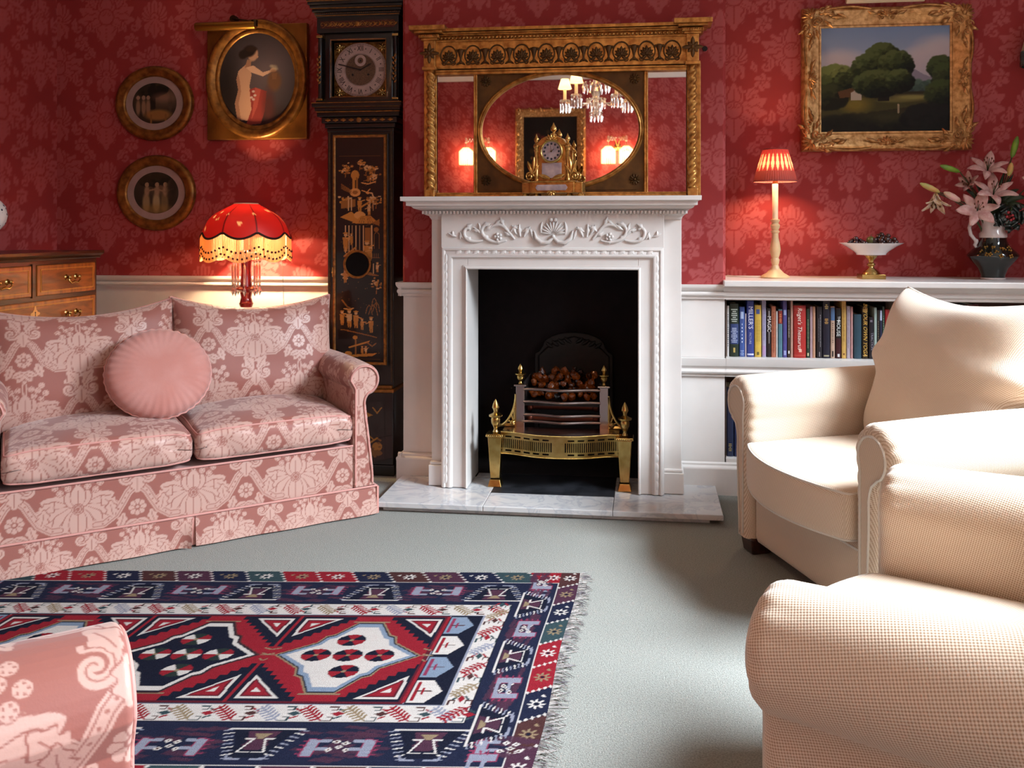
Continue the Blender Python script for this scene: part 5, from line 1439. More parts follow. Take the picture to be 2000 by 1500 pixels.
rest = [('241a18', .030, .245, 'very dark brown book above the cushion, first of the row behind the armchair'), ('302823', .045, .240, 'charcoal book with a thin pale line behind the armchair'), ('7d5048', .047, .238, 'dusty rose book with small white lettering behind the armchair'),
        ('2b3029', .050, .236, 'dark olive book behind the armchair cushion'), ('1b1d2b', .045, .240, 'blue black book behind the armchair cushion'), ('3d5476', .022, .232, 'slate blue book behind the armchair cushion'), ('16171c', .026, .240, 'black book with white letters down its spine behind the armchair'), ('4d1c20', .05, .238, 'maroon book at the far end behind the armchair')]
x = PX(1862)
for col, w, hh, lab in rest:
    book(x, w, hh, col, lab, (), tiny(.78, .95, 'cfc8bc', .4, 4) if col in ('7d5048', '16171c', '3d5476') else ()); x += w + .002
book(BX1 + .008, .030, .30, '232a44', 'tall navy book on the low shelf, next to the white upright', (), tiny(.08, .2, '9c8c5a', .5, 5) + tiny(.66, .78, '9c8c5a', .5, 4), z0=.1525, group='books on the low shelf')
book(BX1 + .040, .034, .295, '263056', 'tall navy book on the low shelf, behind the chair arm', (), tiny(.08, .2, 'a8a8b8', .5, 5), z0=.1525, group='books on the low shelf')
book(BX1 + .076, .032, .29, '3a2620', 'tall brown book on the low shelf hidden by the chair arm', (), (), z0=.1525, group='books on the low shelf')
# ------------------------------------------------------------------ cream candlestick lamp on the bookcase
SHELF = .9253
CREAMW = mat('cream_painted_wood', 'd8b98c', 0.4, var=.06, vscale=20)
lp = thing('table_lamp', 'cream turned candlestick lamp with pleated red shade on the bookcase', 'lamp', (.578, 4.0, SHELF))
base = [(0, 0), (.062, 0), (.064, .006), (.058, .012), (.040, .022), (.026, .036), (.019, .044), (.018, .050), (.014, .058), (.017, .068), (.019, .082), (.015, .090), (.020, .105), (.024, .125), (.021, .150), (.015, .180), (.014, .200), (.019, .206), (.019, .210), (.014, .214), (.019, .226), (.021, .236), (.014, .246), (.020, .256), (.020, .262), (.0135, .263)]
MB().lathe(base, n=32).build('turned_base', CREAMW, lp, 40)
MB().lathe([(.0125, .263), (.0135, .42), (.012, .422)], n=20).build('candle_tube', mat('ivory_tube', 'e6d2b0', 0.45), lp, 40)
MB().lathe([(.011, .420), (.011, .47), (.006, .472)], n=14).build('bulb_holder', BRASS, lp, 40)
n1, n2 = 40, 220; P = np.zeros((n1, n2, 3)); cc = np.zeros((n1, n2, 3))
for i in range(n1):
    t = i / (n1 - 1)
    for k in range(n2):
        a = 2 * PI * k / n2
        r = .0955 + (.0545 - .0955) * t + .0016 * math.cos(a * 55)
        P[i, k] = (r * math.cos(a), r * math.sin(a), .432 + .143 * t)
        ph = (a / (2 * PI) * 22) % 1; dd = abs(ph - .5) * 2
        hh = (t - .60) / .27
        slit = dd < .62 * max(0, 1 - hh * hh) ** .8 * (1.1 if hh < 0 else .9)
        cc[i, k] = hx('e8b48c') if slit else (hx('77332f') if t < .32 else hx('93302c'))
SHADE = mat('pleated_shade_silk', 'a03c36', 0.7, attr='col', transl=.09)
o = grid('lamp_shade', P, SHADE, lp, wrap=True); set_attr(o, 'col', np.concatenate([lin(cc).reshape(-1, 3), np.ones((n1 * n2, 1))], 1), 'FLOAT_COLOR')
b = MB()
for r, z in ((.0955, .432), (.0545, .575)): b.tube([(r * math.cos(2 * PI * k / 40), r * math.sin(2 * PI * k / 40), z) for k in range(40)], .0022, 6, True)
for k in range(3):
    a = k * 2.09; b.tube([(.0, 0, .474), (.05 * math.cos(a), .05 * math.sin(a), .565)], .0012, 5)
b.build('shade_rim', mat('dusky_red_braid', '7a3a36', 0.7), lp, 50)
BULB = mat('lit_bulb', 'fff0d0', 0.5, emit='ffc47a', estr=14)
MB().ball((0, 0, .495), .017, 14, 9, (1, 1, 1.25)).build('bulb', BULB, lp, 180)
point_light('table_lamp_glow', (.578, 4.0, SHELF + .495), 16.0, WARM, .028)
MB().tube([(-.06, .01, .004), (-.10, .02, .003), (-.16, .06, .003), (-.2, .12, .003)], .003, 6).build('flex', mat('white_flex', 'd8cfc4', 0.5), lp, 50)

# ------------------------------------------------------------------ comport of fruit
cp = thing('comport', 'white porcelain comport on a brass foot holding dark fruit on the bookcase', 'bowl', (.992, 4.0, SHELF))
MB().lathe([(0, .100), (.022, .100), (.062, .106), (.064, .112), (.075, .122), (.110, .145), (.134, .156), (.137, .1585), (.132, .1585), (.106, .149), (.072, .128), (.05, .116), (0, .114)], n=48, caps=False).build('dish', mat('white_porcelain', 'dfe0e4', 0.12, coat=.6), cp, 60)
b = MB().box(-.050, .050, -.050, .050, 0, .020)
b.lathe([(.040, .020), (.036, .026), (.030, .034), (.014, .046), (.011, .054), (.018, .060), (.018, .066), (.010, .072), (.012, .082), (.022, .092), (.028, .101), (0, .101)], n=28)
b.build('foot', BRASS, cp, 35, .001)
r = random.Random(12)
GRAPE = mat('dark_purple_grape', '3a1820', 0.25, coat=.5, var=.4, vscale=60)
def fruit(name, label, cat, pos, rad, m, sc=(1, 1, 1), stalk=True):
    o = thing(name, label, cat, pos); MB().ball((0, 0, rad * sc[2]), rad, 14, 9, sc).build('flesh', m, o, 180)
    if stalk: MB().tube([(0, 0, 2 * rad * sc[2] - .002), (.003, 0, 2 * rad * sc[2] + .008)], .0014, 5).build('stalk', mat('brown_stalk_' + name, '4a3a22', .7), o, 50)
def bunch(label, cx, cy, n, spread, m):
    o = thing('grape_bunch', label, 'grapes', (cx, cy, SHELF + .132))
    MB().tube([(-spread, 0, .016), (0, 0, .03), (spread * .6, 0, .026)], .002, 5).build('stalk', mat('vine_stalk', '5d4a2a', .7), o, 50)
    for i in range(n):
        a = r.uniform(0, 2 * PI); d = spread * math.sqrt(r.random())
        z = .004 + (.066 if n > 20 else .046) * (1 - (d / spread) ** 2) * r.random() ** .6 + .014 * d / spread
        g_ = MB().ball((0, 0, 0), r.uniform(.0095, .0125), 9, 6).build('grape', m, o, 180); g_.location = (d * math.cos(a), d * math.sin(a) * .8, z)
bunch('loose bunch of black grapes at the near end of the white comport', .930, 3.985, 20, .042, GRAPE)
bunch('heaped bunch of russet red grapes on the far side of the white comport', 1.045, 3.99, 46, .058, mat('russet_grape', '45211a', 0.35, coat=.3, var=.5, vscale=50))
fruit('green_fig', 'small green fruit between the two grape bunches in the comport', 'fruit', (.988, 3.99, SHELF + .150), .020, mat('green_fruit', '4a4a20', .4), (1, 1, .95))

# ------------------------------------------------------------------ dark green jug of lilies
jx, jy = 1.503, 4.0
jg = thing('jug', 'dark green pottery jug with white handle holding lilies on the bookcase', 'jug', (jx, jy, SHELF))
GREEN = mat('dark_green_glaze', '0f1712', 0.12, coat=.8, var=.3, vscale=12)
MB().lathe([(0, .0), (.044, 0), (.046, .004), (.048, .022), (.060, .05), (.086, .080), (.103, .100), (.104, .106), (.094, .120), (.066, .145), (.056, .168), (.054, .182)], n=48, caps=False).build('body', GREEN, jg, 60)
IVORY = mat('white_glaze', 'c3b8b4', 0.2, coat=.5)
MB().lathe([(.047, 0), (.050, .002), (.050, .007), (.047, .009)], n=40, caps=False).build('foot_ring', IVORY, jg, 40)
MB().lathe([(.0545, .182), (.056, .186), (.056, .200), (.050, .206), (.046, .24), (.050, .268), (.052, .27), (.048, .268), (.044, .24), (.048, .205), (.05, .184)], n=40, caps=False).build('collar', IVORY, jg, 50)
b = MB().tube([(-.048, 0, .262), (-.068, 0, .274), (-.088, 0, .26), (-.098, 0, .225), (-.092, 0, .195), (-.074, 0, .172), (-.068, 0, .165), (-.075, 0, .150), (-.070, 0, .138), (-.060, 0, .146)], [.006, .008, .008, .008, .008, .007, .009, .008, .006, .004], 9)
b.ball((-.070, 0, .168), .010); b.build('handle', IVORY, jg, 60)
b = MB()
for i in range(12):
    a = -PI / 2 - .85 + i * .13; z = .122 + .018 * math.sin(i * 1.9); rr = .0925 - (z - .12) * 1.05
    for q in range(4): 
        t = q * PI / 2 + i
        b.ball((rr * math.cos(a) + .006 * math.cos(t), rr * math.sin(a), z + .006 * math.sin(t)), .0045, 6, 4)
b.build('gilt_flowers', mat('gilt_decoration', '8a6426', .4, .5), jg, 60)

PETAL = mat('pink_lily_petal', 'c48d86', 0.55, var=.25, vscale=40, col2='d9b5ac', transl=.25)
PETALW = mat('white_lily_petal', 'e0cdbb', 0.55, var=.3, vscale=40, col2='c79a5e', transl=.25)
STEM = mat('green_stem', '33401d', .5); LEAFG = mat('dark_green_leaf', '2c3a1e', .45, var=.4, vscale=30)
BUDG = mat('green_bud', '6f8f2a', .45, var=.3, vscale=25, col2='4c6a22'); BUDY = mat('yellow_bud', 'c99a5a', .5, var=.4, vscale=30, col2='9aa05a'); BUDP = mat('pink_bud', 'd49c9c', .5, var=.3, vscale=30, col2='b8a27a')
ANTHER = mat('rust_anther', '5a2a14', .7)
NECK = Vector((jx, jy, SHELF + .262))
def stem_to(p, parent, pos, bulge=.04):
    q = Vector(p); m_ = (NECK + q) / 2 + Vector((0, 0, -.005)) + Vector((0, 0, 1)) * bulge * .5
    pts = []
    a0 = Vector((jx + (q.x - jx) * .06, jy + (q.y - jy) * .06, SHELF + .06))
    ctrl = [a0, NECK + Vector(((q.x - jx) * .12, (q.y - jy) * .12, 0)), m_, q]
    for i in range(13):
        t = i / 12
        pts.append(((1 - t) ** 3 * ctrl[0] + 3 * (1 - t) ** 2 * t * ctrl[1] + 3 * (1 - t) * t * t * ctrl[2] + t ** 3 * ctrl[3]) - Vector(pos))
    MB().tube(pts, .0026, 6).build('stem', STEM, parent, 60)
def petal_mesh(L, w, curl, open_):
    """petal growing from the origin: tilts open_ from the axis (+z) and curls back at the tip"""
    V = []; F = []; n, m = 12, 6
    for i in range(n + 1):
        t = i / n; a = open_ + curl * t * t
        # integrate
        x = sum(math.sin(open_ + curl * (t * (q + .5) / 8) ** 2) for q in range(8)) / 8 * L * t
        z = sum(math.cos(open_ + curl * (t * (q + .5) / 8) ** 2) for q in range(8)) / 8 * L * t
        hw = w * .5 * (math.sin(PI * (.10 + .90 * t)) ** .8) + .0006
        for j in range(m + 1):
            u = -1 + 2 * j / m
            dp = -.006 * (1 - u * u) * math.sin(PI * t) + .003 * math.sin(u * 7 + t * 9) * t
            V.append((x + dp * math.cos(a), hw * u, z - dp * math.sin(a)))
    for i in range(n):
        for j in range(m):
            q = i * (m + 1) + j; F.append((q, q + 1, q + m + 2, q + m + 1))
    return V, F
def lily(label, pos, face, L=.085, w=.034, open_=.75, curl=.9, m=PETAL, roll=0.0, stem=True, group='lilies in the green jug'):
    o = thing('lily', label, 'flower', pos, 0, group)
    R = Vector(face).normalized().to_track_quat('Z', 'Y').to_matrix().to_4x4() @ Matrix.Rotation(roll, 4, 'Z')
    for k in range(6):
        V, F = petal_mesh(L * (1 if k % 2 else .93), w * (1.0 if k % 2 else .78), curl * (1 + .12 * math.sin(k * 5 + roll)), open_ + (.0 if k % 2 else .12))
        ob = MB().add(V, F, R @ Matrix.Rotation(k * PI / 3, 4, 'Z')).build('petal', m, o, 180)
        s_ = ob.modifiers.new('thickness', 'SOLIDIFY'); s_.thickness = .0010
    b = MB(); bb = MB()
    for k in range(6):
        a = k * PI / 3 + .5
        p1 = R @ Vector((.018 * math.cos(a), .018 * math.sin(a), L * .62)); b.tube([R @ Vector((0, 0, .0)), R @ Vector((.006 * math.cos(a), .006 * math.sin(a), L * .3)), p1], .0009, 5)
        bb.ball(p1, .0032, 7, 5, (1, 1, 1.6))
    b.tube([R @ Vector((0, 0, 0)), R @ Vector((0, 0, L * .72))], .0014, 6); b.build('stamens', STEM, o, 60); bb.build('anthers', ANTHER, o, 60)
    if stem: stem_to(Vector(pos) + (R @ Vector((0, 0, -.004))), o, pos)
    return o
def bud(label, pos, face, L, w, m):
    o = thing('lily_bud', label, 'flower bud', pos, 0, 'lily buds in the green jug')
    R = Vector(face).normalized().to_track_quat('Z', 'Y').to_matrix().to_4x4()
    MB().lathe([(.003, 0), (w * .35, L * .12), (w * .5, L * .45), (w * .44, L * .75), (w * .2, L * .95), (.001, L)], n=9, M=R).build('bud', m, o, 50)
    stem_to(Vector(pos), o, pos)
wp = lambda X, Z, Y=3.98: (X, Y, Z)
lily('highest open pink lily of the bouquet, just below the upright green bud', wp(1.474, 1.395, 3.985), (-.15, -.75, .8), .100, .040, .85, .85, roll=.3)
lily('wide open pink lily in the middle of the bouquet, above the jug handle', wp(1.484, 1.290, 3.95), (-.05, -.8, .75), .108, .042, .85, .7, roll=.5)
lily('broad peach pink lily low over the jug handle', wp(1.412, 1.222, 3.93), (-.2, -.95, .4), .098, .050, 1.0, .5, roll=.15)
lily('faded white and yellow lily drooping at the far tip of the bouquet', wp(1.258, 1.300, 3.98), (-.12, -.4, -.9), .100, .032, .35, .8, PETALW, roll=.2)
lily('pink lily on the wall side of the jug, turned away from the others', wp(1.66, 1.345, 3.98), (.3, -.9, .25), .095, .042, .85, .8, roll=.9)
lily('half hidden pink lily low on the wall side of the jug', wp(1.67, 1.235, 3.97), (.3, -.9, -.1), .090, .040, .8, .7, roll=.2)
lily('small shaded pink lily tucked behind the middle flower', wp(1.425, 1.330, 4.03), (-.6, -.5, .5), .075, .034, .5, .7, roll=.6)
bud('green bud leaning out on the left of the bouquet', wp(1.365, 1.395, 4.0), (-.9, -.2, .28), .095, .026, BUDG)
bud('upright green bud at the top of the bouquet', wp(1.580, 1.455, 4.0), (.22, -.1, 1), .095, .028, BUDG)
bud('yellow bud at the far tip of the bouquet', wp(1.275, 1.305, 3.98), (-.9, -.1, .42), .095, .026, BUDY)
bud('pink bud behind the drooping white lily', wp(1.355, 1.265, 3.96), (-.85, -.15, .45), .085, .030, BUDP)
bud('amber bud below the upright green bud', wp(1.568, 1.375, 4.0), (.10, -.2, .9), .06, .026, BUDY)
def leaf_blade(parent, name, pts, w, m):
    V = []; F = []; n = len(pts)
    for i, p in enumerate(pts):
        t = i / (n - 1); hw = w * .5 * math.sin(PI * (.06 + .94 * t)) ** .8
        d = Vector(pts[min(i + 1, n - 1)]) - Vector(pts[max(i - 1, 0)]); sd = d.cross(Vector((0, -1, .25))).normalized()
        p = Vector(p); V += [p - sd * hw, p + Vector((0, -.004, 0)) * math.sin(PI * t), p + sd * hw]
    for i in range(n - 1):
        for j in range(2): q = i * 3 + j; F.append((q, q + 1, q + 4, q + 3))
    o = MB().add(V, F).build(name, m, parent, 60); s_ = o.modifiers.new('thickness', 'SOLIDIFY'); s_.thickness = .0008
sp = thing('foliage_spray', 'long dark green lily leaves rising from the jug among the flowers', 'leaves', (jx, jy, SHELF + .262))
for dx, dy, dz, w, bend in ((-.15, -.03, .05, .026, .03), (-.11, -.04, -.03, .026, .05), (-.13, .02, .15, .020, .02), (.10, -.02, .13, .03, .03), (.12, -.05, .05, .04, .03), (.06, .02, .22, .018, .02), (-.06, -.06, .07, .032, .03), (.13, -.03, .09, .036, .04), (-.08, .0, .17, .022, .02), (.04, -.06, .06, .045, .03), (.0, .02, .2, .02, .01), (.09, .01, .2, .02, .02)):
    leaf_blade(sp, 'leaf', [(dx * t, dy * t, dz * t + bend * math.sin(PI * t)) for t in [i / 8 for i in range(9)]], w, LEAFG)
hs = thing('holly_sprig', 'dark holly sprig with red berries over the jug rim', 'sprig', (1.545, 3.945, SHELF + .262))
MB().tube([(-.02, .05, -.03), (0, .01, .0), (.01, -.01, .05)], .0022, 6).build('twig', STEM, hs, 50)
HOLLY = mat('holly_leaf', '18211c', .3, coat=.5)
for k, (dx, dz, L) in enumerate(((-.07, .0, 1), (.07, .01, 1), (.03, -.045, 1), (-.045, -.03, 1), (.05, .055, 1), (-.03, .05, 1), (.085, -.025, 1), (0, -.06, .9))):
    a = math.atan2(dz, dx); q = MB(); V = []
    pts2 = leafpts(dx * .15, dz * .15 + .01, a, .062, .036, 4, 0, 24, .3); m_ = len(pts2)
    q.add([(p[0], -.006 * math.sin(i * .7) - .004 * (k % 3), p[1]) for i, p in enumerate(pts2)], [(i, i + 1, m_ - 2 - i, m_ - 1 - i) for i in range(m_ // 2 - 1)])
    ob = q.build('holly_leaf', HOLLY, hs, 60); s_ = ob.modifiers.new('thickness', 'SOLIDIFY'); s_.thickness = .0012
RED = mat('holly_berry', '8c1a20', .2, coat=.6)
for dx, dz in ((-.012, .0), (.004, -.014), (.010, .006), (-.006, .018), (.014, -.008)):
    q = MB().ball((dx, -.016, dz + .01), .0065, 9, 6).build('berry', RED, hs, 180)
ivy = MB()
# wall light at the right-hand edge
wl = thing('wall_light', 'cream shaded wall light with dark green beaded fringe at the wall edge', 'wall light', (1.742, 4.10, 1.945))
MB().lathe([(.078, -.01), (.050, .10)], n=40, caps=False).build('shade', mat('cream_pleated_shade', 'cbb79c', .7, transl=.4), wl, 40)
b = MB()
for k in range(56):
    a = 2 * PI * k / 56; b.lathe([(.0035, -.075), (.0045, -.06), (.002, -.05), (.0035, -.03), (.002, -.01)], (.079 * math.cos(a), .079 * math.sin(a), 0), 5)
tag(b.build('bead_fringe', mat('bottle_green_bead', '123027', .15, coat=.6), wl, 40), kind='stuff')
b = MB().lathe([(.04, 0), (.042, .010), (.02, .02)], (0, 0, 0), 20, Matrix.Translation((0, .093, -.05)) @ Matrix.Rotation(PI / 2, 4, 'X')).tube([(0, .085, -.05), (0, .04, -.08), (0, 0, -.06), (0, 0, .02)], .006, 8)
b.build('bracket', BRASS, wl, 40)

# ------------------------------------------------------------------ red fringed lamp behind the sofa
st = thing('side_table', 'small round mahogany side table hidden behind the sofa under the red lamp', 'table', (-1.905, 3.985, 0))
MAHOG = woodmat('mahogany', '5a2c18', '32160b')
MB().lathe([(0, .585), (.118, .585), (.122, .592), (.122, .600), (.116, .606), (0, .606)], n=40).build('table_top', MAHOG, st, 40)
MB().lathe([(0, .12), (.02, .12), (.026, .2), (.016, .3), (.022, .42), (.014, .55), (.03, .585), (0, .585)], n=20).build('column', MAHOG, st, 40)
for k in range(3):
    a = k * 2.094 + .5; MB().tube([(.01 * math.cos(a), .01 * math.sin(a), .17), (.06 * math.cos(a), .06 * math.sin(a), .10), (.11 * math.cos(a), .11 * math.sin(a), .012)], [.014, .012, .010], 8).build('leg', MAHOG, st, 50)
rl = thing('fringed_lamp', 'ruby glass lustre lamp with red fringed dome shade behind the sofa', 'lamp', (-1.905, 3.985, .6065))
RUBY = mat('ruby_glass', '8c1f22', 0.06, trans=.35, coat=.8)
MB().lathe([(0, 0), (.052, 0), (.054, .008), (.042, .02), (.028, .06), (.024, .10), (.024, .155), (.032, .175), (.034, .182), (.030, .185), (.024, .21), (.030, .235), (.052, .248), (.052, .253), (.028, .262), (.026, .29), (.022, .34), (.026, .40), (.036, .43), (.030, .435), (.010, .44), (.010, .50), (0, .50)], n=32).build('lustre_stem', RUBY, rl, 40)
b = MB().lathe([(.030, .398), (.052, .408), (.062, .424), (.056, .426), (.035, .412)], n=24, caps=False)
b.build('glass_gallery', CRYSTAL, rl, 40)
for k in range(8):
    a = 2 * PI * (k + .4) / 8; x, y = .062 * math.cos(a), .062 * math.sin(a)
    b = MB().lathe([(.001, .415), (.010, .405), (.001, .395)], (x, y, 0), 6).lathe([(.001, .395), (.009, .384), (.001, .374)], (x, y, 0), 6)
    b.lathe([(.001, .372), (.0058, .36), (.0058, .27), (.001, .262)], (x, y, 0), 6).lathe([(.001, .262), (.010, .240), (.001, .218)], (x, y, 0), 6)
    b.build('crystal_drop', CRYSTAL, rl, 20)
# shade: eight scalloped panels
ns, nk, lob = 26, 192, 8
P = np.zeros((ns, nk, 3)); cc = np.zeros((ns, nk, 3)); r = random.Random(7)
SPR = [(r.random(), r.uniform(.25, .8)) for _ in range(26)]
for i in range(ns):
    t = i / (ns - 1)
    for k in range(nk):
        a = 2 * PI * k / nk; ph = (a / (2 * PI) * lob + .12) % 1
        sc_ = abs(math.sin(PI * ph))
        f_ = math.sin(PI / 2 * t); R0 = .056 + (.203 - .056) * f_
        R0 *= 1 + .035 * t * (sc_ - .5)
        z = .658 - (.143 + .030 * (sc_ - .3)) * (.56 * f_ + .44 * f_ ** 7)
        P[i, k] = (R0 * math.cos(a), R0 * math.sin(a), z)
        d = min(ph, 1 - ph)
        c_ = hx('9c1815')
        if d < .022: c_ = hx('2e0a08')
        for (u, v) in SPR:
            da = abs(((a / (2 * PI) - u) + .5) % 1 - .5) * 2 * PI * R0; dv = abs(t - v) * .2
            if da < .012 and dv < .008 and (abs(da - dv) < .002 or abs(da - .5 * dv) < .0015): c_ = hx('d8a070')
        if t > .965: c_ = hx('2b1009')
        cc[i, k] = c_
SH2 = mat('red_silk_dome', 'a81d18', .45, attr='col', transl=.03)
o = grid('lamp_shade', P, SH2, rl, wrap=True); set_attr(o, 'col', np.concatenate([lin(cc).reshape(-1, 3), np.ones((ns * nk, 1))], 1), 'FLOAT_COLOR')
b = MB(); b.tube([tuple(P[-1, k] + np.array([0, 0, -.002])) for k in range(0, nk, 2)], .0055, 6, True); b.build('braid', mat('dark_braid', '2b120c', .7), rl, 60)
MB().lathe([(.054, .655), (.058, .658), (.056, .662), (.050, .660)], n=32, caps=False).build('top_rim', mat('ivory_rim', 'e0c4a0', .5), rl, 40)
b = MB(); bd = MB()
for k in range(0, 190):
    a = 2 * PI * k / 190; kk = int(k / 190 * nk) % nk; p = P[-1, kk]
    ph = (a / (2 * PI) * lob + .12) % 1; sc_ = abs(math.sin(PI * ph))
    zt, zb_ = p[2] - .004, p[2] - .112
    b.tube([(p[0], p[1], zt), (p[0] * 1.01, p[1] * 1.01, zb_)], .0028, 5)
    if k % 3 == 0: bd.ball((p[0] * 1.016, p[1] * 1.016, zb_ + .046), .0058, 6, 4)
    if k % 3 == 1: bd.ball((p[0] * 1.016, p[1] * 1.016, zb_ + .016), .0058, 6, 4)
FR = mat('cream_bead_fringe', 'f0cf96', .4, transl=.55)
fo = tag(b.build('fringe', FR, rl, 60), kind='stuff')
tag(bd.build('fringe_beads', mat('dark_fringe_bead', '3a120a', .3), fo, 60), kind='stuff')
MB().ball((0, 0, .555), .019, 14, 9, (1, 1, 1.2)).build('bulb', BULB, rl, 180)
MB().lathe([(.012, .50), (.014, .53), (.012, .532)], n=14).build('bulb_holder', BRASS, rl, 40)
point_light('fringed_lamp_glow', (-1.905, 3.985, .6065 + .545), 130.0, WARM, .03)
MB().tube([(.02, .03, .02), (.10, .15, -.10), (.12, .165, .10), (.11, .17, .30), (.105, .175, .38)], .0012, 5).build('flex', mat('brown_flex', '3a2a1a', .6), rl, 50)
# ------------------------------------------------------------------ upholstery builders
def rounded_block(hx_, hy_, hz_, rad, step, deform=None):
    """closed rounded box as welded numpy grids"""
    Vs = []; Qs = []; off = 0
    half = np.array([hx_, hy_, hz_])
    for ax in range(3):
        u, v = [a for a in range(3) if a != ax]
        nu = max(4, int(2 * half[u] / step) + 1); nv = max(4, int(2 * half[v] / step) + 1)
        for sg in (-1, 1):
            U, V_ = np.meshgrid(np.linspace(-1, 1, nu), np.linspace(-1, 1, nv), indexing='ij')
            P = np.zeros((nu, nv, 3)); P[..., u] = U * half[u]; P[..., v] = V_ * half[v]; P[..., ax] = sg * half[ax]
            Q = grid_quads(nu, nv)
            flip = (sg > 0) != (ax != 1)
            if flip: Q = Q[:, ::-1]
            Vs.append(P.reshape(-1, 3)); Qs.append(Q + off); off += nu * nv
    V = np.concatenate(Vs); Q = np.concatenate(Qs)
    inner = np.clip(V, -(half - rad), half - rad); d = V - inner
    L = np.linalg.norm(d, axis=1, keepdims=True); V = inner + d / np.maximum(L, 1e-9) * rad
    _, idx, inv = np.unique(np.round(V, 5), axis=0, return_index=True, return_inverse=True)
    V = V[idx]; Q = inv.reshape(-1)[Q.reshape(-1)].reshape(Q.shape)
    ok = np.array([len(set(q)) == 4 for q in Q]); Q = Q[ok]
    rest = V.copy()
    if deform is not None: V = deform(V.copy())
    return V, Q, rest
def seam_path(a, b, c_, rad, sg, n=60):
    """the welt line round the front and sides of a rounded block, on its upper (+1) or lower edge"""
    k = rad * .7071; X, Y, Z = a - rad + k, b - rad + k, sg * (c_ - rad + k); P = []
    for i in range(n // 3): P.append((-X, b * .6 + (-(b - rad) - b * .6) * i / (n // 3 - 1), Z))
    for i in range(1, 6):
        t = PI / 2 * i / 6; P.append((-(a - rad) - k * math.cos(t), -(b - rad) - k * math.sin(t), Z))
    for i in range(n): P.append((-(a - rad) + 2 * (a - rad) * i / (n - 1), -Y, Z))
    for i in range(1, 6):
        t = PI / 2 * (1 - i / 6); P.append(((a - rad) + k * math.cos(t), -(b - rad) - k * math.sin(t), Z))
    for i in range(n // 3): P.append((X, -(b - rad) + (b * .6 + (b - rad)) * i / (n // 3 - 1), Z))
    return np.array(P)
def pillow(w, h, T, step, ear=.05, pw=.5, sag=0.0):
    """knife-edged cushion in its own xz plane, thickness along y; returns V, Q, uv"""
    nu, nv = int(w / step) + 1, int(h / step) + 1
    U, V_ = np.meshgrid(np.linspace(-1, 1, nu), np.linspace(-1, 1, nv), indexing='ij')
    x = w / 2 * U * (1 - ear * (1 - V_ ** 2) * U ** 2); z = h / 2 * V_ * (1 - ear * (1 - U ** 2) * V_ ** 2)
    z = z - sag * (1 - U ** 2) * np.clip(V_, 0, 1) ** 2
    t = T / 2 * np.clip((1 - U ** 4) * (1 - V_ ** 4), 0, 1) ** pw
    t = t * (1 + .05 * np.sin(5 * U + 3 * V_) * np.cos(4 * V_ - U))
    A = np.stack([x, -t, z], -1).reshape(-1, 3); B = np.stack([x, t, z], -1).reshape(-1, 3)
    uv = np.stack([w / 2 * U, h / 2 * V_], -1).reshape(-1, 2)
    Q = grid_quads(nu, nv); Vv = np.concatenate([A, B]); Qq = np.concatenate([Q, Q[:, ::-1] + nu * nv])
    _, idx, inv = np.unique(np.round(Vv, 5), axis=0, return_index=True, return_inverse=True)
    Qq = inv.reshape(-1)[Qq.reshape(-1)].reshape(Qq.shape); Vv = Vv[idx]; UV = np.concatenate([uv, uv])[idx]
    edge = [tuple(A.reshape(nu, nv, 3)[i, 0]) for i in range(0, nu, 3)] + [tuple(A.reshape(nu, nv, 3)[-1, j]) for j in range(0, nv, 3)] + \
           [tuple(A.reshape(nu, nv, 3)[i, -1]) for i in range(nu - 1, -1, -3)] + [tuple(A.reshape(nu, nv, 3)[0, j]) for j in range(nv - 1, -1, -3)]
    return Vv, Qq, UV, edge
def resample(pts, step):
    p = np.array(pts, float); d = np.linalg.norm(np.diff(p, axis=0), axis=1); s = np.concatenate([[0], np.cumsum(d)])
    n = max(8, int(s[-1] / step)); t = np.linspace(0, s[-1], n + 1)
    return np.stack([np.interp(t, s, p[:, 0]), np.interp(t, s, p[:, 1])], -1), t
def smooth_poly(pts, k=2):
    for _ in range(k):
        q = [pts[0]]
        for a, b in zip(pts[:-1], pts[1:]):
            q += [(a[0] * .75 + b[0] * .25, a[1] * .75 + b[1] * .25), (a[0] * .25 + b[0] * .75, a[1] * .25 + b[1] * .75)]
        q.append(pts[-1]); pts = q
    return pts
def scroll_arm_profile(zb, r, cz, inner, outer_b, neck):
    """inner face vertical at x=0; roll of radius r centred at (r+inner, cz); neck x at its underside"""
    cx = r + inner
    P = [(0, zb), (0, cz - r * 1.6), (0, cz - r * .5)]
    P += [(cx + r * math.cos(a), cz + r * math.sin(a)) for a in np.linspace(PI, -PI * .30, 26)]
    P += smooth_poly([(neck + .012, cz - r * .93), (neck, cz - r * 1.25), (neck + .004, cz - r * 1.8), ((neck + outer_b) / 2 + .004, (cz + zb) / 2 - .05), (outer_b, zb + .05), (outer_b, zb)], 2)
    return P
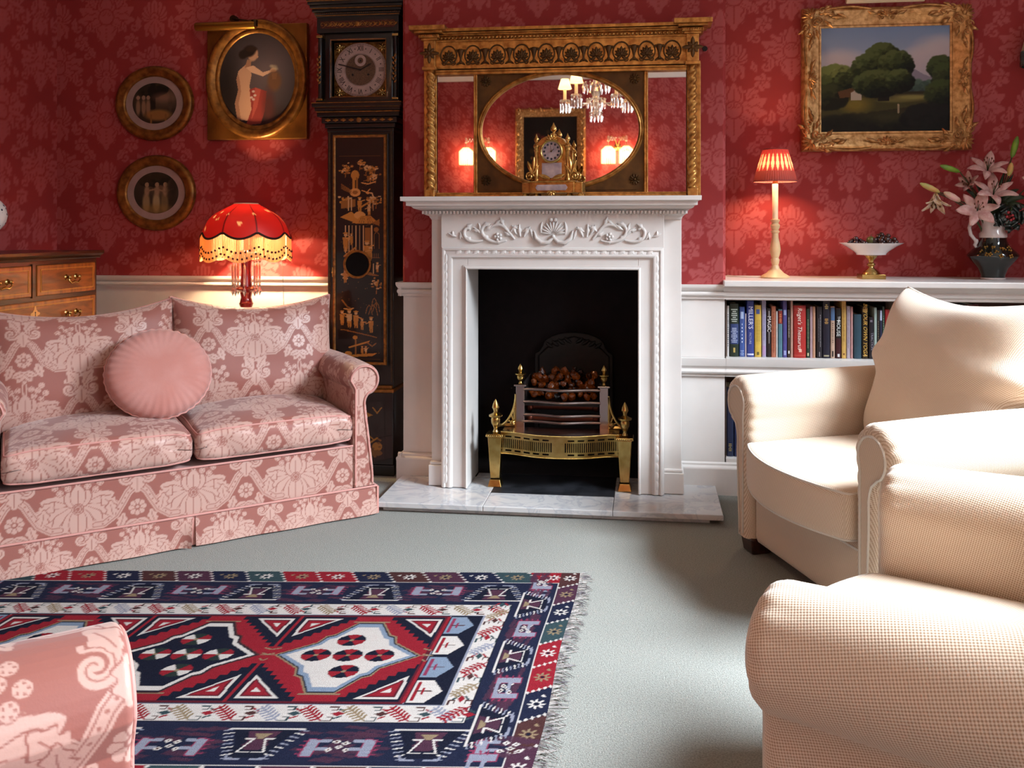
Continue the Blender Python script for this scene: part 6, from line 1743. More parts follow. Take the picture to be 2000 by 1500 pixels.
def scroll_arm(parent, side, x_in, prof, y0, y1, m, pipe, tile=None, tsize=(.42, .52), step=.006, fillet=.012, pleat=0.0, rise=0.0, name='arm', patterned_front=True):
    """side +1: outward is +x"""
    pr, s = resample(prof, step); n = len(pr)
    tg = np.gradient(pr, axis=0); tg /= np.linalg.norm(tg, axis=1, keepdims=True) + 1e-9
    nr = np.stack([-tg[:, 1], tg[:, 0]], -1)                       # outward for a clockwise run up the inner face
    ys = np.concatenate([y0 + fillet * (1 - np.cos(np.linspace(0, PI / 2, 7))), np.arange(y0 + fillet + step, y1, min(step, .004) if step < .0055 else step)])
    cen = np.array([pr[:, 0].mean(), pr[:, 1].mean()])
    G = np.zeros((len(ys), n, 3)); zt = pr[:, 1].max()
    for i, y in enumerate(ys):
        d = y - y0; sh = fillet - math.sqrt(max(0, fillet ** 2 - (fillet - d) ** 2)) if d < fillet else 0
        q = pr - nr * sh
        if pleat:
            w = np.clip((pr[:, 1] - (zt - .26)) / .08, 0, 1)
            q = q + nr * (pleat * (np.abs(np.sin(s * PI / .042)) ** .6 - .6) * w * math.exp(-max(0, d - fillet * .3) / .038))[:, None]
        puff = .006 * math.sin(PI * min(1, (y - y0) / (y1 - y0)))
        q = q + nr * (puff * np.clip((pr[:, 1] - (zt - .2)) / .1, 0, 1))[:, None]
        G[i, :, 0] = x_in + side * q[:, 0]; G[i, :, 1] = y; G[i, :, 2] = q[:, 1] + rise * (y - y0) * np.clip((q[:, 1] - .3) / .3, 0, 1)
    o = grid(name, G, m, parent)
    uv = np.stack(np.broadcast_arrays(ys[:, None], s[None, :]), -1).reshape(-1, 2)
    clothed(o, uv, tile, tsize)
    # front panel
    fp = pr - nr * fillet * .98
    lo, hi = fp.min(0), fp.max(0)
    st = step if tile is not None else .008
    xs = np.arange(lo[0], hi[0] + st, st); zs = np.arange(lo[1], hi[1] + st, st)
    X, Z = np.meshgrid(xs, zs)
    def inside(c):
        X_, Z_ = (c[:, 0] - x_in) * side, c[:, 2]; r_ = np.zeros(len(c), bool)
        for k in range(len(fp)):
            x1, z1 = fp[k]; x2, z2 = fp[(k + 1) % len(fp)]
            if z1 == z2: continue
            r_ ^= ((z1 > Z_) != (z2 > Z_)) & (X_ < (x2 - x1) * (Z_ - z1) / (z2 - z1) + x1)
        return r_
    P = np.stack([x_in + side * X, np.full(X.shape, y0 + .001), Z], -1)
    f = grid('arm_front', P, m, o, keep=inside)
    clothed(f, None, tile, tsize, (.12, .05))
    bead = [(x_in + side * p[0], y0 - .0005, p[1]) for p in fp[2:-2:2]]
    MB().tube(bead, .0042, 6).build('piping', pipe, o, 60)
    return o

# ------------------------------------------------------------------ pink brocade sofa
def make_sofa(label, loc, rotz, W=1.378, seats=2, group=None, name='sofa', back_h=.76, fine=.0042, TS=(.37, .4625), arm_r=.066, arm_cz=.540, cush=None):
    so = thing(name, label, 'sofa' if seats > 1 else 'armchair', loc, rotz, group)
    hw = W / 2; T = SILKTILE; cush = cush or fine
    inner = hw - .092
    prof = scroll_arm_profile(.118, arm_r, arm_cz, -.020, .088, .054)
    for s in (-1, 1):
        scroll_arm(so, s, s * inner, prof, 0.0, .62, SILK, PIPING, T, TS, fine, .010)
    # seat border panel
    nx = int(2 * inner / .0032); X, Z = np.meshgrid(np.linspace(-inner, inner, nx), np.linspace(.115, .285, 54))
    P = np.stack([X, .006 - .010 * np.clip((Z - .27) / .015, 0, 1) * 0, Z], -1)
    o = grid('front_border', P, SILK, so); clothed(o, np.stack([X.ravel(), Z.ravel()], -1), T, TS, (.0, -.083))
    MB().tube([(-inner, .004, .284), (inner, .004, .284)], .004, 6).build('piping', PIPING, o, 60)
    MB().box(-inner, inner, .008, .60, .10, .283).build('seat_platform', SILKDEEP, so, 0)
    # valance with a kick pleat in the middle
    for s in (-1, 1):
        a0, a1 = (-hw - .004, -.004) if s < 0 else (.005, hw + .004)
        nx = int((a1 - a0) / .0032); X, Z = np.meshgrid(np.linspace(a0, a1, nx), np.linspace(.006, .114, 36))
        t = (.114 - Z) / .108
        Y = -.006 - .012 * t - .003 * np.sin(X * 23) * t
        if s < 0: Y = Y - .030 * t * np.clip((X + .06) / .06, 0, 1) ** 2; X = X - .012 * t * np.clip((X + .06) / .06, 0, 1) ** 2
        o = grid('valance', np.stack([X, Y, Z], -1), SILK, so); clothed(o, np.stack([X.ravel(), Z.ravel()], -1), T, (.30, .36), (.03, .24))
    b = MB().box(-.03, .03, -.003, .002, .006, .112)
    for s in (-1, 1):
        b.box(s * hw - .004 + s * .006, s * hw + .004 + s * .006, -.014, .70, .006, .114)
    b.build('valance_side', SILKDEEP, so, 0)
    MB().tube([(-hw - .004, -.008, .115), (hw + .004, -.008, .115)], .0042, 6).build('valance_piping', PIPING, so, 60)
    # back
    b = MB().box(-hw + .02, hw - .02, .58, .69, .05, back_h - .05)
    b.build('back', SILKDEEP, so, 0, .03)
    MB().box(-hw + .05, hw - .05, .05, .66, .02, .11).build('base_frame', IRON, so, 0)
    sw = 2 * inner / seats
    for k in range(seats):
        cx = -inner + sw * (k + .5)
        def dfm(V, k=k):
            x, y, z = V[:, 0].copy(), V[:, 1].copy(), V[:, 2].copy()
            cr = (1 - (x / (sw / 2)) ** 2) * (1 - (y / .29) ** 2)
            V[:, 2] += np.where(z > 0, .034, .004) * np.clip(cr, 0, 1) + .004 * np.sin(x * 21 + k) * np.cos(y * 17) * (z > 0)
            V[:, 2] += np.where(z > 0, -.016, .010) * np.clip((np.abs(x) / (sw / 2)) ** 6, 0, 1)
            fr = np.clip((-y - .22) / .07, 0, 1)
            V[:, 1] -= .016 * fr * (1 - (x / (sw / 2)) ** 2) * (1 - (z / .062) ** 2) + .004 * np.sin(x * 46 + z * 30 + k) * fr * np.clip(np.abs(x) / (sw / 2), 0, 1)
            return V
        V, Q, rest = rounded_block(sw / 2 - .004, .285, .062, .030, cush, dfm)
        V = V + np.array([cx, .262, .362])
        o = np_mesh('seat_cushion', V, Q, SILK, so)
        v, n = coords(o); a = np.abs(n)
        uv = np.where((a[:, 2] > .6)[:, None], np.stack([v[:, 0] - cx, v[:, 1]], -1), np.stack([v[:, 0] - cx, v[:, 2] - .42], -1))
        clothed(o, uv, T, TS, (.2075, .16))
        for sg in (1, -1):
            E = seam_path(sw / 2 - .004, .285, .062, .030, sg)
            pts = dfm(E.copy()) + np.array([cx, .262, .362])
            MB().tube([tuple(p) for p in pts], .0036, 6).build('piping', PIPING, o, 60)
        bw = sw + (.075 if seats > 1 else .04)
        V, Q, UV, edge = pillow(bw, .47, .20, cush, .045, .42, .045)
        M = Matrix.Translation((cx + (.03 if k == 1 else -.02) * (seats > 1), .475, .625 + .004 * k)) @ Matrix.Rotation(math.radians(-14), 4, 'X') @ Matrix.Rotation(math.radians(1.5 * (1 if k else -1)), 4, 'Y')
        A = np.array(M); V2 = V @ A[:3, :3].T + A[:3, 3]
        o = np_mesh('back_cushion', V2, Q, SILK, so); clothed(o, UV, T, TS, (.2075, .30))
        MB().tube(edge, .0042, 6, True, M).build('piping', PIPING, o, 60)
    return so
SOFA_L, SOFA_R = (-1.619, 2.970, 0.0), math.radians(38.38)
make_sofa('pale pink brocade two-seat sofa in front of the chest of drawers', SOFA_L, SOFA_R, group=None)
# round scatter cushion on the sofa
rc = thing('round_cushion', 'round plain pink scatter cushion with gathered rim on the sofa', 'cushion', SOFA_L, SOFA_R)
nr_, na_ = 60, 150; Vs = []; Qs = []
PINK = mat('plain_pink_cotton', 'bd857c', .75, sheen=.3, var=.08, vscale=8, col2='b5766b', bump=.12, bscale=300)
G = np.zeros((2 * nr_, na_, 3)); 
for i in range(2 * nr_):
    t = i / (2 * nr_ - 1); a = PI * t              # 0 front centre .. pi back centre
    rr = .186 * math.sin(a) ** .62 if 0 < t < 1 else 0.0
    yy = -.070 * math.copysign(abs(math.cos(a)) ** .9, math.cos(a))
    for k in range(na_):
        th = 2 * PI * k / na_
        e = (rr / .186) ** 5
        G[i, k] = (rr * math.cos(th) * (1 + .012 * math.sin(th * 36) * e), yy + .004 * math.sin(th * 36 + 1) * e * (1 if t < .5 else -1) + .002 * math.sin(th * 3 + rr * 30) * (1 - e) * (rr / .186), rr * math.sin(th) * .92 * (1 + .012 * math.sin(th * 36) * e))
M = Matrix.Translation((-.082, .245, .596)) @ Matrix.Rotation(math.radians(-22), 4, 'X') @ Matrix.Rotation(math.radians(6), 4, 'Y')
A = np.array(M); G2 = G @ A[:3, :3].T + A[:3, 3]
cb = grid('cover', G2, PINK, rc, wrap=True)
b = MB(); b.tube([tuple(G[nr_, k] * 1.01) for k in range(0, na_, 2)], .0035, 6, True, M); b.build('piping', PIPING, rc, 60)
# second pink seat at the near corner: only one scroll arm is in the picture
fd = Vector((.74, .67, 0)).normalized()            # direction it faces
tip = Vector((-.712, 1.125, 0))                     # front of the arm seen
rz = math.atan2(fd.x, -fd.y)
Rm = Matrix.Rotation(rz, 4, 'Z')
# chair-local position of the left arm front is (-hw + .03, 0)
org = tip - (Rm @ Vector((.30, 0, 0)))
make_sofa('pink brocade armchair in the near corner with only its scroll arm showing', (org.x, org.y, 0), rz, W=.70, seats=1, name='armchair', fine=.0023, TS=(.40, .50), arm_r=.094, arm_cz=.496, cush=.008)

# ------------------------------------------------------------------ cream armchairs
FOOT = woodmat('dark_mahogany_foot', '3c1a12', '200c08', .3)
def make_armchair(label, loc, rotz):
    ch_ = thing('armchair', label, 'armchair', loc, rotz, None)
    prof = scroll_arm_profile(.055, .094, .522, -.008, .094, .105)
    for s in (-1, 1):
        scroll_arm(ch_, s, s * .310, prof, 0.0, .80, CREAM, CREAMSEAM, None, step=.008, fillet=.034, pleat=.007, rise=.02)
    V, Q, _ = rounded_block(.312, .36, .105, .02, .02)
    o = np_mesh('seat_base', V + np.array([0, .385, .152]), Q, CREAM, ch_); clothed(o)
    MB().tube([(-.31, .026, .236), (.31, .026, .236)], .004, 6).build('piping', CREAMSEAM, o, 60)
    def dfm(V):
        x, y, z = V[:, 0].copy(), V[:, 1].copy(), V[:, 2].copy()
        V[:, 2] += np.where(z > 0, .028, 0) * np.clip((1 - (x / .32) ** 2) * (1 - (y / .36) ** 2), 0, 1)
        fr = np.clip((-y - .1) / .23, 0, 1)
        V[:, 1] -= .085 * fr * (1 - (x / .31) ** 2)
        return V
    V, Q, _ = rounded_block(.303, .335, .072, .022, .008, dfm)
    V = V + np.array([0, .33, .330])
    o = np_mesh('seat_cushion', V, Q, CREAM, ch_); clothed(o)
    for sg in (1, -1):
        pts = dfm(seam_path(.303, .335, .072, .022, sg)) + np.array([0, .33, .330])
        MB().tube([tuple(p) for p in pts], .0036, 6).build('piping', CREAMSEAM, o, 60)
    V, Q, _ = rounded_block(.40, .065, .34, .05, .014, lambda V: V + np.stack([0 * V[:, 0], .10 * (V[:, 2] + .34) / .68, 0 * V[:, 0]], -1))
    o = np_mesh('back', V + np.array([0, .80, .40]), Q, CREAM, ch_); clothed(o)
    V, Q, UV, edge = pillow(.70, .60, .27, .009, .07, .45, .03)
    # lower corners stick out as ears over the arms, the part below is tucked in between them
    vv = V[:, 2] / .30
    V[:, 0] *= 1 + .11 * np.exp(-((vv - .10) / .13) ** 2) - .10 * np.clip((.02 - vv) / .18, 0, 1)
    # slack folds low on the cushion
    V[:, 1] += .010 * np.sin((V[:, 0] * 14 + V[:, 2] * 22)) * np.clip(-V[:, 2] / .25, 0, 1) * (V[:, 1] < 0)
    M = Matrix.Translation((0, .585, .645)) @ Matrix.Rotation(math.radians(-19), 4, 'X')
    A = np.array(M); o = np_mesh('back_cushion', V @ A[:3, :3].T + A[:3, 3], Q, CREAM, ch_); clothed(o, UV)
    MB().tube(edge, .0045, 6, True, M).build('piping', CREAMSEAM, o, 60)
    for sx in (-1, 1):
        for y in (.055, .82):
            MB().taper(sx * .345, y, .0, .058, .036, .044).build('foot', FOOT, ch_, 0, .006)
    return ch_
make_armchair('cream armchair nearest the bookcase, with a large slumped back cushion', (.468, 2.827, 0), math.atan2(-.933, .361))
make_armchair('cream armchair in the near right corner, its scroll arm closest to the viewer', (.360, 1.705, 0), math.atan2(-.887, -.462))

# ------------------------------------------------------------------ chest of drawers against the left wall
WAL = woodmat('figured_walnut', '8a4a1a', '5a2a0c', .3, (14, 2.5, 14)); WALD = woodmat('dark_walnut_carcase', '4a240e', '28120a', .35, (14, 2.5, 14))
WALB = woodmat('walnut_crossbanding', '9a5722', '6a3612', .3, (14, 14, 3))
cd = thing('chest_of_drawers', 'walnut chest of drawers with brass handles against the left wall', 'chest of drawers', (-2.625, 3.47, 0))
# front faces +x at x = 0, width along y (-.47 .. .47), back towards -x
cwid, cH = .445, 1.006
MB().box(-.41, -.006, -cwid, cwid, .09, cH).build('carcase', WALD, cd, 0, .002)
b = MB().box(-.415, .006, -cwid - .006, cwid + .006, .0, .09)
b.build('plinth', WALD, cd, 0, .004)
prof = [(-.41, 0), (.004, 0), (.008, .006), (.006, .010), (.018, .016), (.026, .024), (.026, .036), (-.41, .036)]
b = MB(); k = len(prof); V = [(o, -cwid - .012, cH + z) for o, z in prof] + [(o, cwid + .012, cH + z) for o, z in prof]
b.add(V, [tuple(range(k)), tuple(range(2 * k - 1, k - 1, -1))] + [(i, k + i, k + (i + 1) % k, (i + 1) % k) for i in range(k)]).build('top', WALD, cd, 30)
def drawer(y0, y1, z0, z1, handles, esc):
    d = MB().box(-.30, .006, y0 + .006, y1 - .006, z0 + .006, z1 - .006).build('drawer', WALB, cd, 0, .004)
    MB().box(.005, .0078, y0 + .032, y1 - .032, z0 + .030, z1 - .030).build('veneer_panel', WAL, d, 0)
    MB().rect_frame(y1 - y0 - .056, z1 - z0 - .052, [(0, 0), (0, .0085), (.003, .0085), (.003, 0)], Matrix.Translation((0, (y0 + y1) / 2, (z0 + z1) / 2)) @ Matrix.Rotation(PI / 2, 4, 'Z')).build('inlay_line', mat('boxwood_line_%d' % int(z0 * 1000 + y0 * 100), 'b5792f', .4), d, 0)
    for hy in handles:
        zc = (z0 + z1) / 2 + .006; b = MB()
        for s in (-1, 1):
            b.lathe([(.015, 0), (.013, .004), (.006, .007), (.006, .018), (.009, .022), (.004, .028)], (0, 0, 0), 14, Matrix.Translation((.006, hy + s * .034, zc)) @ Matrix.Rotation(PI / 2, 4, 'Y'))
        b.tube([(.022, hy - .034, zc), (.026, hy - .040, zc - .014), (.026, hy - .022, zc - .026), (.026, hy, zc - .020), (.026, hy + .022, zc - .026), (.026, hy + .040, zc - .014), (.022, hy + .034, zc)], [.003, .004, .004, .005, .004, .004, .003], 8)
        b.build('handle', BRASS, d, 50)
    if esc:
        yc = (y0 + y1) / 2; zc = (z0 + z1) / 2 + .02; pts = []
        for i in range(40):
            a = 2 * PI * i / 40; rr = .021 + .0065 * math.cos(4 * a) + .003 * math.cos(8 * a)
            pts.append((yc + rr * math.cos(a), zc + rr * math.sin(a) * 1.15 - (.010 if math.sin(a) < -.7 else 0)))
        MB().prism(pts, .007, .0095, 'yz').lathe([(.0, 0), (.008, 0), (.009, -.006), (.005, -.02), (.0, -.022)], (.009, yc, zc - .024), 8).build('escutcheon', mat('gilt_escutcheon', 'd0a468', .35, .6), d, 0)
        MB().prism([(yc - .002, zc - .010), (yc + .002, zc - .010), (yc + .0015, zc + .002), (yc + .004, zc + .006), (yc, zc + .010), (yc - .004, zc + .006), (yc - .0015, zc + .002)], .009, .0102, 'yz').build('keyhole', IRON, d, 0)
for y0, y1 in ((-cwid + .02, -.012), (.012, cwid - .02)): drawer(y0, y1, .846, .992, [(y0 + y1) / 2 + .02], False)
for z0, z1 in ((.680, .836), (.500, .670), (.305, .490), (.10, .295)): drawer(-cwid + .02, cwid - .02, z0, z1, [-.24, .24], True)
MB().box(-.006, .004, -.010, .010, .846, .992).build('divider', WALD, cd, 0)
# blue-and-white vase standing on the chest at the picture's edge
vs = thing('vase', 'white china vase painted with dark flowers on the chest of drawers', 'vase', (-2.795, 3.41, cH + .0365))
CH = mat('blue_and_white_china', 'd9d5d2', .15, coat=.6)
nt = CH.node_tree; N = nt.nodes; L = nt.links; tc = N.new('ShaderNodeTexCoord'); vo = N.new('ShaderNodeTexVoronoi'); vo.inputs['Scale'].default_value = 55
cr = N.new('ShaderNodeValToRGB'); cr.color_ramp.elements[0].color = rgba('2a3348'); cr.color_ramp.elements[0].position = .26; cr.color_ramp.elements[1].color = rgba('d9d5d2'); cr.color_ramp.elements[1].position = .36
L.new(tc.outputs['Object'], vo.inputs['Vector']); L.new(vo.outputs['Distance'], cr.inputs['Fac']); L.new(cr.outputs['Color'], N['Principled BSDF'].inputs['Base Color'])
MB().lathe([(0, 0), (.045, 0), (.048, .006), (.030, .016), (.018, .05), (.020, .075), (.045, .095), (.070, .125), (.078, .160), (.070, .20), (.045, .232), (.030, .25), (.034, .262), (.042, .268), (.038, .268), (.028, .252), (.022, .24)], n=40, caps=False).build('body', CH, vs, 60)
# ------------------------------------------------------------------ rug
RL, RW, RS = 2.00, 1.135, .0030
NAVY, RED, WHT, TAN, PURP, GRY, BRN, TEAL = [hx(h) for h in ('1e2238', '8e1f2b', 'cfc6c0', '8f7a60', '4a2b3c', '8b8c9c', '4a2c2c', '33454a')]
DKN = hx('171a2a'); MAG = hx('8a3350'); SKY = hx('7d8ba0')
c = Canvas(0, RL, 0, RW, RS, NAVY); rr = random.Random(21)
B1, B2, B3 = .082, .248, .322            # star border, navy border, white border (along the long sides)
E1, E2, E3, E4 = .060, .180, .248, .350  # the same across the ends, then the house panel
def side(k):
    """border coordinates (a along, b inward 0..1 of the whole border) -> rug coordinates"""
    if k == 'far': return (lambda a, b: (a, b)), RL
    if k == 'near': return (lambda a, b: (RL - a, RW - b)), RL
    if k == 'right': return (lambda a, b: (b, RW - a)), RW
    return (lambda a, b: (RL - b, a)), RW
def P(T, pts): return [T(a, b) for a, b in pts]
# star border
for k in ('far', 'near', 'right', 'left'):
    T, L_ = side(k); w = B1 if k in ('far', 'near') else E1
    cols = [RED, BRN, NAVY, RED, NAVY, PURP, TEAL]; n = int(L_ / .115); cw = L_ / n
    for i in range(n):
        a = i * cw; col = cols[(i * 3 + len(k)) % 7]
        c.poly(P(T, [(a, w), (a + cw, w), (a + cw + w * .6, 0), (a + w * .6, 0)]), col)
        for q in range(5): x = a + w * .6 * (1 - q / 4.5); y = w * q / 4.5; c.poly(P(T, [(x - .006, y + .003), (x + .004, y), (x + .008, y + .006), (x - .002, y + .010)]), WHT)
        cx, cy = a + cw * .5 + w * .3, w * .5; sc = WHT if i % 2 == 0 else TAN
        for q in range(8):
            t = q * PI / 4; c.line(P(T, [(cx + .010 * math.cos(t), cy + .010 * math.sin(t)), (cx + .019 * math.cos(t), cy + .019 * math.sin(t))]), .006, sc)
        c.line(P(T, [(cx + .011 * math.cos(q * PI / 4), cy + .011 * math.sin(q * PI / 4)) for q in range(9)]), .004, sc)
        c.disc(*T(cx, cy), .005, .005, DKN)
        c.poly(P(T, [(cx + .03, cy - .02), (cx + .045, cy - .012), (cx + .034, cy - .006)]), sc)
def rect(x0, x1, y0, y1, col): c.poly([(x0, y0), (x1, y0), (x1, y1), (x0, y1)], col)
rect(E1, RL - E1, B1, RW - B1, WHT); rect(E1 + .004, RL - E1 - .004, B1 + .004, RW - B1 - .004, NAVY)
# mottled purple passages and the big motifs of the navy border
for k in ('far', 'near', 'right', 'left'):
    T, L_ = side(k); o0, o1 = (B1, B2) if k in ('far', 'near') else (E1, E2); w = o1 - o0
    s0 = E1 if k in ('far', 'near') else B1
    n = max(2, round((L_ - 2 * s0) / .37)); per = (L_ - 2 * s0) / n
    for i in range(n):
        a = s0 + per * (i + .5)
        for q in range(26):
            x = a + per * .5 + rr.uniform(-.09, .09); y = o0 + rr.uniform(.02, w - .02)
            c.poly(P(T, [(x - .03, y), (x + .02, y - .008), (x + .03, y + .002), (x - .02, y + .010)]), PURP, .8)
        # jagged ewer
        k1 = w / .165
        body = [(-.075, .135), (-.045, .075), (-.06, .06), (-.03, .03), (.03, .03), (.06, .06), (.045, .075), (.075, .135)]
        c.poly(P(T, [(a + x, o0 + y * k1) for x, y in body]), DKN)
        c.poly(P(T, [(a + x * .5, o0 + (y * .7 + .035) * k1) for x, y in body]), PURP); c.poly(P(T, [(a - .02, o0 + .12 * k1), (a + .02, o0 + .12 * k1), (a + .006, o0 + .10 * k1), (a - .006, o0 + .10 * k1)]), TAN)
        for s in (-1, 1):
            c.line(P(T, [(a + s * .005, o0 + .05 * k1), (a + s * .03, o0 + .05 * k1), (a + s * .012, o0 + .10 * k1), (a + s * .032, o0 + .10 * k1)]), .005, WHT)
            for q in range(9):
                t = q / 8; x = .036 + .045 * t; y = .03 + .105 * t
                c.line(P(T, [(a + s * (x - .005), o0 + y * k1), (a + s * (x + .014), o0 + (y - .005) * k1)]), .004, WHT if q % 2 else GRY)
            c.line(P(T, [(a + s * .012, o0 + .024 * k1), (a + s * .04, o0 + .024 * k1), (a + s * .045, o0 + .04 * k1)]), .005, GRY)
            # comb beside it
            bx = a + s * .125; by = o0 + .055 * k1
            col2 = GRY
            c.poly(P(T, [(bx - .014, by - .02), (bx + .014, by - .022), (bx + .014, by + .045), (bx - .014, by + .047)]), MAG)
            c.poly(P(T, [(bx - .011, by - .017), (bx + .011, by - .019), (bx + .011, by + .042), (bx - .011, by + .044)]), col2)
            for q in range(2): c.poly(P(T, [(bx, by + .0 + q * .03), (bx + s * .038, by + .004 + q * .03), (bx + s * .038, by + .014 + q * .03), (bx, by + .012 + q * .03)]), col2)
            for q in range(4): c.line(P(T, [(bx - s * .012, by - .012 + q * .016), (bx - s * .024, by - .010 + q * .016)]), .004, MAG)
        c.line(P(T, [(a - .085, o0 + .137 * k1), (a + .085, o0 + .137 * k1)]), .005, WHT)
        for q, (x, y) in enumerate(((-.02, .06), (.0, .07), (.02, .06), (.01, .085), (-.012, .09))):
            x += a + per * .5; y = o0 + y * k1
            c.poly(P(T, [(x - .010, y), (x, y - .008), (x + .010, y), (x, y + .008)]), WHT); c.poly(P(T, [(x - .004, y), (x, y - .003), (x + .004, y), (x, y + .003)]), BRN)
# white leaf border
rect(E2, RL - E2, B2, RW - B2, DKN); rect(E2 + .003, RL - E2 - .003, B2 + .003, RW - B2 - .003, WHT)
for k in ('far', 'near', 'right', 'left'):
    T, L_ = side(k); o0, o1 = (B2, B3) if k in ('far', 'near') else (E2, E3); s0 = E2 if k in ('far', 'near') else B2; w = o1 - o0
    n = int((L_ - 2 * s0) / .098); per = (L_ - 2 * s0) / n
    for i in range(n):
        a = s0 + per * i; col = [RED, TAN, RED, GRY][i % 4]
        for q in range(6):
            t = (q + .5) / 6; x, y = a + .016 + .052 * t, o0 + w * (.86 - .70 * t)
            c.line(P(T, [(x - .014, y - .008), (x, y), (x + .004, y + .016)]), .0065, col)
        c.line(P(T, [(a + .012, o0 + w * .9), (a + .072, o0 + w * .10)]), .004, col)
        for s, y in ((1, .24), (-1, .76)):
            x = a + per - .012
            c.line(P(T, [(x - .016, o0 + w * y - s * .010), (x + .004, o0 + w * y - s * .010), (x + .004, o0 + w * y + s * .004), (x - .008, o0 + w * y + s * .004)]), .004, TEAL if i % 2 else BRN)
            c.line(P(T, [(x + .010, o0 + w * y), (x + .022, o0 + w * y + s * .008)]), .006, RED if i % 3 else TEAL)
        c.poly(P(T, [(a + per - .018, o0 + w * .5), (a + per, o0 + w * .36), (a + per + .016, o0 + w * .5), (a + per, o0 + w * .64)]), [RED, BRN, TEAL][i % 3])
rect(E3, RL - E3, B3, RW - B3, GRY); rect(E3 + .004, RL - E3 - .004, B3 + .004, RW - B3 - .004, DKN)
# house panels at the ends
for k in ('right', 'left'):
    X_ = (lambda x: x) if k == 'right' else (lambda x: RL - x)
    n = 4; y0, y1 = B3 + .006, RW - B3 - .006; hgt = (y1 - y0) / n
    for i in range(n):
        ya, yb = y0 + hgt * i + .008, y0 + hgt * (i + 1) - .008; ym = (ya + yb) / 2
        colh = SKY if i % 2 == 0 else WHT
        c.poly([(X_(E4 - .006), ya), (X_(E4 - .05), ya), (X_(E3 + .02), ym), (X_(E4 - .05), yb), (X_(E4 - .006), yb)], colh)
        for yy in (ya + .012, yb - .012): pass
        cr_ = MAG if i % 2 == 0 else RED
        c.line([(X_(E4 - .018), ya + .012), (X_(E4 - .018), yb - .012)], .010, cr_); c.line([(X_(E4 - .018), ym), (X_(E4 - .055), ym)], .005, BRN); c.line([(X_(E4 - .034), ym - .014), (X_(E4 - .034), ym + .014)], .004, cr_)
    rect(*sorted((X_(E4), X_(E4 - .005))), y0, y1, GRY)
# red field with stepped navy corners and medallions
FX0, FX1, FY0, FY1 = E4, RL - E4, B3 + .008, RW - B3 - .008
rect(FX0, FX1, FY0, FY1, hx('5a1c28')); rect(FX0 + .010, FX1 - .010, FY0 + .008, FY1 - .008, RED)
ymid = (FY0 + FY1) / 2; hb_ = (FY1 - FY0) / 2 - .008
nm = 3; per = (FX1 - FX0) / nm
def stepdiamond(cx, a, b, col):
    q = [(-1, 0), (-.56, .36), (-.5, .55), (-.40, .60), (-.18, 1), (.18, 1), (.40, .60), (.5, .55), (.56, .36), (1, 0), (.56, -.36), (.5, -.55), (.40, -.60), (.18, -1), (-.18, -1), (-.40, -.60), (-.5, -.55), (-.56, -.36)]
    c.poly([(cx + x * a, ymid + y * b) for x, y in q], col)
for i in range(nm + 1):
    xb = FX0 + per * i
    for s in (-1, 1):
        ye = ymid + s * hb_
        # navy wedge between medallions with toothed edge
        for q in range(9):
            t = q / 9; hwid = .165 * (1 - t)
            xl, xr = xb - hwid, xb + hwid
            y_a, y_b = ye - s * t * hb_ * .80, ye - s * (t + 1 / 9) * hb_ * .80
            xl, xr = max(xl, FX0 + .010), min(xr, FX1 - .010)
            if xr > xl: c.poly([(xl, y_a), (xr, y_a), (xr, y_b), (xl, y_b)], DKN)
        c.line([(xb, ye), (xb, ymid + s * .03)], .010, RED)
        for h in (-1, 1):
            tri = [(xb + h * .016, ye - s * .012), (xb + h * .125, ye - s * .012), (xb + h * .020, ye - s * .125)]
            if tri[1][0] < FX0 + .01 or tri[1][0] > FX1 - .01: continue
            cx_ = sum(p[0] for p in tri) / 3; cy_ = sum(p[1] for p in tri) / 3
            for kk, col in ((1, WHT), (.76, hx('5a1c28')), (.6, RED), (.22, WHT)):
                c.poly([(cx_ + (p[0] - cx_) * kk, cy_ + (p[1] - cy_) * kk) for p in tri], col)
def rosette(x, y, k, cols):
    for q in range(6):
        a0 = q * PI / 3; c.poly([(x, y)] + [(x + .040 * k * math.cos(a0 + t), y + .034 * k * math.sin(a0 + t)) for t in (0, PI / 6, PI / 3)], cols[q % len(cols)])
    c.disc(x, y, .006 * k, .006 * k, TAN)
for i in range(nm):
    cx = FX0 + per * (i + .5); white = i % 2 == 0
    for h in (-1, 1):
        for q in range(3): c.line([(cx + h * (.195 + .006 * q), ymid - .03 + q * .03 - .008), (cx + h * (.215 + .008 * (q % 2)), ymid - .03 + q * .03)], .005, TAN)
        c.line([(cx + h * .18, ymid), (cx + h * .225, ymid)], .006, TAN); c.line([(cx - .05, ymid + h * hb_ * .86), (cx + .05, ymid + h * hb_ * .86)], .005, TAN)
    stepdiamond(cx, .198, hb_ * .86, TAN if white else BRN); stepdiamond(cx, .190, hb_ * .83, DKN)
    stepdiamond(cx, .184, hb_ * .80, SKY if white else WHT); stepdiamond(cx, .166, hb_ * .71, WHT if white else DKN)
    if not white: stepdiamond(cx, .150, hb_ * .65, DKN)
    cl = [RED, DKN] if white else [RED, hx('26302e'), WHT]
    for x, y in ((-.085, 0), (0, 0), (.085, 0), (-.02, .085), (.02, -.085)): rosette(cx + x * (1 if white else 1), ymid + y, 1.0, cl)
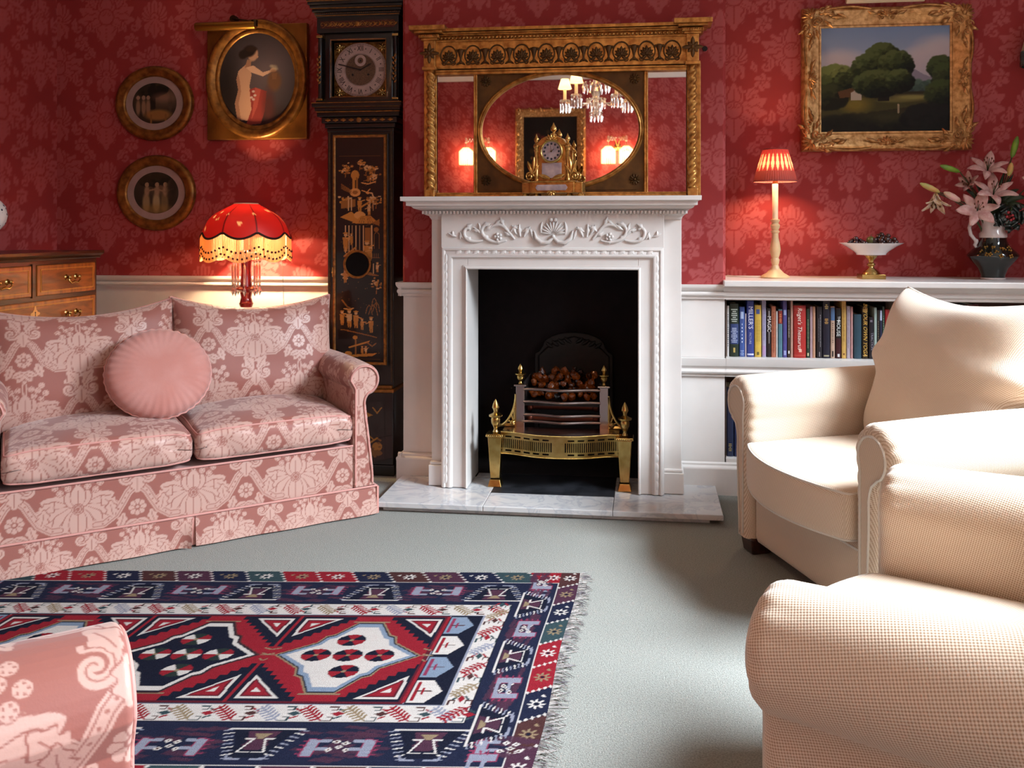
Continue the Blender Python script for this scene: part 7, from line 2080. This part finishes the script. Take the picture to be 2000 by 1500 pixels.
# slightly uneven dyes row by row
rowv = np.random.RandomState(3).normal(0, .012, (c.ny, 1, 1)); c.a = np.clip(.80 * c.a * (1 + rowv) + np.random.RandomState(4).normal(0, .008, (c.ny, c.nx, 1)), 0, 1)
FRc, FLc, NRc = np.array([-.214, 2.879]), np.array([-.214 - .994 * RL, 2.879 - .108 * RL]), np.array([-.214 - .023 * RW, 2.879 - 1.0 * RW])
U, V_ = c.X, c.Y
Px = FRc[0] + (FLc - FRc)[0] * U / RL + (NRc - FRc)[0] * V_ / RW
Py = FRc[1] + (FLc - FRc)[1] * U / RL + (NRc - FRc)[1] * V_ / RW
Px = Px + .004 * np.sin(V_ * 9) * np.exp(-U * 6)
rug = thing('rug', 'red and navy tribal rug with white leaf borders on the grey carpet', 'rug', (0, 0, 0))
RUGM = mat('woven_wool_rug', 'ffffff', .95, attr='col', bump=.5, bscale=420, spec=.05)
o = grid('pile', np.stack([Px, Py, np.full(Px.shape, .0065)], -1), RUGM, rug); set_attr(o, 'col', c.rgba_lin(), 'FLOAT_COLOR')
loop = [(Px[0, i], Py[0, i]) for i in range(0, c.nx, 8)] + [(Px[j, -1], Py[j, -1]) for j in range(0, c.ny, 8)] + [(Px[-1, i], Py[-1, i]) for i in range(c.nx - 1, -1, -8)] + [(Px[j, 0], Py[j, 0]) for j in range(c.ny - 1, -1, -8)]
MB().prism(loop, .0005, .0062, 'xy').build('backing', mat('rug_backing', '3a2e34', .95), rug, 0)
b = MB(); r = random.Random(9)
for end in (0, 1):
    for k in range(230):
        t = k / 229; j = min(c.ny - 1, int(t * (c.ny - 1))); i = 0 if end == 0 else c.nx - 1
        x, y = Px[j, i], Py[j, i]; s = 1 if end == 0 else -1
        L_ = r.uniform(.022, .052); dy = r.uniform(-.035, .03); 
        b.tube([(x - s * .002, y, .005), (x + s * L_ * .5, y + dy * .35, .006), (x + s * L_, y + dy, .002)], [.0013, .0012, .0006], 4)
tag(b.build('fringe', mat('wool_fringe', 'aea6a0', .95, var=.5, vscale=30, col2='5a5258'), rug, 60), kind='stuff')

# ------------------------------------------------------------------ the end of the room seen in the mirror
pg = thing('flower_painting', 'dark flower painting in a gilt frame on the far wall, seen in the mirror', 'painting', (-1.075, YR + .012, 2.02), PI)
c = Canvas(-.31, .31, -.40, .40, .006, hx('17110f')); r = random.Random(2)
for _ in range(60):
    x, y = r.gauss(0, .09), r.gauss(-.0, .11); c.disc(x, y, r.uniform(.015, .04), r.uniform(.015, .035), r.choice([hx('5a241a'), hx('7a4a1e'), hx('3a2a16'), hx('2a3220'), hx('6a1f1a')]), .85, .4)
painted('canvas', c, 0, 0, -.012, pg)
MB().rect_frame(.61, .79, [(0, 0), (0, .016), (.02, .022), (.05, .045), (.08, .05), (.095, .03), (.1, 0)]).build('frame', GILTFRAME, pg, 50)
b = MB(); r = random.Random(5)
for s in (-1, 1):
    for i in range(15): b.leaf((s * .365 + r.uniform(-.01, .01), -.045, -.42 + i * .06), 1.2 + (i % 2), .05, .03, .012)
    for i in range(12): b.leaf((-.34 + i * .062, -.045, s * .455), .3 + (i % 2) * .8, .05, .03, .012)
b.build('carving', GILTFRAME, pg, 60)

LITG = mat('lit_bead_shade', 'ffe9c8', .4, emit='ffd9a0', estr=2.2, transl=.3)
def double_sconce(label, x, z, arms):
    o = thing('wall_sconce', label, 'wall light', (x, YR + .006, z), PI, 'crystal wall lights on the far wall')
    MB().lathe([(.0, 0), (.045, 0), (.04, .012), (.015, .022), (0, .03)], (0, 0, 0), 20, Matrix.Rotation(PI / 2, 4, 'X')).build('backplate', BRASS, o, 40)
    for k, ax in enumerate(arms):
        MB().tube([(0, -.02, 0), (ax * .3, -.06, .10), (ax * .7, -.10, .12), (ax, -.12, .05), (ax, -.12, -.01)], .005, 7).build('arm', BRASS, o, 60)
        sh = MB()
        for q in range(22):
            a = 2 * PI * q / 22; sh.tube([(ax + .03 * math.cos(a), -.12 + .03 * math.sin(a), 0), (ax + .075 * math.cos(a), -.12 + .075 * math.sin(a), -.04), (ax + .075 * math.cos(a), -.12 + .075 * math.sin(a), -.19)], .006, 5)
        sh.build('bead_shade', LITG, o, 60)
        cr_ = MB()
        for q in range(6): cr_.ball((ax * (.2 + .14 * q), -.09, .10 - .02 * (q % 2)), .014, 7, 5)
        cr_.lathe([(.0, 0), (.02, .012), (.012, .03), (.016, .05), (.002, .075)], (ax, -.12, .05), 8); cr_.build('crystal', CRYSTAL, o, 30)
        point_light('sconce_glow', (x - ax, YR + .13, z - .09), 15.0, WARM, .03)
double_sconce('lit double crystal wall light on the far wall, seen in the oval of the mirror', -.31, 2.06, (-.10, .10))
double_sconce('lit double crystal wall light near the far wall corner, seen in the side mirror', -1.90, 2.06, (-.13, .13))

# chandelier hanging in the middle of the room
cx, cy = -.37, 1.0
cl = thing('chandelier', 'crystal chandelier with small cream shades, seen only in the mirror', 'chandelier', (cx, cy, 2.0))
MB().tube([(0, 0, .45), (0, 0, HC - 2.0)], .006, 8).lathe([(.0, HC - 2.03), (.05, HC - 2.02), (.055, HC - 2.001), (0, HC - 2.0005)], n=20).build('chain', BRASS, cl, 40)
MB().lathe([(0, .0), (.02, .01), (.035, .06), (.016, .10), (.03, .15), (.05, .2), (.02, .26), (.03, .34), (.012, .45), (0, .45)], n=20).build('stem', CRYSTAL, cl, 40)
b = MB()
for ring, (rr_, z, n) in enumerate(((.045, .0, 10), (.07, .10, 14), (.10, .22, 16), (.05, .38, 10))):
    for k in range(n):
        a = 2 * PI * k / n; x, y = rr_ * math.cos(a), rr_ * math.sin(a)
        b.lathe([(.001, .03), (.009, .022), (.001, .012)], (x, y, z), 6).lathe([(.001, .012), (.009, -.01), (.001, -.05)], (x, y, z), 6)
tag(b.build('crystal_drops', CRYSTAL, cl, 20), kind='stuff')
CSH = mat('cream_candle_shade', 'f0d9a8', .7, transl=.5, emit='ffcf80', estr=.9)
for k in range(5):
    a = 2 * PI * k / 5 + .25 + math.radians(180); ca, sa = math.cos(a), math.sin(a)
    arm_ = MB().tube([(.02 * ca, .02 * sa, .14), (.10 * ca, .10 * sa, .08), (.19 * ca, .19 * sa, .07), (.25 * ca, .25 * sa, .12)], .006, 8).lathe([(.035, .12), (.04, .13), (.012, .135)], (.25 * ca, .25 * sa, 0), 16).build('arm', CRYSTAL, cl, 60)
    MB().lathe([(.012, .135), (.012, .21), (.008, .212)], (.25 * ca, .25 * sa, 0), 12).build('candle', mat('cream_candle_%d' % k, 'f0d9a8', .5, emit='ffd9a0', estr=.4), arm_, 40)
    MB().lathe([(.052, .215), (.03, .29)], (.25 * ca, .25 * sa, 0), 24, None, False).build('candle_shade', CSH, arm_, 40)
    q = MB()
    for j in range(9):
        t = 2 * PI * j / 9; x, y = .25 * ca + .038 * math.cos(t), .25 * sa + .038 * math.sin(t)
        q.lathe([(.001, .125), (.008, .115), (.001, .105)], (x, y, 0), 6).lathe([(.001, .105), (.007, .095), (.008, .05), (.001, .03)], (x, y, 0), 6)
    q.build('crystal_drop', CRYSTAL, arm_, 20)
    point_light('chandelier_candle', (cx + .25 * ca, cy + .25 * sa, 2.245), 4, (1.0, .74, .48), .02)
